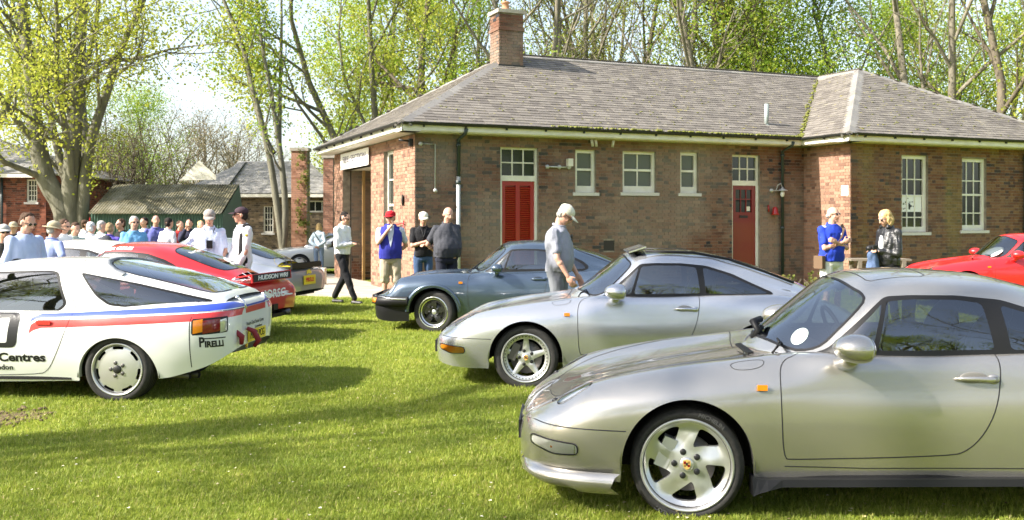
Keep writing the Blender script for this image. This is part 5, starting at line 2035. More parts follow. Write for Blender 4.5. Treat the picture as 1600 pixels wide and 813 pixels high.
def make_928(name, paint, label, origin, theta, race=False, steer=0, group=None, wheels='disc', detail=True):
    root = empty(name, (origin[0], origin[1], 0), R(theta), label, 'car', group)
    lo, gr = LO928, GR928
    fx, rx, zc, ra = .90, 3.40, .29, .335
    ra2 = .365
    door = smoothp([(1.42, .45), (1.42, .75), (1.50, .90), (2.95, .90), (2.972, .80), (2.93, .64), (2.86, .45), (2.76, .27), (2.66, .225), (1.5, .21), (1.43, .26)], 2)
    bonnet = smoothp([(.30, -.03), (.30, 0), (.32, .40), (.45, .55), (1.1, .62), (1.30, .60), (1.26, .3), (1.22, 0), (1.22, -.03)], 1)
    cabin = [(1.5, -.02), (1.5, .55), (1.7, .69), (3.4, .69), (3.9, .60), (4.1, .5), (4.12, -.02)]
    dU = lo.U[-1]
    u0 = dU - lo.row(4.06)[0]
    blue = [(2.585, .70), (2.60, .745), (2.68, .776), (2.968, .786), (3.5, .817), (4.08, .853), (4.5, .875), (4.5, .818), (4.3, .808), (4.08, .796), (3.5, .772), (2.968, .752), (2.70, .742), (2.635, .73)]
    red = [(2.585, .60), (2.60, .68), (2.66, .722), (2.968, .728), (3.5, .755), (4.08, .784), (4.3, .795), (4.5, .80), (4.5, .742), (4.3, .735), (4.08, .716), (3.5, .685), (2.968, .660), (2.70, .652), (2.63, .63)]
    lampz = lambda a, b: lo.uz([(u0 - a, .605), (u0 - a, .722), (u0 - b, .735), (u0 - b, .622)], dens=.02)
    regs = [(None, lo.side(arch(fx, zc, ra, -.1))), (None, lo.side(arch(rx, zc - .085, ra2, -.1))), (None, lo.top(cabin)),
            ('lamp_amber', lampz(.03, .115)), ('lamp_red', lampz(.115, .28)), ('lamp_clear', lampz(.28, .355)),
            ('lamp_frame', smoothp(lo.uz([(u0 - .015, .59), (u0 - .015, .738), (u0 - .37, .752), (u0 - .37, .606)], dens=.05), 1)),
            ('bonnet', lo.top(bonnet))]
    if race: regs += [('blue_stripe', lo.side(blue)), ('red_stripe', lo.side(red))]
    regs += [('rear_bumper', lo.uz([(-.1, 0), (-.1, .92), (u0, .92), (u0, 0)])), ('front_bumper', lo.side([(-.1, 0), (-.1, .56), (.28, .56), (.52, .40), (.52, 0)])), ('door', lo.side(door))]
    P = cut_panels(lo, regs)
    skins = []
    for nm, mt in (('body', paint), ('rear_bumper', paint), ('front_bumper', paint), ('bonnet', paint), ('blue_stripe', M_SBLUE), ('red_stripe', M_SRED)):
        if nm in P: skins.append(link(nm, panel_mesh(nm, *P[nm], mt, off=0), root))
    skins += side_panels(root, P, ['door'], [paint])
    for w_ in ('near', 'far'):
        fr = link('tail_lamp', panel_mesh('tail_lamp', *P['lamp_frame'], M_TRIM, w_), root)
        for nm, mt in (('lamp_amber', M_AMBER), ('lamp_red', M_REDLENS), ('lamp_clear', M_CLEARL)):
            if nm in P: link({'lamp_amber': 'amber_lens', 'lamp_red': 'red_lens', 'lamp_clear': 'clear_lens'}[nm], panel_mesh(nm, *P[nm], mt, w_, .003), fr)
    end_cap(root, lo, 0, paint, 'nose_panel'); end_cap(root, lo, -1, paint, 'tail_panel')
    sw = roundp([(1.72, .80), (2.05, 1.06), (2.16, 1.128), (2.66, 1.145), (2.74, 1.13), (2.86, .86), (2.80, .808), (2.2, .795)], .04)
    swf = roundp([(1.66, .785), (2.03, 1.075), (2.14, 1.148), (2.67, 1.162), (2.76, 1.145), (2.89, .86), (2.82, .792), (2.2, .78)], .04)
    qw = roundp([(2.985, 1.128), (3.5, 1.025), (4.13, .882), (4.10, .868), (3.42, .848), (3.29, .862), (3.17, .94)], .04)
    qwf = roundp([(2.955, 1.145), (3.5, 1.043), (4.19, .888), (4.15, .858), (3.42, .832), (3.27, .848), (3.15, .93)], .04)
    ws = smoothp([(1.29, -.02), (1.29, 0), (1.31, .2), (1.37, .38), (1.46, .52), (1.54, .59), (1.66, .61), (1.95, .60), (2.04, .57), (2.05, .5), (2.01, .3), (1.98, 0), (1.98, -.02)], 1)
    hg = smoothp([(3.06, -.02), (3.06, 0), (3.09, .30), (3.18, .46), (3.30, .54), (3.8, .54), (4.10, .52), (4.17, .44), (4.19, 0), (4.19, -.02)], 1)
    Q = cut_panels(gr, [('side_window', gr.side(sw)), ('window_frame', gr.side(swf)), ('quarter_window', gr.side(qw)), ('quarter_window_frame', gr.side(qwf)), ('windscreen', gr.top(ws)), ('hatch_glass', gr.top(hg))])
    skins.append(link('roof', panel_mesh('roof', *Q['body'], paint), root))
    side_panels(root, Q, ['window_frame', 'quarter_window_frame'], [M_TRIM] * 2)
    side_panels(root, Q, ['side_window', 'quarter_window'], [G_CAR] * 2)
    for nm in ('windscreen', 'hatch_glass'): link(nm, panel_mesh(nm, *Q[nm], G_CAR), root)
    sl_ = MB()
    ribbon(sl_, gr, gr.top([p for p in ws if p[1] >= 0], False), .016, .003)
    ribbon(sl_, gr, gr.top([p for p in hg if p[1] >= 0], False), .016, .003)
    sl_.build('window_seal', M_TRIM, root)
    ml = MB()
    ribbon(ml, gr, gr.top([(3.02, 0), (3.05, .30), (3.13, .46), (3.24, .56), (3.34, .585)], False), .055, thick=.015)
    ml.build('roof_spoiler', pmat('grey_rubber', (.25, .26, .27), .5), root)
    g_ = MB()
    ribbon(g_, lo, lo.side([p for p in door if p[1] < .83], False) if False else lo.side(door), .006, closed=True)
    ribbon(g_, lo, lo.uz([(u0, .30), (u0, .70), (u0 - .02, .785)], False), .008)
    ribbon(g_, lo, lo.uz([(u0 - .02, .80), (0, .80)], False), .006)
    ribbon(g_, lo, lo.top([p for p in bonnet if p[1] >= 0], False), .006)
    ribbon(g_, gr, gr.side([(2.985, .79), (2.90, 1.0), (2.80, 1.20)], False), .004)
    ribbon(g_, gr, gr.top([(2.82, .0), (2.84, .3), (2.9, .5)], False), .004)
    g_.build('shut_lines', M_GAP, root)['kind'] = 'stuff'
    for cx, czz, rr in ((fx, zc, ra), (rx, zc - .085, ra2)):
        path = lo.side([p for p in arch(cx, czz, rr, .05) if p[1] > .2], False)
        A = np.array(path)
        p, n = lo.at(A[:, 0], A[:, 1])
        for sg in (1, -1):
            al = MB()
            q = p * np.array([1, sg, 1]); inn = q - np.array([0, sg * .05, 0]); k = len(q)
            al.add([tuple(v) for v in np.concatenate([q, inn])], [(i, i + 1, k + i + 1, k + i) if sg < 0 else (i + 1, i, k + i, k + i + 1) for i in range(k - 1)], 0, True)
            al.build('arch_lip', paint, root)
            ww = MB()
            pts = circ(cx, czz, rr + .012, PI - .0, .0, 20)
            v = [(x, sg * .84, z) for x, z in pts] + [(x, sg * .45, z) for x, z in pts]
            k = len(pts)
            ww.add(v, [(i, i + 1, k + i + 1, k + i) for i in range(k - 1)] + [tuple(range(k, 2 * k))], 0)
            ww.build('wheel_well', M_WELL, root)
    fl = MB()
    fl.box((.5, -.44, .17), (3.2, 0, 0), (0, .88, 0), (0, 0, .05)); fl.box((1.32, -.82, .18), (1.64, 0, 0), (0, 1.64, 0), (0, 0, .05)); fl.box((3.8, -.6, .37), (.25, 0, 0), (0, 1.2, 0), (0, 0, .04))
    fl.build('underbody', M_WELL, root)
    interior(root, lo)
    for sg in (-1, 1):
        e = MB()
        for k in (0, .085): e.tube([(3.70, sg * (.68 - k), .215), (4.0 + k * .6, sg * (.68 - k), .205)], .036, 14, cap=False); e.tube([(3.95, sg * (.68 - k), .205), (3.97 + k * .6, sg * (.68 - k), .205)], .033, 14)
        if sg < 0: e.build('exhaust', M_BRAKE, root)
        m = MB(); m.bx(2.72, sg * .862, .70, .13, .012, .035); m.build('door_handle', M_SRED if race else paint, root)
    mirror_obj(root, paint, 1.75, .90, .93, .95)
    for wx in (fx, rx):
        for nr in (True, False): make_wheel(root, wx, (-1 if nr else 1) * .855, .283, wheels, steer if wx == fx else 0, .226, .305, .225, near=nr, detail=detail)
    return root, lo, gr, skins


def build_cars2():
    # white race coupe at the left edge
    o = place(-3.546, 8.74, 3.40, -.855, -3)
    root, lo, gr, skins = make_928('white_race_coupe', P_WHITE, 'white hatchback race coupe with blue and red side stripes and seven slot wheels', o, -3, race=True, group='race cars')
    M_BT = pmat('black_vinyl', (.012, .012, .014), .4)
    def ray_ring(P_, n=96):
        o_ = []
        for q in range(n):
            an = 2 * PI * q / n; d_ = (math.cos(an), math.sin(an)); best = .1
            for i in range(len(P_)):
                (xa, ya), (xb, yb) = P_[i], P_[(i + 1) % len(P_)]
                ex, ey = xb - xa, yb - ya
                den = d_[0] * ey - d_[1] * ex
                if abs(den) < 1e-9: continue
                t_ = (xa * ey - ya * ex) / den; u_ = (xa * d_[1] - ya * d_[0]) / den
                if t_ > 0 and -1e-6 <= u_ <= 1 + 1e-6: best = t_; break
            o_.append((best * d_[0], best * d_[1]))
        return o_
    out = ray_ring(roundp([(-.15, -.155), (.13, -.155), (.15, .155), (-.13, .155)], .06, 5))
    inn = ray_ring(roundp([(-.055, -.11), (.04, -.11), (.055, .11), (-.04, .11)], .015, 5))
    k_ = len(out)
    R3 = [[(a_[0] * (1 - t_) + c_[0] * t_, a_[1] * (1 - t_) + c_[1] * t_, 0) for a_, c_ in zip(out, inn)] for t_ in (0, .33, .66, 1)]
    me = bpy.data.meshes.new('race_number')
    me.from_pydata(sum(R3, []), [], [(q * k_ + i, q * k_ + (i + 1) % k_, (q + 1) * k_ + (i + 1) % k_, (q + 1) * k_ + i) for q in range(3) for i in range(k_)])
    dom_decal(root, lo, me, 2.345, .63, M_BT, name='race_number')
    dom_decal(root, lo, text_mesh2d('Partner Centres', .105, .88, .004), 2.30, .385, M_BT)
    dom_decal(root, lo, text_mesh2d('London', .065, .22, .002), 2.32, .293, M_BT)
    ew = lo.Y[-1].max()
    u0 = lo.U[-1] - lo.row(4.06)[0] + ew
    dom_decal(root, lo, text_mesh2d('IRELLI', .075, .175, .004), -(u0 - .22), .505, M_BT, mode='rear')
    dom_decal(root, lo, text_mesh2d('P', .12, .05, .004), -(u0 - .105), .525, M_BT, mode='rear')
    dom_decal(root, lo, quad2d(.22, .010), -(u0 - .225), .560, M_BT, mode='rear', name='logo_bar')
    dom_decal(root, lo, text_mesh2d('Porsche Classic Partner Centres', .05, .52, .001), -.02, .635, M_BT, mode='rear')
    dom_decal(root, lo, text_mesh2d('London', .035, .22, .001), .08, .585, M_BT, mode='rear')
    for z0, z1, mt, nm in ((.742, .800, M_SRED, 'red_stripe'), (.803, .822, M_SBLUE, 'blue_stripe')):
        q = MB(); q.box((4.3885, -.30, z0), (.003, 0, 0), (0, .60, 0), (0, 0, z1 - z0)); q.build(nm, mt, root)
    np_ = MB(); np_.box((4.395, -.26, .46), (.012, 0, .0), (0, .52, 0), (0, 0, .11)); npo = np_.build('number_plate', M_YELLOW, root)
    text_obj('lettering', 'M228 PCG', .10, (4.409, 0, .515), (0, 1, 0), (0, 0, 1), M_BT, npo, width=.42)
    ts = MB()
    ts.tube([(4.40, -.30, .60), (4.46, -.28, .57), (4.50, -.26, .48), (4.46, -.27, .42)], [.018, .026, .03, .018], 8)
    ts.tube([(4.36, -.52, .60), (4.42, -.50, .54), (4.41, -.49, .47)], [.02, .03, .02], 8)
    ts.build('tow_strap', pmat('dark_red_webbing', (.22, .01, .02), .6), root)
    lt = MB(); lt.tube([(4.30, -.30, .885), (4.37, -.31, .86), (4.40, -.32, .79)], .012, 6); lt.ell((4.31, -.30, .89), (.02, .02, .02)); lt.tube([(4.32, .42, .885), (4.38, .42, .83)], .012, 6)
    lt.build('bonnet_pin', M_CHROME, root)
    hr = MB()
    for p in ((3.28, -.22, 1.0), (3.32, .20, 1.0), (3.22, -.30, .93)): hr.ell(p, (.05, .08, .04), 10, 6)
    hr.build('harness_pad', M_REDSEAT, root)
    rc = MB()
    for a, b in (((2.95, -.5, .6), (2.9, -.5, 1.12)), ((2.9, -.5, 1.12), (2.9, .5, 1.12)), ((2.9, .5, 1.12), (2.95, .5, .6)), ((2.9, -.45, 1.08), (3.7, -.45, .7)), ((2.9, .45, 1.08), (3.7, .45, .7)), ((2.92, -.5, .9), (2.92, .5, .9)), ((2.2, -.55, .8), (2.9, -.5, 1.12))):
        rc.tube([a, b], .02, 8)
    rc.build('roll_cage', M_WHITEP, root)
    ck = MB(); ck.ell((4.15, .45, .36), (.01, .05, .05)); ck.build('reflector', M_AMBER, root)
    # red race car: rear wheel plane near (-3.5, 13.0)
    ox, oy = place(-3.30, 13.35, 4.20, 0, -11)
    root, lo, gr, skins, gl = make_911('red_race_coupe', 'race', P_RED, 'red race coupe with white tail lettering, behind the white striped race coupe', (ox, oy), -11, 'cup', 0, group='race cars', race=True, detail=False)
    ew = lo.Y[-1].max()
    dom_decal(root, lo, text_mesh2d('PORSCHE', .16, 1.0, .004), .12, .62, M_WHITEP, mode='rear')
    bv = car_bvh(skins)
    decal_text(root, bv, 'Dick Lovett', .21, (3.93, .02, 2), (0, 1, 0), (-.98, 0, .2), (0, 0, -1), M_WHITEP, 1.0, .004)
    wing = MB()
    wing.box((3.98, -.62, .86), (.22, 0, .035), (0, 1.24, 0), (-.0, 0, .02))
    wing.box((4.20, -.62, .80), (.02, 0, .0), (0, 1.24, 0), (-.01, 0, .115))
    wo = wing.build('rear_spoiler', P_RED, root)
    bd = MB(); bd.box((4.222, -.58, .81), (.004, 0, 0), (0, 1.16, 0), (-.008, 0, .095)); bo = bd.build('spoiler_board', M_TRIM, wo)
    text_obj('lettering', 'HUDSON WRI', .085, (4.226, .0, .857), (0, 1, 0), (-.08, 0, .99), M_WHITEP, bo, width=.95, bold=.002, shear=.2)
    bx_ = MB(); bx_.box((4.25, -.10, .40), (.03, 0, 0), (0, .14, 0), (0, 0, .08)); bx_.build('tow_eye', M_TRIM, root)
    vd = MB(); vd.box((3.95, -.6, .26), (.28, 0, .03), (0, 1.2, 0), (0, 0, .05)); vd.build('rear_diffuser', M_TRIM, root)
    for k in (-1, 1):
        e = MB(); e.tube([(4.0, k * .45, .33), (4.27, k * .45, .33)], .045, 12); e.build('exhaust', M_BRAKE, root)
    dom_decal(root, gr, text_mesh2d('OLIVER COLES', .085, .52, .004), 2.20, .035, M_WHITEP, mode='roof', off=.007)
    bvw = car_bvh([x for x in gl if x.name.startswith('rear_window')])
    decal_text(root, bvw, 'Race Team', .09, (3.15, -.15, 2), (0, 1, 0), (-.9, 0, .4), (0, 0, -1), M_WHITEP, .3, .002)
    # grey race car
    ox, oy = place(-3.62, 17.2, 4.22, 0, -13)
    root, lo, gr, skins, gl = make_911('grey_race_coupe', 'race', P_GREY, 'grey race coupe with yellow number oval on its tail, behind the red race coupe', (ox, oy), -13, 'cup', 0, group='race cars', race=True, detail=False)
    bv = car_bvh(skins)
    M_BT = pmat('black_vinyl')
    decal_quad(root, bv, .85, .42, (3.88, 0, 2), (0, 1, 0), (-1, 0, .1), (0, 0, -1), M_YELLOW, 'number_oval', .004, ell=True)
    decal_text(root, bv, '52', .30, (3.88, 0, 2), (0, 1, 0), (-1, 0, .1), (0, 0, -1), M_BT, .36, .01, off=.007)
    wing = MB(); wing.box((4.0, -.60, .84), (.20, 0, .03), (0, 1.20, 0), (0, 0, .02)); wing.box((4.19, -.6, .79), (.03, 0, .0), (0, 1.20, 0), (0, 0, .085)); wing.build('rear_spoiler', M_TRIM, root)
    q = MB(); q.box((4.262, -.24, .50), (.01, 0, 0), (0, .48, 0), (0, 0, .16)); qo = q.build('yellow_panel', M_YELLOW, root)
    text_obj('lettering', 'PIRELLI', .10, (4.274, 0, .58), (0, 1, 0), (0, 0, 1), M_SRED, qo, width=.32, bold=.003)
    q = MB(); q.add([(4.22, -.02, .74), (4.22, .10, .76), (4.245, .02, .70), (4.25, .13, .70), (4.25, .05, .67), (4.235, -.05, .67)], [(0, 1, 2), (2, 1, 3), (2, 3, 4), (0, 2, 5)]); q.build('yellow_emblem', M_YELLOW, root)
    # white coupe behind the race coupe's roof
    s_ = 100.
    ox, oy = place(-8.15, 15.6, .93, 0, -6)
    make_911('white_coupe', 'n', P_WHITE, 'plain white coupe parked between the white race coupe and men in pale shirts', (ox, oy), -6, 'five', 0, detail=False)
    # far white coupe by the outbuilding, nose towards the lawn
    X = (468 - 800) / 52.; Y = 1520 / 52.
    ox, oy = place(X, Y, .90, -.85, 24)
    make_928('far_white_coupe', P_WHITE, 'white sports coupe parked on the path behind the blonde woman', (ox, oy), 24, steer=-8, detail=False)
    ox, oy = place((540 - 800) / 46., 33.0, 1.4, -.85, 15)
    make_928('maroon_coupe', P_MAROON, 'dark red car low behind the white path car near the bay', (ox, oy), 15, detail=False)
    # red car at the right edge
    ox, oy = place(7.35 + 1.4, 18.6, 1.42, 0, -3)
    ox += .1
    r_, *_q = make_911('bright_red_coupe', 'n', car_paint('bright_red_paint', (.68, .012, .015)), 'bright red coupe with white cloth on its dashboard at the right side', (ox, oy), -3, 'five', 0, detail=False)
    r_.location.z = .06
    cl = MB()
    cl.ell((1.66, -.18, .955), (.20, .36, .03), 14, 6, mat=Matrix.Rotation(R(-34), 3, 'Y'))
    cl.build('white_cloth', M_WHITEP, r_)


# ================================================================== people
from mathutils import noise as mnoise


def capsule(mb, a, b, ra, rb, n=12):
    a, b = Vector(a), Vector(b)
    mb.ell(a, (ra,) * 3, n, 8); mb.ell(b, (rb,) * 3, n, 8)
    mb.tube([a, b], [ra, rb], n)


def melt(mb, name, mat, parent, vox, smooth=3, fold=0.0, fs=7.0, seed=0, squash=None):
    """joins overlapping solids into one continuous skin"""
    me0 = mb.mesh(name, mat)
    o = bpy.data.objects.new('melt', me0)
    COL.objects.link(o)
    md = o.modifiers.new('r', 'REMESH'); md.mode = 'VOXEL'; md.voxel_size = vox; md.use_smooth_shade = True
    ms = o.modifiers.new('s', 'SMOOTH'); ms.factor = .5; ms.iterations = smooth
    dg = bpy.context.evaluated_depsgraph_get()
    me = bpy.data.meshes.new_from_object(o.evaluated_get(dg))
    bpy.data.objects.remove(o, do_unlink=True); bpy.data.meshes.remove(me0)
    if fold:
        n = len(me.vertices)
        co = np.empty(n * 3); me.vertices.foreach_get('co', co); co = co.reshape(-1, 3)
        no = np.empty(n * 3); me.vertices.foreach_get('normal', no); no = no.reshape(-1, 3)
        f = np.array([mnoise.noise(Vector((p[0] * fs + seed, p[1] * fs, p[2] * fs * .8))) + .5 * mnoise.noise(Vector((p[0] * fs * 2.6, p[1] * fs * 2.6 + seed, p[2] * fs * 1.6))) for p in co])
        f = np.where(f < 0, f * 1.6, f * .5)
        co += no * (f * fold)[:, None]
        me.vertices.foreach_set('co', co.ravel()); me.update()
    me.materials.clear(); me.materials.append(mat)
    me.name = name
    return link(name, me, parent)


def loft(mb, P, H, secs, n=20):
    """closed body of elliptical sections (height, half width, half depth, forward)"""
    V, F = [], []
    for z, rx, ry, fy in secs:
        for a in range(n):
            t = 2 * PI * a / n
            c, s_ = math.cos(t), math.sin(t)
            V.append(P(rx * math.copysign(abs(c) ** .85, c), fy + ry * math.copysign(abs(s_) ** .85, s_), z))
    for i in range(len(secs) - 1):
        for a in range(n):
            b = (a + 1) % n
            F.append((i * n + a, (i + 1) * n + a, (i + 1) * n + b, i * n + b))
    F.append(tuple(range(n))); F.append(tuple((len(secs) - 1) * n + a for a in range(n))[::-1])
    mb.add(V, F)


def torso_secs(g, e=0.0, hem=.535, female=False, top=.848):
    s = [(hem, .090, .066, 0), (.58, .092, .068, .002), (.62, .087, .067, .006), (.66, .086, .067, .006), (.70, .091, .069, .004), (.74, .097, .070, .002), (.78, .098, .066, 0), (.808, .088, .056, 0), (.830, .056, .044, .002), (top, .037, .035, .006)]
    out = []
    for z, rx, ry, fy in s:
        k = max(0, min(1, (.80 - z) / .12)) * (.45 if z < .56 else .8 if z < .6 else 1)            # girth works on the belly
        bel = math.exp(-((z - .625) / .07) ** 2)
        out.append((z, rx * (1 + (g - 1) * (.35 + .65 * k)) + e, ry * (1 + (g - 1) * (.4 + .8 * k)) + e, fy + (g - 1) * .055 * bel + (.012 * math.exp(-((z - .735) / .03) ** 2) if female else 0)))
    return out


def cloth(name, col, rough=.85, check=None, sheen=0.0):
    if name in MATS: return MATS[name]
    m = pmat(name, col, rough, spec=.25)
    c = mixc(m, .35, col, mixc(m, noise(m, 25, 4), tuple(x * .75 for x in col), tuple(min(1, x * 1.2) for x in col)))
    if check:
        tc = N(m, 'ShaderNodeTexCoord')
        w = N(m, 'ShaderNodeTexWave'); w.inputs['Scale'].default_value = 14; w.bands_direction = 'X'
        LK(m, tc.outputs['Object'], w.inputs[0])
        w2 = N(m, 'ShaderNodeTexWave'); w2.inputs['Scale'].default_value = 14; w2.bands_direction = 'Z'
        LK(m, tc.outputs['Object'], w2.inputs[0])
        f = ramp(m, w.outputs['Fac'], [(.75, (0, 0, 0)), (.85, (.5,) * 3)])
        c = mixc(m, f, c, check)
        f2 = ramp(m, w2.outputs['Fac'], [(.75, (0, 0, 0)), (.85, (.5,) * 3)])
        c = mixc(m, f2, c, check)
    LK(m, c, BS(m).inputs['Base Color'])
    return m


M_SKIN = pmat('skin', (.58, .33, .24), .5, spec=.35)
LK(M_SKIN, ramp(M_SKIN, noise(M_SKIN, 9, 4), [(.3, (.50, .26, .18)), (.7, (.62, .38, .28))]), BS(M_SKIN).inputs['Base Color'])
BS(M_SKIN).inputs['Subsurface Weight'].default_value = .0
M_EYE = pmat('eye_white', (.7, .68, .65), .3)
M_PUPIL = pmat('eye_iris', (.05, .035, .03), .3)
M_LIP = pmat('lips', (.38, .14, .12), .5)
M_LENS = pmat('sunglass_lens', (.008, .008, .01), .12, coat=.5)
M_SOLE = pmat('black_shoe', (.02, .018, .018), .45)

ARM = {   # elbow, wrist relative to the shoulder: (outward, forward, up) in heights
    'down': ((.035, -.01, -.175), (.03, .03, -.325)),
    'swing': ((.03, .03, -.17), (.02, .10, -.29)),
    'back': ((.04, -.06, -.16), (.03, -.08, -.30)),
    'hold': ((.02, .01, -.175), (-.085, .125, -.15)),
    'low': ((.03, .02, -.17), (-.045, .10, -.265)),
    'hips': ((.105, -.03, -.13), (.035, .035, -.225)),
    'crossed': ((.015, .055, -.155), (-.135, .105, -.105)),
    'face': ((.02, .085, -.125), (-.085, .105, .015)),
    'behind': ((.055, -.075, -.15), (-.06, -.105, -.235)),
    'raise': ((.0, .10, -.08), (-.07, .14, .055)),
}


def person(px, Y, H, face, label, top, trousers, arms=('down', 'down'), head=0.0, nod=0.0, hair=None, cap=None, sleeves='short', shorts=False, girth=1.0, legs='stand',
           vox=.012, glasses=False, group=None, shoe=None, vest=None, X=None, hairstyle='short', lean=0.0, z0=0.0, female=False, suit=False, cat='person'):
    x = (px - 800) / F_PX * Y if X is None else X
    root = empty('person', (x, Y, z0), R(face), label, cat, group)
    # local frame: faces -y, +x is the figure's left
    def P(rt, fw, up): return Vector((rt * H, -fw * H - lean * max(0, up - .5) * H, up * H))
    rs = random.Random(int(px * 7 + Y * 13))
    g = girth
    b = MB()
    # joints
    hipz, kneez, ankz = .525, .285, .045
    hw = .052 * (1.05 if female else 1)
    if legs == 'stand':
        kn = [(-.055, .010, kneez), (.060, .012, kneez)]; an = [(-.062, .0, ankz), (.070, -.01, ankz)]
    elif legs == 'stride':
        kn = [(-.045, .085, kneez + .01), (.045, -.01, kneez)]; an = [(-.045, .175, ankz + .01), (.048, -.125, ankz + .02)]
    else:
        kn = [(-.05, .03, kneez), (.055, -.0, kneez)]; an = [(-.055, .03, ankz), (.06, -.03, ankz)]
    sh = .100 * (1 if not female else .86)
    shz = .815
    for k, sd in enumerate((-1, 1)):
        hp = P(sd * hw, 0, hipz)
        capsule(b, hp, P(*kn[k]), .040 * H, .028 * H)
        capsule(b, P(*kn[k]), P(*an[k]), .028 * H, .019 * H)
        m_ = (Vector(kn[k]) * .65 + Vector(an[k]) * .35); b.ell(P(m_.x, m_.y - .006, m_.z), (.028 * H, .030 * H, .06 * H))
        ft = an[k]
        capsule(b, P(ft[0], ft[1], .022), P(ft[0] * 1.12, ft[1] + .085, .016), .020 * H, .016 * H)
    # torso
    loft(b, P, H, [(z, rx * .84, ry * .82, fy) for z, rx, ry, fy in torso_secs(g, 0, .52, female)][:-1])
    capsule(b, P(-sh * .78, 0, shz - .018), P(sh * .78, 0, shz - .018), .026 * H, .026 * H)
    capsule(b, P(0, .0, .80), P(0, .015, .885), .034 * H, .031 * H)
    # head
    hc = P(0, .022 + nod * .03, .932 - nod * .012)
    rot = Matrix.Rotation(R(head), 3, 'Z') @ Matrix.Rotation(nod * R(38), 3, 'X')
    def HD(rx, ry, rz): return hc + rot @ Vector((rx * H, -ry * H, rz * H))
    def hell(mb, c, r, n=14, m=10): mb.ell(HD(*c), tuple(q * H for q in r), n, m, mat=rot)
    hell(b, (0, -.004, .012), (.043, .054, .052)); hell(b, (0, .012, -.020), (.034, .042, .042))
    hell(b, (0, .030, -.050), (.016, .016, .014)); hell(b, (0, .052, -.008), (.0085, .012, .017), 8, 8); hell(b, (0, .058, -.016), (.0085, .009, .007), 8, 6)
    hell(b, (0, .042, .014), (.030, .010, .007), 10, 6)
    for sd in (-1, 1):
        hell(b, (sd * .044, -.006, -.004), (.005, .012, .018), 8, 8)
        hell(b, (sd * .022, .034, -.018), (.012, .010, .012), 8, 6)
    # arms, hands
    hands = []
    wr_ = []
    for k, sd in enumerate((-1, 1)):
        e, w = ARM[arms[k]]
        S = P(sd * sh * 1.02, 0, shz - .012)
        E_ = P(sd * (sh * 1.02 + e[0]), e[1], shz - .012 + e[2])
        W_ = P(sd * (sh * 1.02 + w[0]), w[1], shz - .012 + w[2])
        capsule(b, S, E_, .024 * H, .0205 * H); capsule(b, E_, W_, .0205 * H, .0145 * H)
        m_ = E_.lerp(W_, .28); b.ell(m_, (.0225 * H,) * 3)
        d = (W_ - E_).normalized()
        if arms[k] in ('hold', 'low', 'crossed'): nrm = Vector((0, 0, 1)) if arms[k] != 'crossed' else Vector((0, -1, 0))
        else: nrm = Vector((sd, 0, 0))
        s_ = d.cross(nrm).normalized(); nrm = s_.cross(d).normalized()
        pc = W_ + d * .028 * H
        pm = Matrix((s_, nrm, d)).transposed()
        b.ell(pc, (.024 * H, .0125 * H, .032 * H), 10, 8, mat=pm)
        curl = -nrm * (1 if arms[k] != 'face' else -1)
        for q, (off, ln) in enumerate(((-.018, .036), (-.006, .042), (.006, .040), (.0175, .031))):
            p0 = pc + s_ * off * H + d * .026 * H
            p1 = p0 + (d * .9 + curl * .35).normalized() * ln * .5 * H
            p2 = p1 + (d * .55 + curl * .85).normalized() * ln * .55 * H
            capsule(b, p0, p1, .0052 * H, .0050 * H, 8); capsule(b, p1, p2, .0050 * H, .0042 * H, 8)
        p0 = pc - s_ * .020 * H - d * .008 * H
        p1 = p0 + (d * .7 - s_ * .8 + curl * .3).normalized() * .022 * H
        capsule(b, p0, p1, .0066 * H, .0056 * H, 8); capsule(b, p1, p1 + (d * .9 + curl * .4) * .018 * H, .0056 * H, .0048 * H, 8)
        wr_.append((S, E_, W_, pc, d))
    melt(b, 'body', M_SKIN, root, vox * .72, 2)
    # trousers
    t = MB()
    gl_ = .42 + .58 * g
    loft(t, P, H, [(.480, .070 * gl_, .050 * gl_, 0), (.505, .088 * gl_, .062 * gl_, 0), (.54, .093 * gl_, .067 * gl_, 0), (.58, .089 * gl_, .066 * gl_, .003), (.605, .082 * gl_, .062 * gl_, .004)])
    for k, sd in enumerate((-1, 1)):
        kk, aa = Vector(kn[k]), Vector(an[k])
        if shorts:
            e_ = P(sd * hw, 0, hipz).lerp(P(*kk), .86)
            capsule(t, P(sd * hw, 0, hipz), e_, .056 * H * (.85 + .15 * g), .050 * H)
        else:
            capsule(t, P(sd * hw, 0, hipz), P(*kk), .051 * H * (.8 + .2 * g), .040 * H)
            capsule(t, P(*kk), P(aa.x, aa.y, aa.z + .015), .040 * H, .033 * H)
    tr = melt(t, 'trousers' if not shorts else 'shorts', trousers, root, vox, 2, .008 * H, 7, rs.random() * 50)
    # shoes
    for k, sd in enumerate((-1, 1)):
        s_ = MB(); a_ = an[k]
        capsule(s_, P(a_[0], a_[1] - .012, .020), P(a_[0] * 1.12, a_[1] + .088, .017), .026 * H, .021 * H)
        s_.v = [(v[0], v[1], max(v[2], .002)) for v in s_.v]
        melt(s_, 'shoe', shoe or M_SOLE, root, vox, 1)
        if shorts:
            s_ = MB(); capsule(s_, P(a_[0], a_[1], .05), P(*an[k]).lerp(P(*kn[k]), .33), .024 * H, .027 * H)
            melt(s_, 'sock', cloth('yellow_sock', (.65, .50, .05)) if shorts == 'yellow' else cloth('white_sock', (.7, .7, .68)), root, vox, 1)
    # shirt
    t = MB()
    gg = g
    loft(t, P, H, torso_secs(g, .006, .535 if sleeves != 'none' else .54, female))
    capsule(t, P(-sh * .80, 0, shz - .016), P(sh * .80, 0, shz - .016), .036 * H, .036 * H)
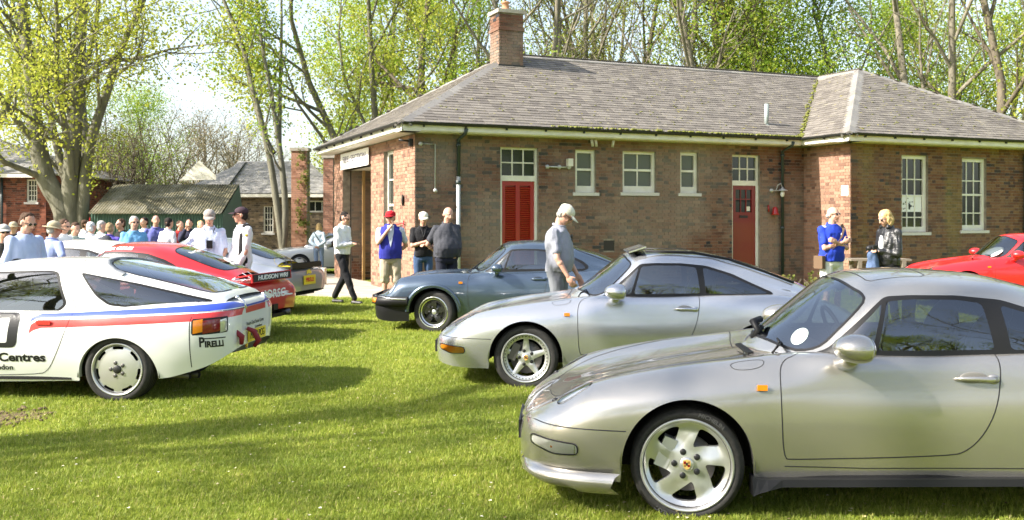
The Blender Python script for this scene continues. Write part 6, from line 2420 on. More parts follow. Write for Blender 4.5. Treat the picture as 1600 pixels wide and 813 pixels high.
    for sd in (-1, 1): capsule(t, P(sd * sh * .92, 0, shz - .03), P(sd * sh * .62, 0, .70), .038 * H, .045 * H)
    for k in range(2):
        S, E_, W_, pc, d = wr_[k]
        if sleeves == 'long':
            capsule(t, S, E_, .038 * H, .034 * H); capsule(t, E_, E_.lerp(W_, .97), .034 * H, .026 * H)
        elif sleeves == 'short':
            capsule(t, S, S.lerp(E_, .70), .036 * H, .033 * H)
    to = melt(t, 'shirt' if not suit else 'race_suit_top', top, root, vox, 2, .0095 * H, 7, rs.random() * 50)
    # collar
    c = MB()
    ring = [P(.040 * math.cos(a), .008 + .040 * math.sin(a), .848 - .010 * math.sin(a)) for a in np.linspace(0, 2 * PI, 20)]
    c.tube(ring, .009 * H, 6, cap=False)
    c.build('collar', top, to)
    if vest is not None:
        t = MB()
        loft(t, P, H, torso_secs(g, .015, .525, False, .868))
        capsule(t, P(-sh * .74, 0, shz - .012), P(sh * .74, 0, shz - .012), .041 * H, .041 * H)
        vo = melt(t, 'vest', vest, root, vox, 2, .006 * H, 6, 3)
        # open front shows the shirt
        q = MB(); q.add([P(x_, .004 + .0 + y_, z_) for x_, y_, z_ in ((-.034, .060, .855), (.034, .060, .855), (.030, .085, .78), (.014, .094, .70), (0, .100, .64), (-.014, .094, .70), (-.030, .085, .78), (0, .092, .78), (0, .066, .855))], [(0, 6, 7, 8), (8, 7, 2, 1), (6, 5, 3, 7), (7, 3, 2), (5, 4, 3)], 0, True); q.build('shirt_front', top, to)
        q = MB(); q.box(P(-.004, .088, .565), (.008 * H, 0, 0), (0, -.004 * H, 0), (0, 0.01, .10 * H)); q.build('zip', M_BLACK, vo)
        q = MB(); q.ell(P(.055, .072, .755), (.010 * H, .004 * H, .012 * H), 8, 6); q.build('badge', M_WHITEP, vo)
    # face
    for sd in (-1, 1):
        f = MB(); hell(f, (sd * .0165, .0455, .003), (.0055, .004, .0036), 8, 6); f.build('eye', M_EYE, root)
        f = MB(); hell(f, (sd * .0165, .0488, .003), (.0024, .002, .0028), 6, 6); f.build('iris', M_PUPIL, root)
    f = MB(); hell(f, (0, .0505, -.032), (.012, .004, .0028), 8, 6); f.build('mouth', M_LIP, root)
    if glasses:
        f = MB()
        for sd in (-1, 1):
            hell(f, (sd * .018, .052, .003), (.014, .004, .010), 10, 6)
            f.tube([HD(sd * .030, .048, .006), HD(sd * .046, .01, .004)], .0022 * H, 5)
        f.tube([HD(-.008, .053, .006), HD(.008, .053, .006)], .002 * H, 5)
        f.build('sunglasses', M_LENS, root)
    if hair is not None:
        f = MB()
        if hairstyle == 'short':
            hell(f, (0, -.012, .022), (.0465, .052, .050))
            hell(f, (0, -.026, -.005), (.0465, .036, .044))
        elif hairstyle == 'bald':
            hell(f, (0, -.026, -.008), (.0475, .034, .026))
        elif hairstyle == 'bob':
            hell(f, (0, -.012, .024), (.052, .058, .050)); hell(f, (0, -.028, -.020), (.056, .040, .058))
            for sd in (-1, 1): hell(f, (sd * .044, -.002, -.022), (.014, .026, .046))
        ho = melt(f, 'hair', hair, root, vox * .7, 1, .006 * H, 22, 5)
    if cap is not None:
        f = MB()
        hell(f, (0, -.008, .030), (.0500, .058, .040), 16, 10)
        if cap[1] == 'hat':
            for k in range(1): f.add([], [])
            ringp = []
            n_ = 20
            V = [HD(.050 * math.cos(a), -.006 + .058 * math.sin(a), .018) for a in np.linspace(0, 2 * PI, n_ + 1)[:-1]] + [HD(.082 * math.cos(a), -.006 + .092 * math.sin(a), .010) for a in np.linspace(0, 2 * PI, n_ + 1)[:-1]] + [HD(.082 * math.cos(a), -.006 + .092 * math.sin(a), .006) for a in np.linspace(0, 2 * PI, n_ + 1)[:-1]]
            f.add(V, [(i, (i + 1) % n_, n_ + (i + 1) % n_, n_ + i) for i in range(n_)] + [(n_ + i, n_ + (i + 1) % n_, 2 * n_ + (i + 1) % n_, 2 * n_ + i) for i in range(n_)], 0, True)
        else:
            V, n_ = [], 10
            for r_, z_ in ((0, .022), (1, .010)):
                for a in np.linspace(PI * .12, PI * .88, n_): V.append(HD(.046 * math.cos(a), .030 + (.018 + .052 * r_) * math.sin(a) + .0, z_ + .004 * math.sin(a)))
            for r_, z_ in ((1, .006), (0, .018)):
                for a in np.linspace(PI * .12, PI * .88, n_): V.append(HD(.046 * math.cos(a), .030 + (.018 + .052 * r_) * math.sin(a) + .0, z_ + .004 * math.sin(a)))
            f.add(V, [(r_ * n_ + i, r_ * n_ + i + 1, ((r_ + 1) % 4) * n_ + i + 1, ((r_ + 1) % 4) * n_ + i) for r_ in range(4) for i in range(n_ - 1)], 0, True)
        f.build('cap' if cap[1] != 'hat' else 'hat', cap[0], root)
    return root, P, wr_, HD, to


def build_people():
    HG = cloth('grey_hair', (.42, .40, .37)); HB = cloth('brown_hair', (.07, .04, .025)); HK = cloth('dark_hair', (.02, .016, .014)); HY = cloth('blonde_hair', (.55, .38, .17)); HGR = cloth('stubble_hair', (.16, .12, .10))
    white = cloth('white_shirt_cloth', (.78, .78, .78)); black = cloth('black_cloth', (.014, .014, .016)); dgrey = cloth('charcoal_cloth', (.055, .057, .068)); khaki = cloth('khaki_cloth', (.40, .34, .25))
    denim = cloth('denim', (.05, .09, .18)); lgrey = cloth('light_grey_cloth', (.36, .38, .43)); royal = cloth('royal_blue_cloth', (.02, .05, .42)); navyv = cloth('blue_fleece', (.03, .035, .28))
    lblue = cloth('pale_blue_shirt', (.42, .50, .72)); cap_red = cloth('red_cap_cloth', (.45, .012, .02)); cap_w = cloth('cream_cap_cloth', (.66, .64, .52)); checked = cloth('checked_blue_shirt', (.60, .66, .80), check=(.38, .48, .75))
    striped = cloth('pale_striped_shirt', (.52, .56, .64)); teal = cloth('sky_blue_polo', (.16, .38, .62)); purple = cloth('violet_blue_shirt', (.12, .13, .38)); green = cloth('sage_tshirt', (.42, .50, .44)); sand = cloth('straw', (.42, .36, .24))
    leather = pmat('black_leather', (.016, .016, .018), .38, spec=.6)
    LK(leather, bump(leather, noise(leather, 18, 4), .8, .02), BS(leather).inputs['Normal'])
    lden = cloth('pale_denim', (.24, .32, .46)); grot = cloth('grey_trousers', (.17, .18, .20)); wsh = cloth('white_shorts', (.7, .7, .66))
    beige = cloth('taupe_cap_cloth', (.30, .27, .25))
    # man with white shirt and phone
    r, P, w, HD, to = person(535, 19.0, 1.80, 68, 'man in white long sleeved shirt and black trousers walking with a phone', white, black, ('hold', 'hold'), head=0, nod=.45, hair=HK, sleeves='long', legs='stride', glasses=True, vox=.010)
    ph = MB(); ph.box(w[1][3] + Vector((-.06, -.10, .02)), (.09, 0, 0), (0, .17, .02), (0, 0, .010)); tag(ph.build('phone', M_BLACK), 'dark phone held by the walking man in the white shirt', 'phone').matrix_world = r.matrix_basis.copy()
    r, P, w, HD, to = person(610, 17.2, 1.80, 8, 'man in red cap and blue fleece vest resting his chin on one hand', striped, khaki, ('face', 'behind'), head=-18, nod=.1, hair=HG, cap=(cap_red, 'cap'), shorts='yellow', vest=navyv, glasses=True, girth=1.10, vox=.010)
    r, P, w, HD, to = person(661, 17.9, 1.79, 12, 'man in cream cap and black t-shirt with jeans and a camera strap', black, denim, ('crossed', 'hold'), head=0, nod=.35, hair=HB, cap=(cap_w, 'cap'), vox=.011)
    st = MB(); st.tube([P(.03, .055, .84), P(.0, .085, .75), P(-.03, .085, .68)], .008, 6); st.tube([P(-.03, .055, .84), P(-.01, .08, .76), P(-.03, .085, .68)], .006, 6); st.build('strap', M_TRIM, r)
    person(698, 16.5, 1.86, 28, 'large balding man in charcoal polo and dark trousers behind the blue coupe', dgrey, cloth('navy_trousers', (.02, .022, .035)), ('behind', 'back'), head=0, nod=.4, hair=HGR, hairstyle='bald', girth=1.42, vox=.011)
    r, P, w, HD, to = person(872, 12.1, 1.84, 72, 'man in pale cap and grey t-shirt looking down between two coupes', cloth('mid_grey_tshirt', (.27, .28, .33)), grot, ('swing', 'swing'), head=8, nod=1.05, hair=HG, cap=(cap_w, 'cap'), girth=1.22, glasses=True, vox=.009)
    pr = MB()
    for q in range(16):
        a = rs_a = q * .7
        pr.ell(P(.03 + .035 * math.cos(a) * (q / 16), .088, .73 + .05 * math.sin(a * 1.3)), (.012, .006, .018 + .004 * (q % 3)), 6, 5)
    pr.build('shirt_print', M_BLACK, to)
    r, P, w, HD, to = person(1299, 15.2, 1.84, 22, 'bald man in royal blue polo with crossed arms and a brown shoulder strap', royal, wsh, ('crossed', 'crossed'), head=14, hair=HG, hairstyle='bald', glasses=True, shorts=True, girth=1.18, vox=.010)
    st = MB()
    pts = [P(.085, .02, .845), P(.07, .065, .80), P(.02, .09, .73), P(-.04, .095, .66), P(-.10, .04, .585)]
    for i in range(len(pts) - 1): st.box(pts[i] + Vector((-.02, -.012, 0)), pts[i + 1] - pts[i], (.04, 0, .02), (0, -.008, 0))
    st.build('shoulder_strap', cloth('brown_webbing', (.14, .09, .055)), r)
    bg_ = MB(); bg_.bx(*P(-.125, .0, .53), .06, .20, .20); bg_.build('shoulder_bag', cloth('brown_webbing', (.14, .09, .055)), r)
    pn = MB()
    for sd in (-1, 1): pn.ell(P(sd * .085, .0, .822), (.06, .055, .035), 10, 6)
    pn.build('white_shoulder_panel', white, to)
    bd = MB(); bd.ell(P(.045, .078, .765), (.02, .006, .02), 8, 6); bd.build('badge', M_WHITEP, to)
    r, P, w, HD, to = person(1389, 14.6, 1.79, -72, 'blonde woman in black leather jacket looking down at her camera', leather, black, ('hold', 'hold'), nod=.6, hair=HY, hairstyle='bob', sleeves='long', glasses=True, girth=1.22, vox=.010)
    q = MB(); q.ell(P(0.02, .082 + .01, .70), (.05, .03, .15), 12, 8); q.build('white_top', white, to)
    q = MB(); q.tube([P(-.05, .05, .842), P(-.02, .02, .875), P(.02, .02, .875), P(.05, .05, .842)], .03, 8); q.build('jacket_collar', leather, to)
    q = MB(); c = (w[0][3] + w[1][3]) / 2 + Vector((0, -.03, .03)); q.bx(c.x, c.y, c.z, .13, .08, .09); q.tube([c, c + Vector((0, -.10, 0))], .034, 14)
    cm = q.build('camera', M_BLACK); tag(cm, 'black camera held by the woman in the leather jacket', 'camera'); cm.matrix_world = r.matrix_basis.copy()
    q = MB(); capsule(q, c + Vector((0, -.02, -.08)), c + Vector((0, .02, -.36)), .07, .13); q.v = [(v[0] * .8 + c.x * .2, v[1], v[2]) for v in q.v]
    bgo = melt(q, 'bag', cloth('denim_bag', (.10, .15, .27)), None, .012, 2, .02, 6); tag(bgo, 'blue denim bag hanging below the camera at the bench', 'bag'); bgo.matrix_world = r.matrix_basis.copy()
    r, P, w, HD, to = person(498, 28.5, 1.54, 172, 'short blonde woman in pale blue cardigan facing the white path car', cloth('pale_cardigan', (.55, .66, .74)), lden, ('behind', 'behind'), hair=HY, hairstyle='bob', sleeves='long', female=True, vox=.014)
    q = MB(); q.tube([P(.07, -.07, .83), P(-.07, -.085, .62)], .012, 5); q.build('bag_strap', M_TRIM, r)
    # race suit
    suitm = cloth('white_race_suit', (.74, .74, .76))
    r, P, w, HD, to = person(380, 14.9, 1.83, -52, 'slim man in white and black racing suit with a dark cap', suitm, suitm, ('low', 'swing'), head=-22, hair=HK, cap=(cloth('dark_cap_cloth', (.05, .03, .04)), 'cap'), sleeves='long', glasses=True, suit=True, girth=.95, vox=.010)
    q = MB()
    capsule(q, P(.07, .03, .76), P(.062, .035, .60), .06, .06); capsule(q, P(.062, .02, .6), P(.06, 0.01, .40), .06, .085)
    q.ell(P(0, -.01, .832), (.15, .10, .06))
    melt(q, 'black_suit_panel', black, to, .012, 2)
    q = MB(); q.ell(P(.135, .03, .765), (.03, .03, .02)); q.build('suit_patch', M_YELLOW, to)
    r, P, w, HD, to = person(327, 15.0, 1.80, 18, 'man in taupe cap and checked pale shirt with a camera round his neck', checked, dgrey, ('hips', 'low'), nod=.5, hair=HG, cap=(beige, 'cap'), girth=1.32, vox=.011)
    q = MB(); q.bx(P(0, .11, .70).x, P(0, .11, .70).y, P(0, .11, .70).z, .09, .05, .12); q.tube([P(-.045, .05, .84), P(-.01, .09, .75)], .006, 5); q.tube([P(.045, .05, .84), P(.01, .09, .75)], .006, 5); q.build('neck_camera', M_BLACK, r)
    q = MB(); W_ = w[1][2]; q.lathe([(.034, -.012), (.036, 0), (.034, .012)], 14, axis='Z', c=W_); q.build('wrist_watch', M_BLACK, r)
    crowd = 'visitors gathered behind the race cars'
    person(209, 17.3, 1.70, 38, 'grey haired man in sky blue polo and sunglasses behind the red race coupe', teal, dgrey, ('down', 'down'), hair=HG, glasses=True, girth=1.3, group=crowd, vox=.013)
    person(38, 11.3, 1.725, 62, 'young brown haired man in pale blue shirt and sunglasses at far left', lblue, dgrey, ('down', 'low'), nod=.5, hair=HB, glasses=True, sleeves='long', girth=1.12, group=crowd, vox=.010)
    person(80, 13.0, 1.62, 150, 'man in straw hat and blue shirt with hands on hips seen from behind', cloth('mid_blue_shirt', (.30, .36, .62)), dgrey, ('hips', 'hips'), head=-20, nod=.3, hair=HG, cap=(sand, 'hat'), girth=1.2, group=crowd, vox=.012)
    person(97, 16.0, 1.65, 75, 'dark haired man in white t-shirt and sunglasses beside the straw hat man', white, denim, ('down', 'low'), nod=.3, hair=HB, glasses=True, group=crowd, vox=.015)
    person(115, 16.8, 1.60, 55, 'short haired man in sage t-shirt looking down behind the white coupe', green, dgrey, ('low', 'low'), nod=.5, hair=HB, group=crowd, vox=.015)
    person(5, 12.4, 1.575, 40, 'man in grey flat cap and dark jacket cut by the left edge', cloth('dark_jacket', (.05, .045, .04)), dgrey, ('down', 'down'), hair=HG, cap=(cloth('pale_grey_cap', (.4, .4, .38)), 'cap'), glasses=True, sleeves='long', group=crowd, vox=.014)
    person(21, 19.0, 1.60, 20, 'man in tan brimmed hat partly hidden behind the young man', cloth('dark_jacket', (.05, .045, .04)), dgrey, ('down', 'down'), hair=HG, cap=(sand, 'hat'), sleeves='long', group=crowd, vox=.016)
    person(141, 17.9, 1.60, 165, 'white haired man in loose white shirt seen from behind', white, khaki, ('down', 'down'), hair=cloth('white_hair', (.6, .6, .58)), group=crowd, girth=1.25, vox=.015)
    person(157, 18.6, 1.62, 140, 'grey haired man in white shirt standing between two others', white, khaki, ('hips', 'low'), head=-20, hair=HG, group=crowd, girth=1.2, vox=.015)
    r, P, w, HD, to = person(171, 18.0, 1.58, 180, 'fair haired person in purple top wearing a dark backpack', cloth('purple_top', (.12, .09, .42)), denim, ('down', 'down'), hair=cloth('sandy_hair', (.32, .22, .12)), group=crowd, vox=.015)
    q = MB(); q.ell(P(0, -.10, .72), (.15, .11, .22), 12, 10); q.build('backpack', dgrey, r)
    person(191, 19.5, 1.66, -40, 'tanned man in black jacket and sunglasses in front of the green shed', black, dgrey, ('down', 'down'), hair=HB, glasses=True, sleeves='long', group=crowd, vox=.016)
    person(243, 21.0, 1.74, 30, 'dark haired man in violet blue shirt chatting by the shed', purple, dgrey, ('down', 'low'), hair=HK, group=crowd, vox=.016)
    person(262, 20.2, 1.68, 150, 'dark haired man in white t-shirt seen from behind by the shed', cloth('lilac_white_tshirt', (.66, .64, .72)), denim, ('down', 'down'), hair=HK, group=crowd, girth=1.15, vox=.016)
    person(296, 21.0, 1.66, 10, 'person in dark jacket raising a camera in front of the shed', cloth('navy_jacket', (.03, .03, .06)), dgrey, ('raise', 'raise'), hair=HK, sleeves='long', group=crowd, vox=.016)
    person(131, 22.0, 1.64, 120, 'slight person in white top at the foot of the many stemmed tree', white, khaki, ('down', 'hips'), hair=HB, group=crowd, vox=.018)
    person(227, 22.5, 1.70, -30, 'man in pale grey shirt just right of the grey haired man', cloth('pale_grey_top', (.4, .42, .44)), dgrey, ('low', 'down'), hair=HK, group=crowd, vox=.018)
    person(280, 23.0, 1.62, 60, 'man in red top far back before the shed', cloth('red_top', (.4, .03, .03)), dgrey, ('down', 'down'), hair=HB, group=crowd, vox=.018)
    person(313, 22.5, 1.62, 40, 'fair haired person glimpsed behind the man in the taupe cap', cloth('pale_grey_top', (.4, .42, .44)), dgrey, ('down', 'down'), hair=HY, group=crowd, vox=.018)


# ================================================================== trees and far buildings
def leaf_mat(name, dark, mid, light, trans=.55):
    m = pmat(name, mid, .55, spec=.25)
    c = ramp(m, island_rand(m), [(0, dark), (.5, mid), (1, light)])
    LK(m, c, BS(m).inputs['Base Color'])
    tr = N(m, 'ShaderNodeBsdfTranslucent'); LK(m, c, tr.inputs[0])
    mx = N(m, 'ShaderNodeMixShader'); mx.inputs[0].default_value = trans
    out = m.node_tree.nodes['Material Output']
    LK(m, BS(m).outputs[0], mx.inputs[1]); LK(m, tr.outputs[0], mx.inputs[2]); LK(m, mx.outputs[0], out.inputs[0])
    return m


L_YEL = leaf_mat('young_leaf_yellow_green', (.22, .27, .03), (.38, .42, .05), (.52, .52, .10))
L_GRN = leaf_mat('young_leaf_green', (.14, .24, .025), (.26, .38, .04), (.40, .47, .07))
L_OLV = leaf_mat('olive_leaf', (.10, .13, .03), (.19, .21, .05), (.30, .29, .09))
L_TWG = leaf_mat('bare_twig_bud', (.16, .13, .09), (.24, .20, .13), (.30, .27, .14), .3)


def bark_mat(name, a, b):
    m = pmat(name, a, .9, spec=.2)
    LK(m, ramp(m, noise(m, 5, 6, .65, sc3=(1, 1, .3)), [(.3, a), (.7, b)]), BS(m).inputs['Base Color'])
    LK(m, bump(m, noise(m, 14, 5, .7, sc3=(1, 1, .25)), .8, .03), BS(m).inputs['Normal'])
    return m


B_GREY = bark_mat('grey_green_bark', (.10, .095, .07), (.21, .20, .15))
B_BRN = bark_mat('brown_bark', (.09, .075, .055), (.19, .16, .115))
B_PALE = bark_mat('pale_bark', (.12, .105, .08), (.25, .225, .17))


def grow(rs, mb, p, d, length, rad, level, maxl, tips, kids=5, up=.12, wander=.16, bare=.25, ratio=.62, sides=(8, 6, 5, 4, 3)):
    n = max(3, int(5 - level * .5))
    pts, rads = [p.copy()], [rad]
    dirs = [d.copy()]
    for i in range(n):
        d = (d + Vector((rs.gauss(0, wander), rs.gauss(0, wander), rs.gauss(0, wander * .6) + up * (1 if level else .3)))).normalized()
        p = p + d * (length / n)
        pts.append(p.copy()); dirs.append(d.copy())
        rads.append(rad * (1 - .75 * (i + 1) / n) + .004)
    mb.tube(pts, rads, sides[min(level, 4)], cap=False)
    if level >= maxl:
        for q in pts[1:]: tips.append(q)
        return
    if level >= maxl - 1: tips += pts[2:]
    k = kids if level else kids + 3
    for i in range(k):
        t = bare + (1 - bare) * (i + rs.random()) / k
        f = t * n
        j = min(int(f), n - 1)
        q = pts[j].lerp(pts[j + 1], f - j)
        ax = dirs[j]
        a = rs.uniform(0, 2 * PI)
        o = ax.orthogonal().normalized()
        s_ = (o * math.cos(a) + ax.cross(o) * math.sin(a))
        ang = rs.uniform(R(28), R(62))
        nd = (ax * math.cos(ang) + s_ * math.sin(ang)).normalized()
        grow(rs, mb, q, nd, length * ratio * rs.uniform(.6, 1.1) * (1.1 - .45 * t), rads[j] * .5, level + 1, maxl, tips, max(3, kids - 1), up, wander * 1.15, .2, ratio, sides)


def leaves_mesh(rs, tips, n, size, spread, mat, name='crown'):
    T = np.array([tuple(t) for t in tips])
    g = np.random.RandomState(rs.randint(0, 99999))
    # leaves in clumps round the twigs
    cl = T[g.randint(0, len(T), max(8, n // 9))] + g.normal(0, spread * .6, (max(8, n // 9), 3))
    P = cl[g.randint(0, len(cl), n)] + g.normal(0, spread * .45, (n, 3))
    a = g.normal(size=(n, 3)); a /= np.linalg.norm(a, axis=1, keepdims=True)
    b = g.normal(size=(n, 3)); b -= a * (a * b).sum(1, keepdims=True); b /= np.linalg.norm(b, axis=1, keepdims=True)
    s = (size * g.uniform(.55, 1.25, n))[:, None]
    b[:, 2] -= .2
    V = np.stack([P - a * s * .5, P - b * s * .42 + a * s * .05, P + a * s * .55, P + b * s * .42 + a * s * .05], 1).reshape(-1, 3)
    me = bpy.data.meshes.new(name)
    me.vertices.add(len(V)); me.vertices.foreach_set('co', V.ravel())
    me.loops.add(4 * n); me.loops.foreach_set('vertex_index', np.arange(4 * n, dtype=np.int32))
    me.polygons.add(n); me.polygons.foreach_set('loop_start', np.arange(0, 4 * n, 4, dtype=np.int32)); me.polygons.foreach_set('loop_total', np.full(n, 4, dtype=np.int32))
    me.update(calc_edges=True); me.materials.append(mat)
    return me


def tree_meshes(seed, trunks, leaf, bark, nleaf, size=.13, spread=.35, maxl=3, kids=5, up=.1, ratio=.6, bare=.3, wander=.16):
    rs = random.Random(seed)
    mb = MB(); tips = []
    for (p, d, l, r_) in trunks:
        grow(rs, mb, Vector(p), Vector(d).normalized(), l, r_, 0, maxl, tips, kids, up, wander, bare, ratio)
    return mb.mesh('trunk', bark), leaves_mesh(rs, tips, nleaf, size, spread, leaf)


def put_tree(meshes, name, loc, rz, sc, label, group=None, cat='tree'):
    t = empty(name, loc, rz, label, cat, group)
    t.scale = (sc, sc, sc)
    link('trunk', meshes[0], t)
    c = link('crown', meshes[1], t)
    return t


def path_tree(paths, seed, leaf, bark, nleaf, size, spread, side_len=2.6, per=7, maxl=2, start=.25, origin=None, up=.1, kids=4):
    """tree whose stems follow given world paths; branches sprout along them"""
    rs = random.Random(seed)
    mb = MB(); tips = []
    for pts, r0 in paths:
        P_ = [Vector(p) - origin for p in pts]
        # smooth the path
        Q = []
        for i in range(len(P_) - 1):
            for t in (0, .33, .66):
                a = P_[max(i - 1, 0)]; b = P_[i]; c = P_[i + 1]; d = P_[min(i + 2, len(P_) - 1)]
                Q.append(.5 * (2 * b + (c - a) * t + (2 * a - 5 * b + 4 * c - d) * t * t + (3 * b - a - 3 * c + d) * t ** 3))
        Q.append(P_[-1])
        n = len(Q)
        rr = [r0 * (1 - .72 * (i / (n - 1)) ** .9) for i in range(n)]
        mb.tube(Q, rr, 10, cap=False)
        for k in range(per):
            f = start + (1 - start) * (k + rs.random()) / per
            j = min(int(f * (n - 1)), n - 2)
            q = Q[j]; ax = (Q[j + 1] - Q[j]).normalized()
            a = rs.uniform(0, 2 * PI); o = ax.orthogonal().normalized()
            s_ = o * math.cos(a) + ax.cross(o) * math.sin(a)
            ang = rs.uniform(R(35), R(70))
            grow(rs, mb, q, (ax * math.cos(ang) + s_ * math.sin(ang)).normalized(), side_len * rs.uniform(.6, 1.2), rr[j] * .42, 1, maxl + 1, tips, kids, up, .2, .25, .62)
    return mb.mesh('trunk', bark), leaves_mesh(rs, tips, nleaf, size, spread, leaf)


def build_trees():
    # ---- multi-stemmed tree on the left
    Y = 27.0
    w = lambda x, y, dy=0: pw(x, y, Y + dy)
    o = Vector(((105 - 800) / F_PX * Y, Y, 0))
    paths = [([w(112, 436), w(100, 330), w(72, 280), w(55, 200), w(50, 130), w(40, 60), w(30, -60, .5), w(20, -160, 1)], .34),
             ([w(118, 436), w(110, 320), w(116, 200), w(122, 110), w(128, 20), w(130, -90), w(140, -200)], .30),
             ([w(125, 436), w(130, 320), w(140, 230), w(165, 150), (w(192, 70)), w(220, 10), w(250, -70)], .20),
             ([w(118, 436), w(112, 320, 1), w(92, 240, 1), w(72, 150, 1.4), w(60, 60, 2), w(70, -60, 2)], .17),
             ([w(120, 436), w(124, 320, .6), w(132, 220, 1), w(128, 130, 1.5), w(150, 40, 2.5), w(160, -80, 3)], .18),
             ([w(115, 300), w(102, 200, -.6), w(88, 130, -1.2), w(90, 40, -2), w(80, -60, -2.6)], .12)]
    ms = path_tree(paths, 11, L_YEL, B_GREY, 24000, .088, .40, 2.9, 9, 2, .28, o)
    put_tree(ms, 'multi_stemmed_tree', o, 0, 1, 'large many stemmed tree with grey trunks and yellow-green leaves in front of the shed')
    # ---- slender pair of trunks
    Y = 34.0
    o = Vector(((440 - 800) / F_PX * Y, Y, 0))
    paths = [([w_ for w_ in (pw(446, 417, Y), pw(434, 330, Y), pw(420, 240, Y), pw(398, 150, Y), pw(378, 70, Y), pw(345, -10, Y), pw(320, -80, Y))], .145),
             ([pw(440, 417, Y), pw(446, 330, Y), pw(438, 240, Y), pw(424, 150, Y), pw(408, 60, Y), pw(395, -60, Y)], .14),
             ([pw(428, 240, Y), pw(405, 190, Y + .5), pw(385, 110, Y + 1), pw(360, 50, Y + 1), pw(330, 0, Y + 1)], .08),
             ([pw(436, 240, Y), pw(438, 130, Y + .5), pw(440, 30, Y + 1), pw(438, -60, Y + 1)], .09)]
    ms = path_tree(paths, 5, L_GRN, B_GREY, 4200, .10, .35, 1.7, 6, 1, .35, o, .25, 3)
    put_tree(ms, 'slender_tree', o, 0, 1, 'slender twin trunked tree with few leaves left of the brick building')
    # ---- a stock of tree shapes
    rs = random.Random(21)
    def stems(h, r_, n, sp): return [((rs.uniform(-.3, .3), rs.uniform(-.3, .3), 0), (rs.uniform(-sp, sp), rs.uniform(-sp, sp), 1), h * rs.uniform(.85, 1.1), r_) for _ in range(n)]
    A = tree_meshes(1, stems(13, .19, 2, .16), L_YEL, B_GREY, 24000, .10, .6, 3, 5, .08, .55, .18)
    B_ = tree_meshes(2, stems(15, .24, 1, .05), L_GRN, B_BRN, 25000, .10, .65, 3, 6, .05, .48, .18)
    C = tree_meshes(3, stems(15, .165, 2, .07), L_OLV, B_PALE, 5500, .085, .6, 3, 6, .16, .42, .2, .10)
    D = tree_meshes(4, stems(14, .19, 3, .16), L_YEL, B_BRN, 12000, .09, .55, 3, 6, .18, .44, .2, .12)
    E_ = tree_meshes(6, stems(8, .12, 5, .35), L_TWG, B_BRN, 5000, .10, .5, 2, 7, .1, .6, .1)
    G_ = tree_meshes(8, stems(12, .22, 2, .1), L_GRN, B_GREY, 34000, .115, .85, 3, 6, .04, .55, .12)
    K_ = tree_meshes(9, [((0, 0, 0), (.02, .0, 1), 14, .31)], L_YEL, B_GREY, 3200, .11, .6, 3, 5, .1, .5, .42, .06)
    woods = 'trees behind the brick building'
    # (px, Y, meshes, rot, scale, label)
    lst = [
        (560, 38, A, 0, 1.05, 'yellow-green tree just behind the left end of the slate roof', 'leafy_tree'),
        (520, 44, B_, 1, .8, 'full green tree between the slender trunks and the brick building', 'leafy_tree'),
        (668, 36, B_, 2, 1.0, 'tall green tree with straight trunk left of the brick chimney', 'leafy_tree'),
        (630, 48, A, 3.3, 1.2, 'broad yellow-green tree further back left of the chimney', 'leafy_tree'),
        (740, 50, C, 1, 1.1, 'almost bare tree rising behind the chimney', 'bare_tree'),
        (835, 37, C, 2.5, 1.0, 'pale bare trunk directly right of the chimney', 'bare_tree'),
        (880, 42, C, 4, 1.1, 'second bare tree right of the chimney', 'bare_tree'),
        (925, 50, D, 5, 1.1, 'thinly leaved tree behind the ridge, left part', 'bare_tree'),
        (1010, 45, D, .6, 1.05, 'thinly leaved tree behind the middle of the ridge', 'bare_tree'),
        (1068, 38, C, 3.2, 1.1, 'grey bare double trunk over the middle of the ridge', 'bare_tree'),
        (1150, 42, D, 1.9, 1.15, 'thinly leaved tree over the right part of the ridge', 'bare_tree'),
        (1120, 55, A, 2.2, 1.1, 'far yellow-green tree seen through the bare trunks', 'leafy_tree'),
        (1235, 44, B_, 4.1, 1.05, 'bright green tree left of the wing roof peak', 'leafy_tree'),
        (1310, 40, G_, 2.2, .95, 'dense green tree behind the wing roof peak', 'leafy_tree'),
        (1375, 47, G_, 5.1, .9, 'dense green tree right of the wing roof peak', 'leafy_tree'),
        (1462, 36, C, .9, 1.15, 'bare tree with upright trunk behind the wing roof slope', 'bare_tree'),
        (1545, 35, D, 2.9, 1.1, 'forked dark tree behind the right end of the wing roof', 'bare_tree'),
        (1600, 46, A, 1.2, 1.1, 'yellow-green tree at the right edge behind the wing', 'leafy_tree'),
        (1490, 52, A, 4.4, 1.1, 'hazy yellow-green tree far behind the wing roof slope', 'leafy_tree'),
        (1720, 42, B_, 0, 1.1, 'green tree just outside the right edge', 'leafy_tree'),
        (235, 46, G_, 3, .58, 'rounded bright green tree behind the corrugated shed', 'leafy_tree'),
        (175, 40, E_, 0, .62, 'brown twiggy thicket tree behind the shed, left', 'bare_tree'),
        (225, 40, E_, 2, .60, 'brown twiggy thicket tree behind the shed, middle', 'bare_tree'),
        (340, 70, E_, 1, 1.0, 'far bare tree beyond the outbuilding, left', 'bare_tree'),
        (385, 75, E_, 4, .95, 'far bare tree beyond the outbuilding, right', 'bare_tree'),
        (300, 66, E_, 3, 1.0, 'far bare tree above the right end of the shed', 'bare_tree'),
        (-60, 34, A, 4, 1.0, 'yellow-green tree just outside the left edge', 'leafy_tree'),
    ]
    for px, Y, ms, rz, sc, lb, nm in lst:
        put_tree(ms, nm, ((px - 800) / F_PX * Y, Y, 0), rz, sc, lb, woods if px > 480 else 'trees behind the race cars')
    # trees standing round the lawn behind and beside the viewpoint: they shade the grass and mirror in the paint
    ring = 'trees round the lawn outside the view'
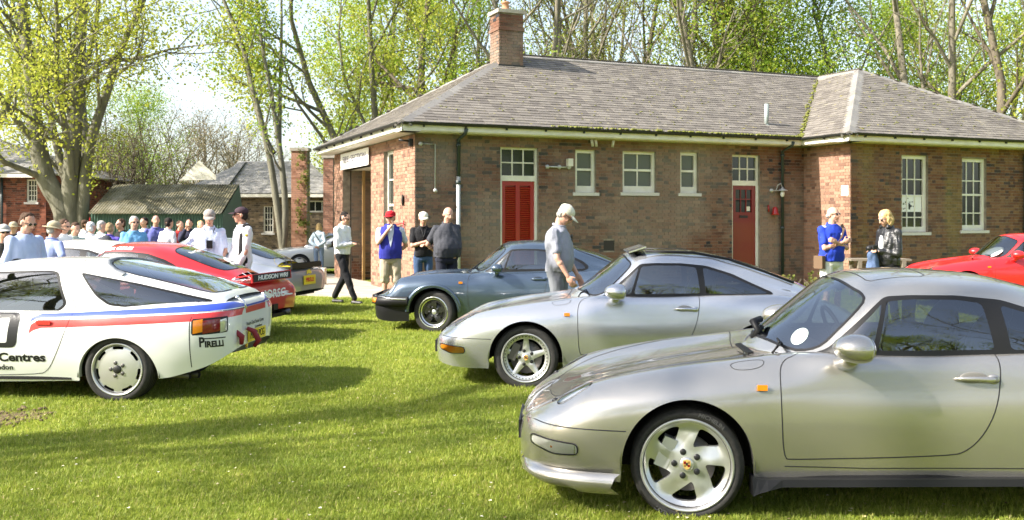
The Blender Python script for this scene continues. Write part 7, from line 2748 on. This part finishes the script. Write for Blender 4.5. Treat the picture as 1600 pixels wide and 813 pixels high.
    for i, (x, y, ms, rz, sc) in enumerate([(-8.6, 5.1, K_, .5, 1.0), (-17, 1.5, C, 2.5, 1.0), (-11.5, -.2, D, 1.5, .9), (-33, 12, D, 2.5, 1.0), (-15, -8, D, 3.5, 1.0), (-4, -14, C, .2, 1.0), (5, -12, D, 1.2, 1.05), (13, -10, C, 2.2, 1.1), (-9, -20, A, 3.1, 1.1),
                                            (2, -24, B_, .4, 1.1), (12, -22, A, 5.4, 1.1), (24, -14, B_, 2.0, 1.0), (-22, -12, B_, .3, 1.0), (-32, 0, G_, 1.0, 1.1), (-34, 18, B_, 4.0, 1.0), (26, 6, A, .7, 1.0), (32, -4, G_, 3.0, 1.0), (30, 20, B_, 3.0, 1.1)]):
        put_tree(ms, 'lawn_tree', (x, y, 0), rz, sc, 'tree standing round the lawn outside the photographed view', ring)


def build_background():
    up = Vector((0, 0, 1))
    X = lambda px, Y: (px - 800) / F_PX * Y
    Z = lambda py, Y: CAM_H - (py - HOR) / F_PX * Y
    olive = m_brick('olive_brick', [(0, (.06, .05, .04)), (.5, (.15, .12, .08)), (1, (.22, .17, .11))])  # olive-brown brick, tone random per brick
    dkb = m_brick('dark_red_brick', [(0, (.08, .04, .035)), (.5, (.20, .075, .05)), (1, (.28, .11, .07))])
    slate2 = m_slate('far_slate', (.22, .21, .20), (.32, .31, .30), .3)
    # --- left brick house
    Y = 34.0
    h = empty('brick_house', (0, 0, 0), 0, 'dark red brick house with slate roof and small paned window at far left', 'building')
    xr = X(72, Y); xl = xr - 9; ze = Z(272, Y)
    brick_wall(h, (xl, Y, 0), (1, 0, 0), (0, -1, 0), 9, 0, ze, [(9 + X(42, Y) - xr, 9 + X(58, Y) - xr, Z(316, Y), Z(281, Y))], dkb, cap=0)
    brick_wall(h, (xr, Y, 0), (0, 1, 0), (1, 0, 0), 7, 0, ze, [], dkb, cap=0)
    window_unit(h, (X(42, Y), Y + .1, Z(316, Y)), (1, 0, 0), (0, -1, 0), X(58, Y) - X(42, Y), Z(281, Y) - Z(316, Y), [0, .33, .66, 1], [0, .25, .5, .75, 1], M_WINGLASS, frame=.04, bar=.02)
    rise = 1.5
    hp = math.hypot(3.9, rise)
    s1 = Vector((0, 3.9, rise)).normalized()
    tile_roof(h, (xl - .4, Y - .4, ze), (1, 0, 0), s1, [(0, 0), (9.8, 0), (9.8 - 3.9, hp), (0, hp)], slate2)
    tile_roof(h, (xr + .4, Y - .4, ze), (0, 1, 0), Vector((-3.9, 0, rise)).normalized(), [(0, 0), (7.8, 0), (3.9, hp)], slate2)
    q = MB(); q.box((xl - .4, Y - .41, ze - .14), (9.8, 0, 0), (0, .03, 0), (0, 0, .13)); q.build('fascia', M_WHITE, h)
    q = MB(); q.tube([(X(5, Y), Y - .1, 0), (X(5, Y), Y - .1, ze)], .05, 8); q.build('downpipe', M_DARKPIPE, h)
    # --- corrugated shed
    Y = 26.5
    sh = empty('corrugated_shed', (0, 0, 0), 0, 'low green corrugated shed with weathered ribbed roof behind the visitors', 'shed')
    x0, x1 = X(141, Y), X(348, Y)
    ze, zt = Z(334, Y), Z(285, Y)
    mroof = pmat('weathered_corrugated_sheet', (.45, .43, .36), .85)
    LK(mroof, ramp(mroof, world_noise(mroof, 1.6, 6, .7), [(.36, (.07, .06, .03)), (.5, (.17, .15, .085)), (.66, (.30, .275, .21))]), BS(mroof).inputs['Base Color'])
    mwall = pmat('green_corrugated_sheet', (.035, .085, .06), .6)
    L_ = x1 - x0
    depth = 1.6
    V, F, nn = [], [], int(L_ / .076 * 8)
    for i in range(nn + 1):
        x = L_ * i / nn
        a = .013 * math.sin(2 * PI * x / .076)
        for (yy, zz) in ((-.15, ze), (depth, zt)):
            V.append((x0 + x, Y + yy, zz + a))
    for i in range(nn): F.append((2 * i, 2 * i + 2, 2 * i + 3, 2 * i + 1))
    q = MB(); q.add(V, F, 0, True)
    q.add([(x0, Y + depth, zt), (x1, Y + depth, zt), (x1, Y + depth + .4, ze), (x0, Y + depth + .4, ze)], [(0, 1, 2, 3)])
    q.build('roof', mroof, sh)
    V, F = [], []
    for i in range(nn + 1):
        x = L_ * i / nn
        a = .012 * math.sin(2 * PI * x / .076)
        V += [(x0 + x, Y + a, 0), (x0 + x, Y + a, ze)]
    for i in range(nn): F.append((2 * i, 2 * i + 2, 2 * i + 3, 2 * i + 1))
    q = MB(); q.add(V, F, 0, True)
    q.add([(x0, Y, 0), (x0, Y + depth + .4, 0), (x0, Y + depth + .4, ze), (x0, Y + depth, zt - .02), (x0, Y, ze)], [(0, 1, 2, 3, 4)])
    q.add([(x1, Y, 0), (x1, Y + depth + .4, 0), (x1, Y + depth + .4, ze), (x1, Y + depth, zt - .02), (x1, Y, ze)], [(4, 3, 2, 1, 0)])
    q.build('wall', mwall, sh)
    # --- long outbuilding behind
    Y = 38.0
    ob = empty('outbuilding', (0, 0, 0), 0, 'long olive brick outbuilding with slate roof and cream gable behind the shed', 'building')
    x0, x1 = X(296, Y), X(522, Y)
    ze = Z(303, Y)
    L_ = x1 - x0
    w0, w1 = X(412, Y) - x0, X(427, Y) - x0
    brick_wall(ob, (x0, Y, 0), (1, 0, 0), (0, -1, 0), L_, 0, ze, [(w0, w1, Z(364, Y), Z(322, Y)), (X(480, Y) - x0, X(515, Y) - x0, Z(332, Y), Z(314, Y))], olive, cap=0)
    window_unit(ob, (x0 + w0, Y + .1, Z(364, Y)), (1, 0, 0), (0, -1, 0), w1 - w0, Z(322, Y) - Z(364, Y), [0, .33, .66, 1], [0, .25, .5, .75, 1], M_WINGLASS, frame=.04, bar=.02)
    window_unit(ob, (X(480, Y), Y + .1, Z(332, Y)), (1, 0, 0), (0, -1, 0), X(515, Y) - X(480, Y), Z(314, Y) - Z(332, Y), [0, .33, .66, 1], [0, 1], M_WINGLASS, frame=.04, sill=False)
    rise = Z(255, Y + 3) - ze
    s1 = Vector((0, 3, rise)).normalized(); hp = math.hypot(3, rise)
    tile_roof(ob, (x0 + 1.1, Y - .3, ze), (1, 0, 0), s1, [(0, 0), (L_ - .8, 0), (L_ - 2.6, hp), (0, hp)], slate2)
    q = MB()
    gx = x0 + 1.0
    q.add([(x0 - .2, Y - .5, ze + .1), (gx + .5, Y - .5, ze + .1), (gx + .5, Y + 2.7, ze + rise + .1), (x0 - .2, Y + 2.7, ze + rise * .4)], [(0, 1, 2, 3)])
    q.build('lean_to_roof', slate2, ob)
    q = MB()
    q.box((X(290, Y), Y - .2, Z(284, Y)), (.1, 0, 0), (0, .05, 0), (0, 0, .1))
    q.add([(X(288, Y), Y - .52, Z(283, Y)), (X(318, Y), Y - .52, Z(252, Y)), (X(344, Y), Y - .52, Z(276, Y)), (X(344, Y), Y - .52, Z(282, Y))], [(0, 3, 2, 1)])
    q.build('cream_gable', M_WHITE, ob)
    q = MB(); q.box((x0 + 1, Y - .33, ze - .14), (L_ - 1, 0, 0), (0, .03, 0), (0, 0, .12)); q.build('fascia', M_WHITE, ob)
    # brick piers / chimneys
    for nm, lb, a, b, t, bt, Yc in (('tall_pier', 'tall ivy clad brick pier between the slender trunks and the outbuilding chimney', 455, 480, 236, 430, 36.0), ('small_chimney', 'small brick chimney stack with dark cap left of the fire bay', 505, 521, 247, 430, 33.5)):
        e = empty(nm, (0, 0, 0), 0, lb, 'chimney')
        ww = X(b, Yc) - X(a, Yc)
        brick_wall(e, (X(a, Yc), Yc, 0), (1, 0, 0), (0, -1, 0), ww, 0, Z(t, Yc), [], m_brick('pink_brick', [(0, (.25, .12, .08)), (.5, (.42, .24, .17)), (1, (.36, .2, .14))]), cap=0, thick=.5)
        q = MB(); q.box((X(a, Yc) - .05, Yc - .05, Z(t, Yc)), (ww + .1, 0, 0), (0, .6, 0), (0, 0, .12)); q.build('cap', M_CONC, e)
        if nm == 'tall_pier':
            rs = random.Random(4)
            tips = [Vector((X(a, Yc) + ww * rs.uniform(.4, 1.1), Yc - .08, rs.uniform(1.2, Z(t, Yc)))) for _ in range(160)]
            link('ivy', leaves_mesh(rs, tips, 700, .08, .10, L_OLV, 'ivy'), e)['kind'] = 'stuff'
    # blue tent and red board behind the left tree
    Yt = 40.0
    tn = empty('blue_gazebo', (0, 0, 0), 0, 'blue gazebo tent partly hidden behind the many stemmed tree', 'tent')
    bl = pmat('blue_canvas', (.08, .20, .60), .6)
    q = MB(); xa, xb = X(66, Yt), X(146, Yt); zb, zp = Z(352, Yt), Z(332, Yt)
    xm = (xa + xb) / 2
    c4 = [(xa, Yt, zb), (xb, Yt, zb), (xb, Yt + 2.2, zb), (xa, Yt + 2.2, zb), (xm, Yt + 1.1, zp + .25)]
    q.add(c4, [(0, 1, 4), (1, 2, 4), (2, 3, 4), (3, 0, 4)]); q.box((xa, Yt, zb - .2), (xb - xa, 0, 0), (0, .01, 0), (0, 0, .2)); q.build('canopy', bl, tn)
    for x_ in (xa, xb):
        for y_ in (Yt, Yt + 2.2): q = MB(); q.tube([(x_, y_, 0), (x_, y_, zb)], .03, 6); q.build('pole', M_GALV, tn)
    q = MB(); q.box((X(118, 33), 33, 0), (X(141, 33) - X(118, 33), 0, 0), (0, .04, 0), (0, 0, Z(340, 33)))
    tag(q.build('red_board', M_REDDOOR), 'dark red board standing behind the many stemmed tree', 'board')
    # cream kerb blocks on the path
    q = MB(); p = pw(499, 449, 24); q.box((p.x - .10, 23.9, 0), (.24, 0, 0), (0, .3, 0), (0, 0, .45)); ob_ = q.build('white_block', M_WHITE); tag(ob_, 'low white block at the edge of the path behind the grey race coupe', 'bollard')
    # bench behind the woman
    bn = empty('bench', (0, 0, 0), 0, 'weathered wooden picnic bench against the wing wall behind the woman', 'bench')
    wd = pmat('weathered_wood', (.20, .17, .13), .85)
    Yb = 20.6; xa, xb = X(1330, Yb), X(1425, Yb); zb = Z(405, Yb)
    for k in range(4): q = MB(); q.box((xa, Yb + k * .15, zb - .04), (xb - xa, 0, 0), (0, .13, 0), (0, 0, .04)); q.build('plank', wd, bn)
    for x_ in (xa + .15, xb - .2):
        for y_ in (Yb, Yb + .5): q = MB(); q.box((x_, y_, 0), (.08, 0, 0), (0, .08, 0), (0, 0, zb - .04)); q.build('leg', wd, bn)
    # leafy plant by the corner behind the silver coupe
    rs = random.Random(9)
    p = pw(1262, 425, 21.0)
    for i, dx in enumerate((0, .55)):
        pl = empty('garden_plant', (p.x + dx - .3, 21.2, 0), 0, ['pale leafy plant in the inner corner of the wall beside the silver coupe tail', 'second pale leafy plant near the bald man by the wing corner'][i], 'plant')
        mb = MB(); tips = []
        for k in range(14):
            d = Vector((rs.gauss(0, .5), rs.gauss(0, .5), 1)).normalized()
            pts = [Vector((0, 0, 0)), d * .2, d * .4 + Vector((rs.gauss(0, .08), rs.gauss(0, .08), 0))]
            mb.tube(pts, [.012, .008, .005], 5); tips += pts[1:]
        link('stem', mb.mesh('stem', B_BRN), pl); link('leaves', leaves_mesh(rs, tips, 220, .07, .08, L_OLV, 'leaves'), pl)


build_main()
build_cars1()
build_cars2()
build_people()
build_trees()
build_background()
build_grass()
build_lawn_litter()
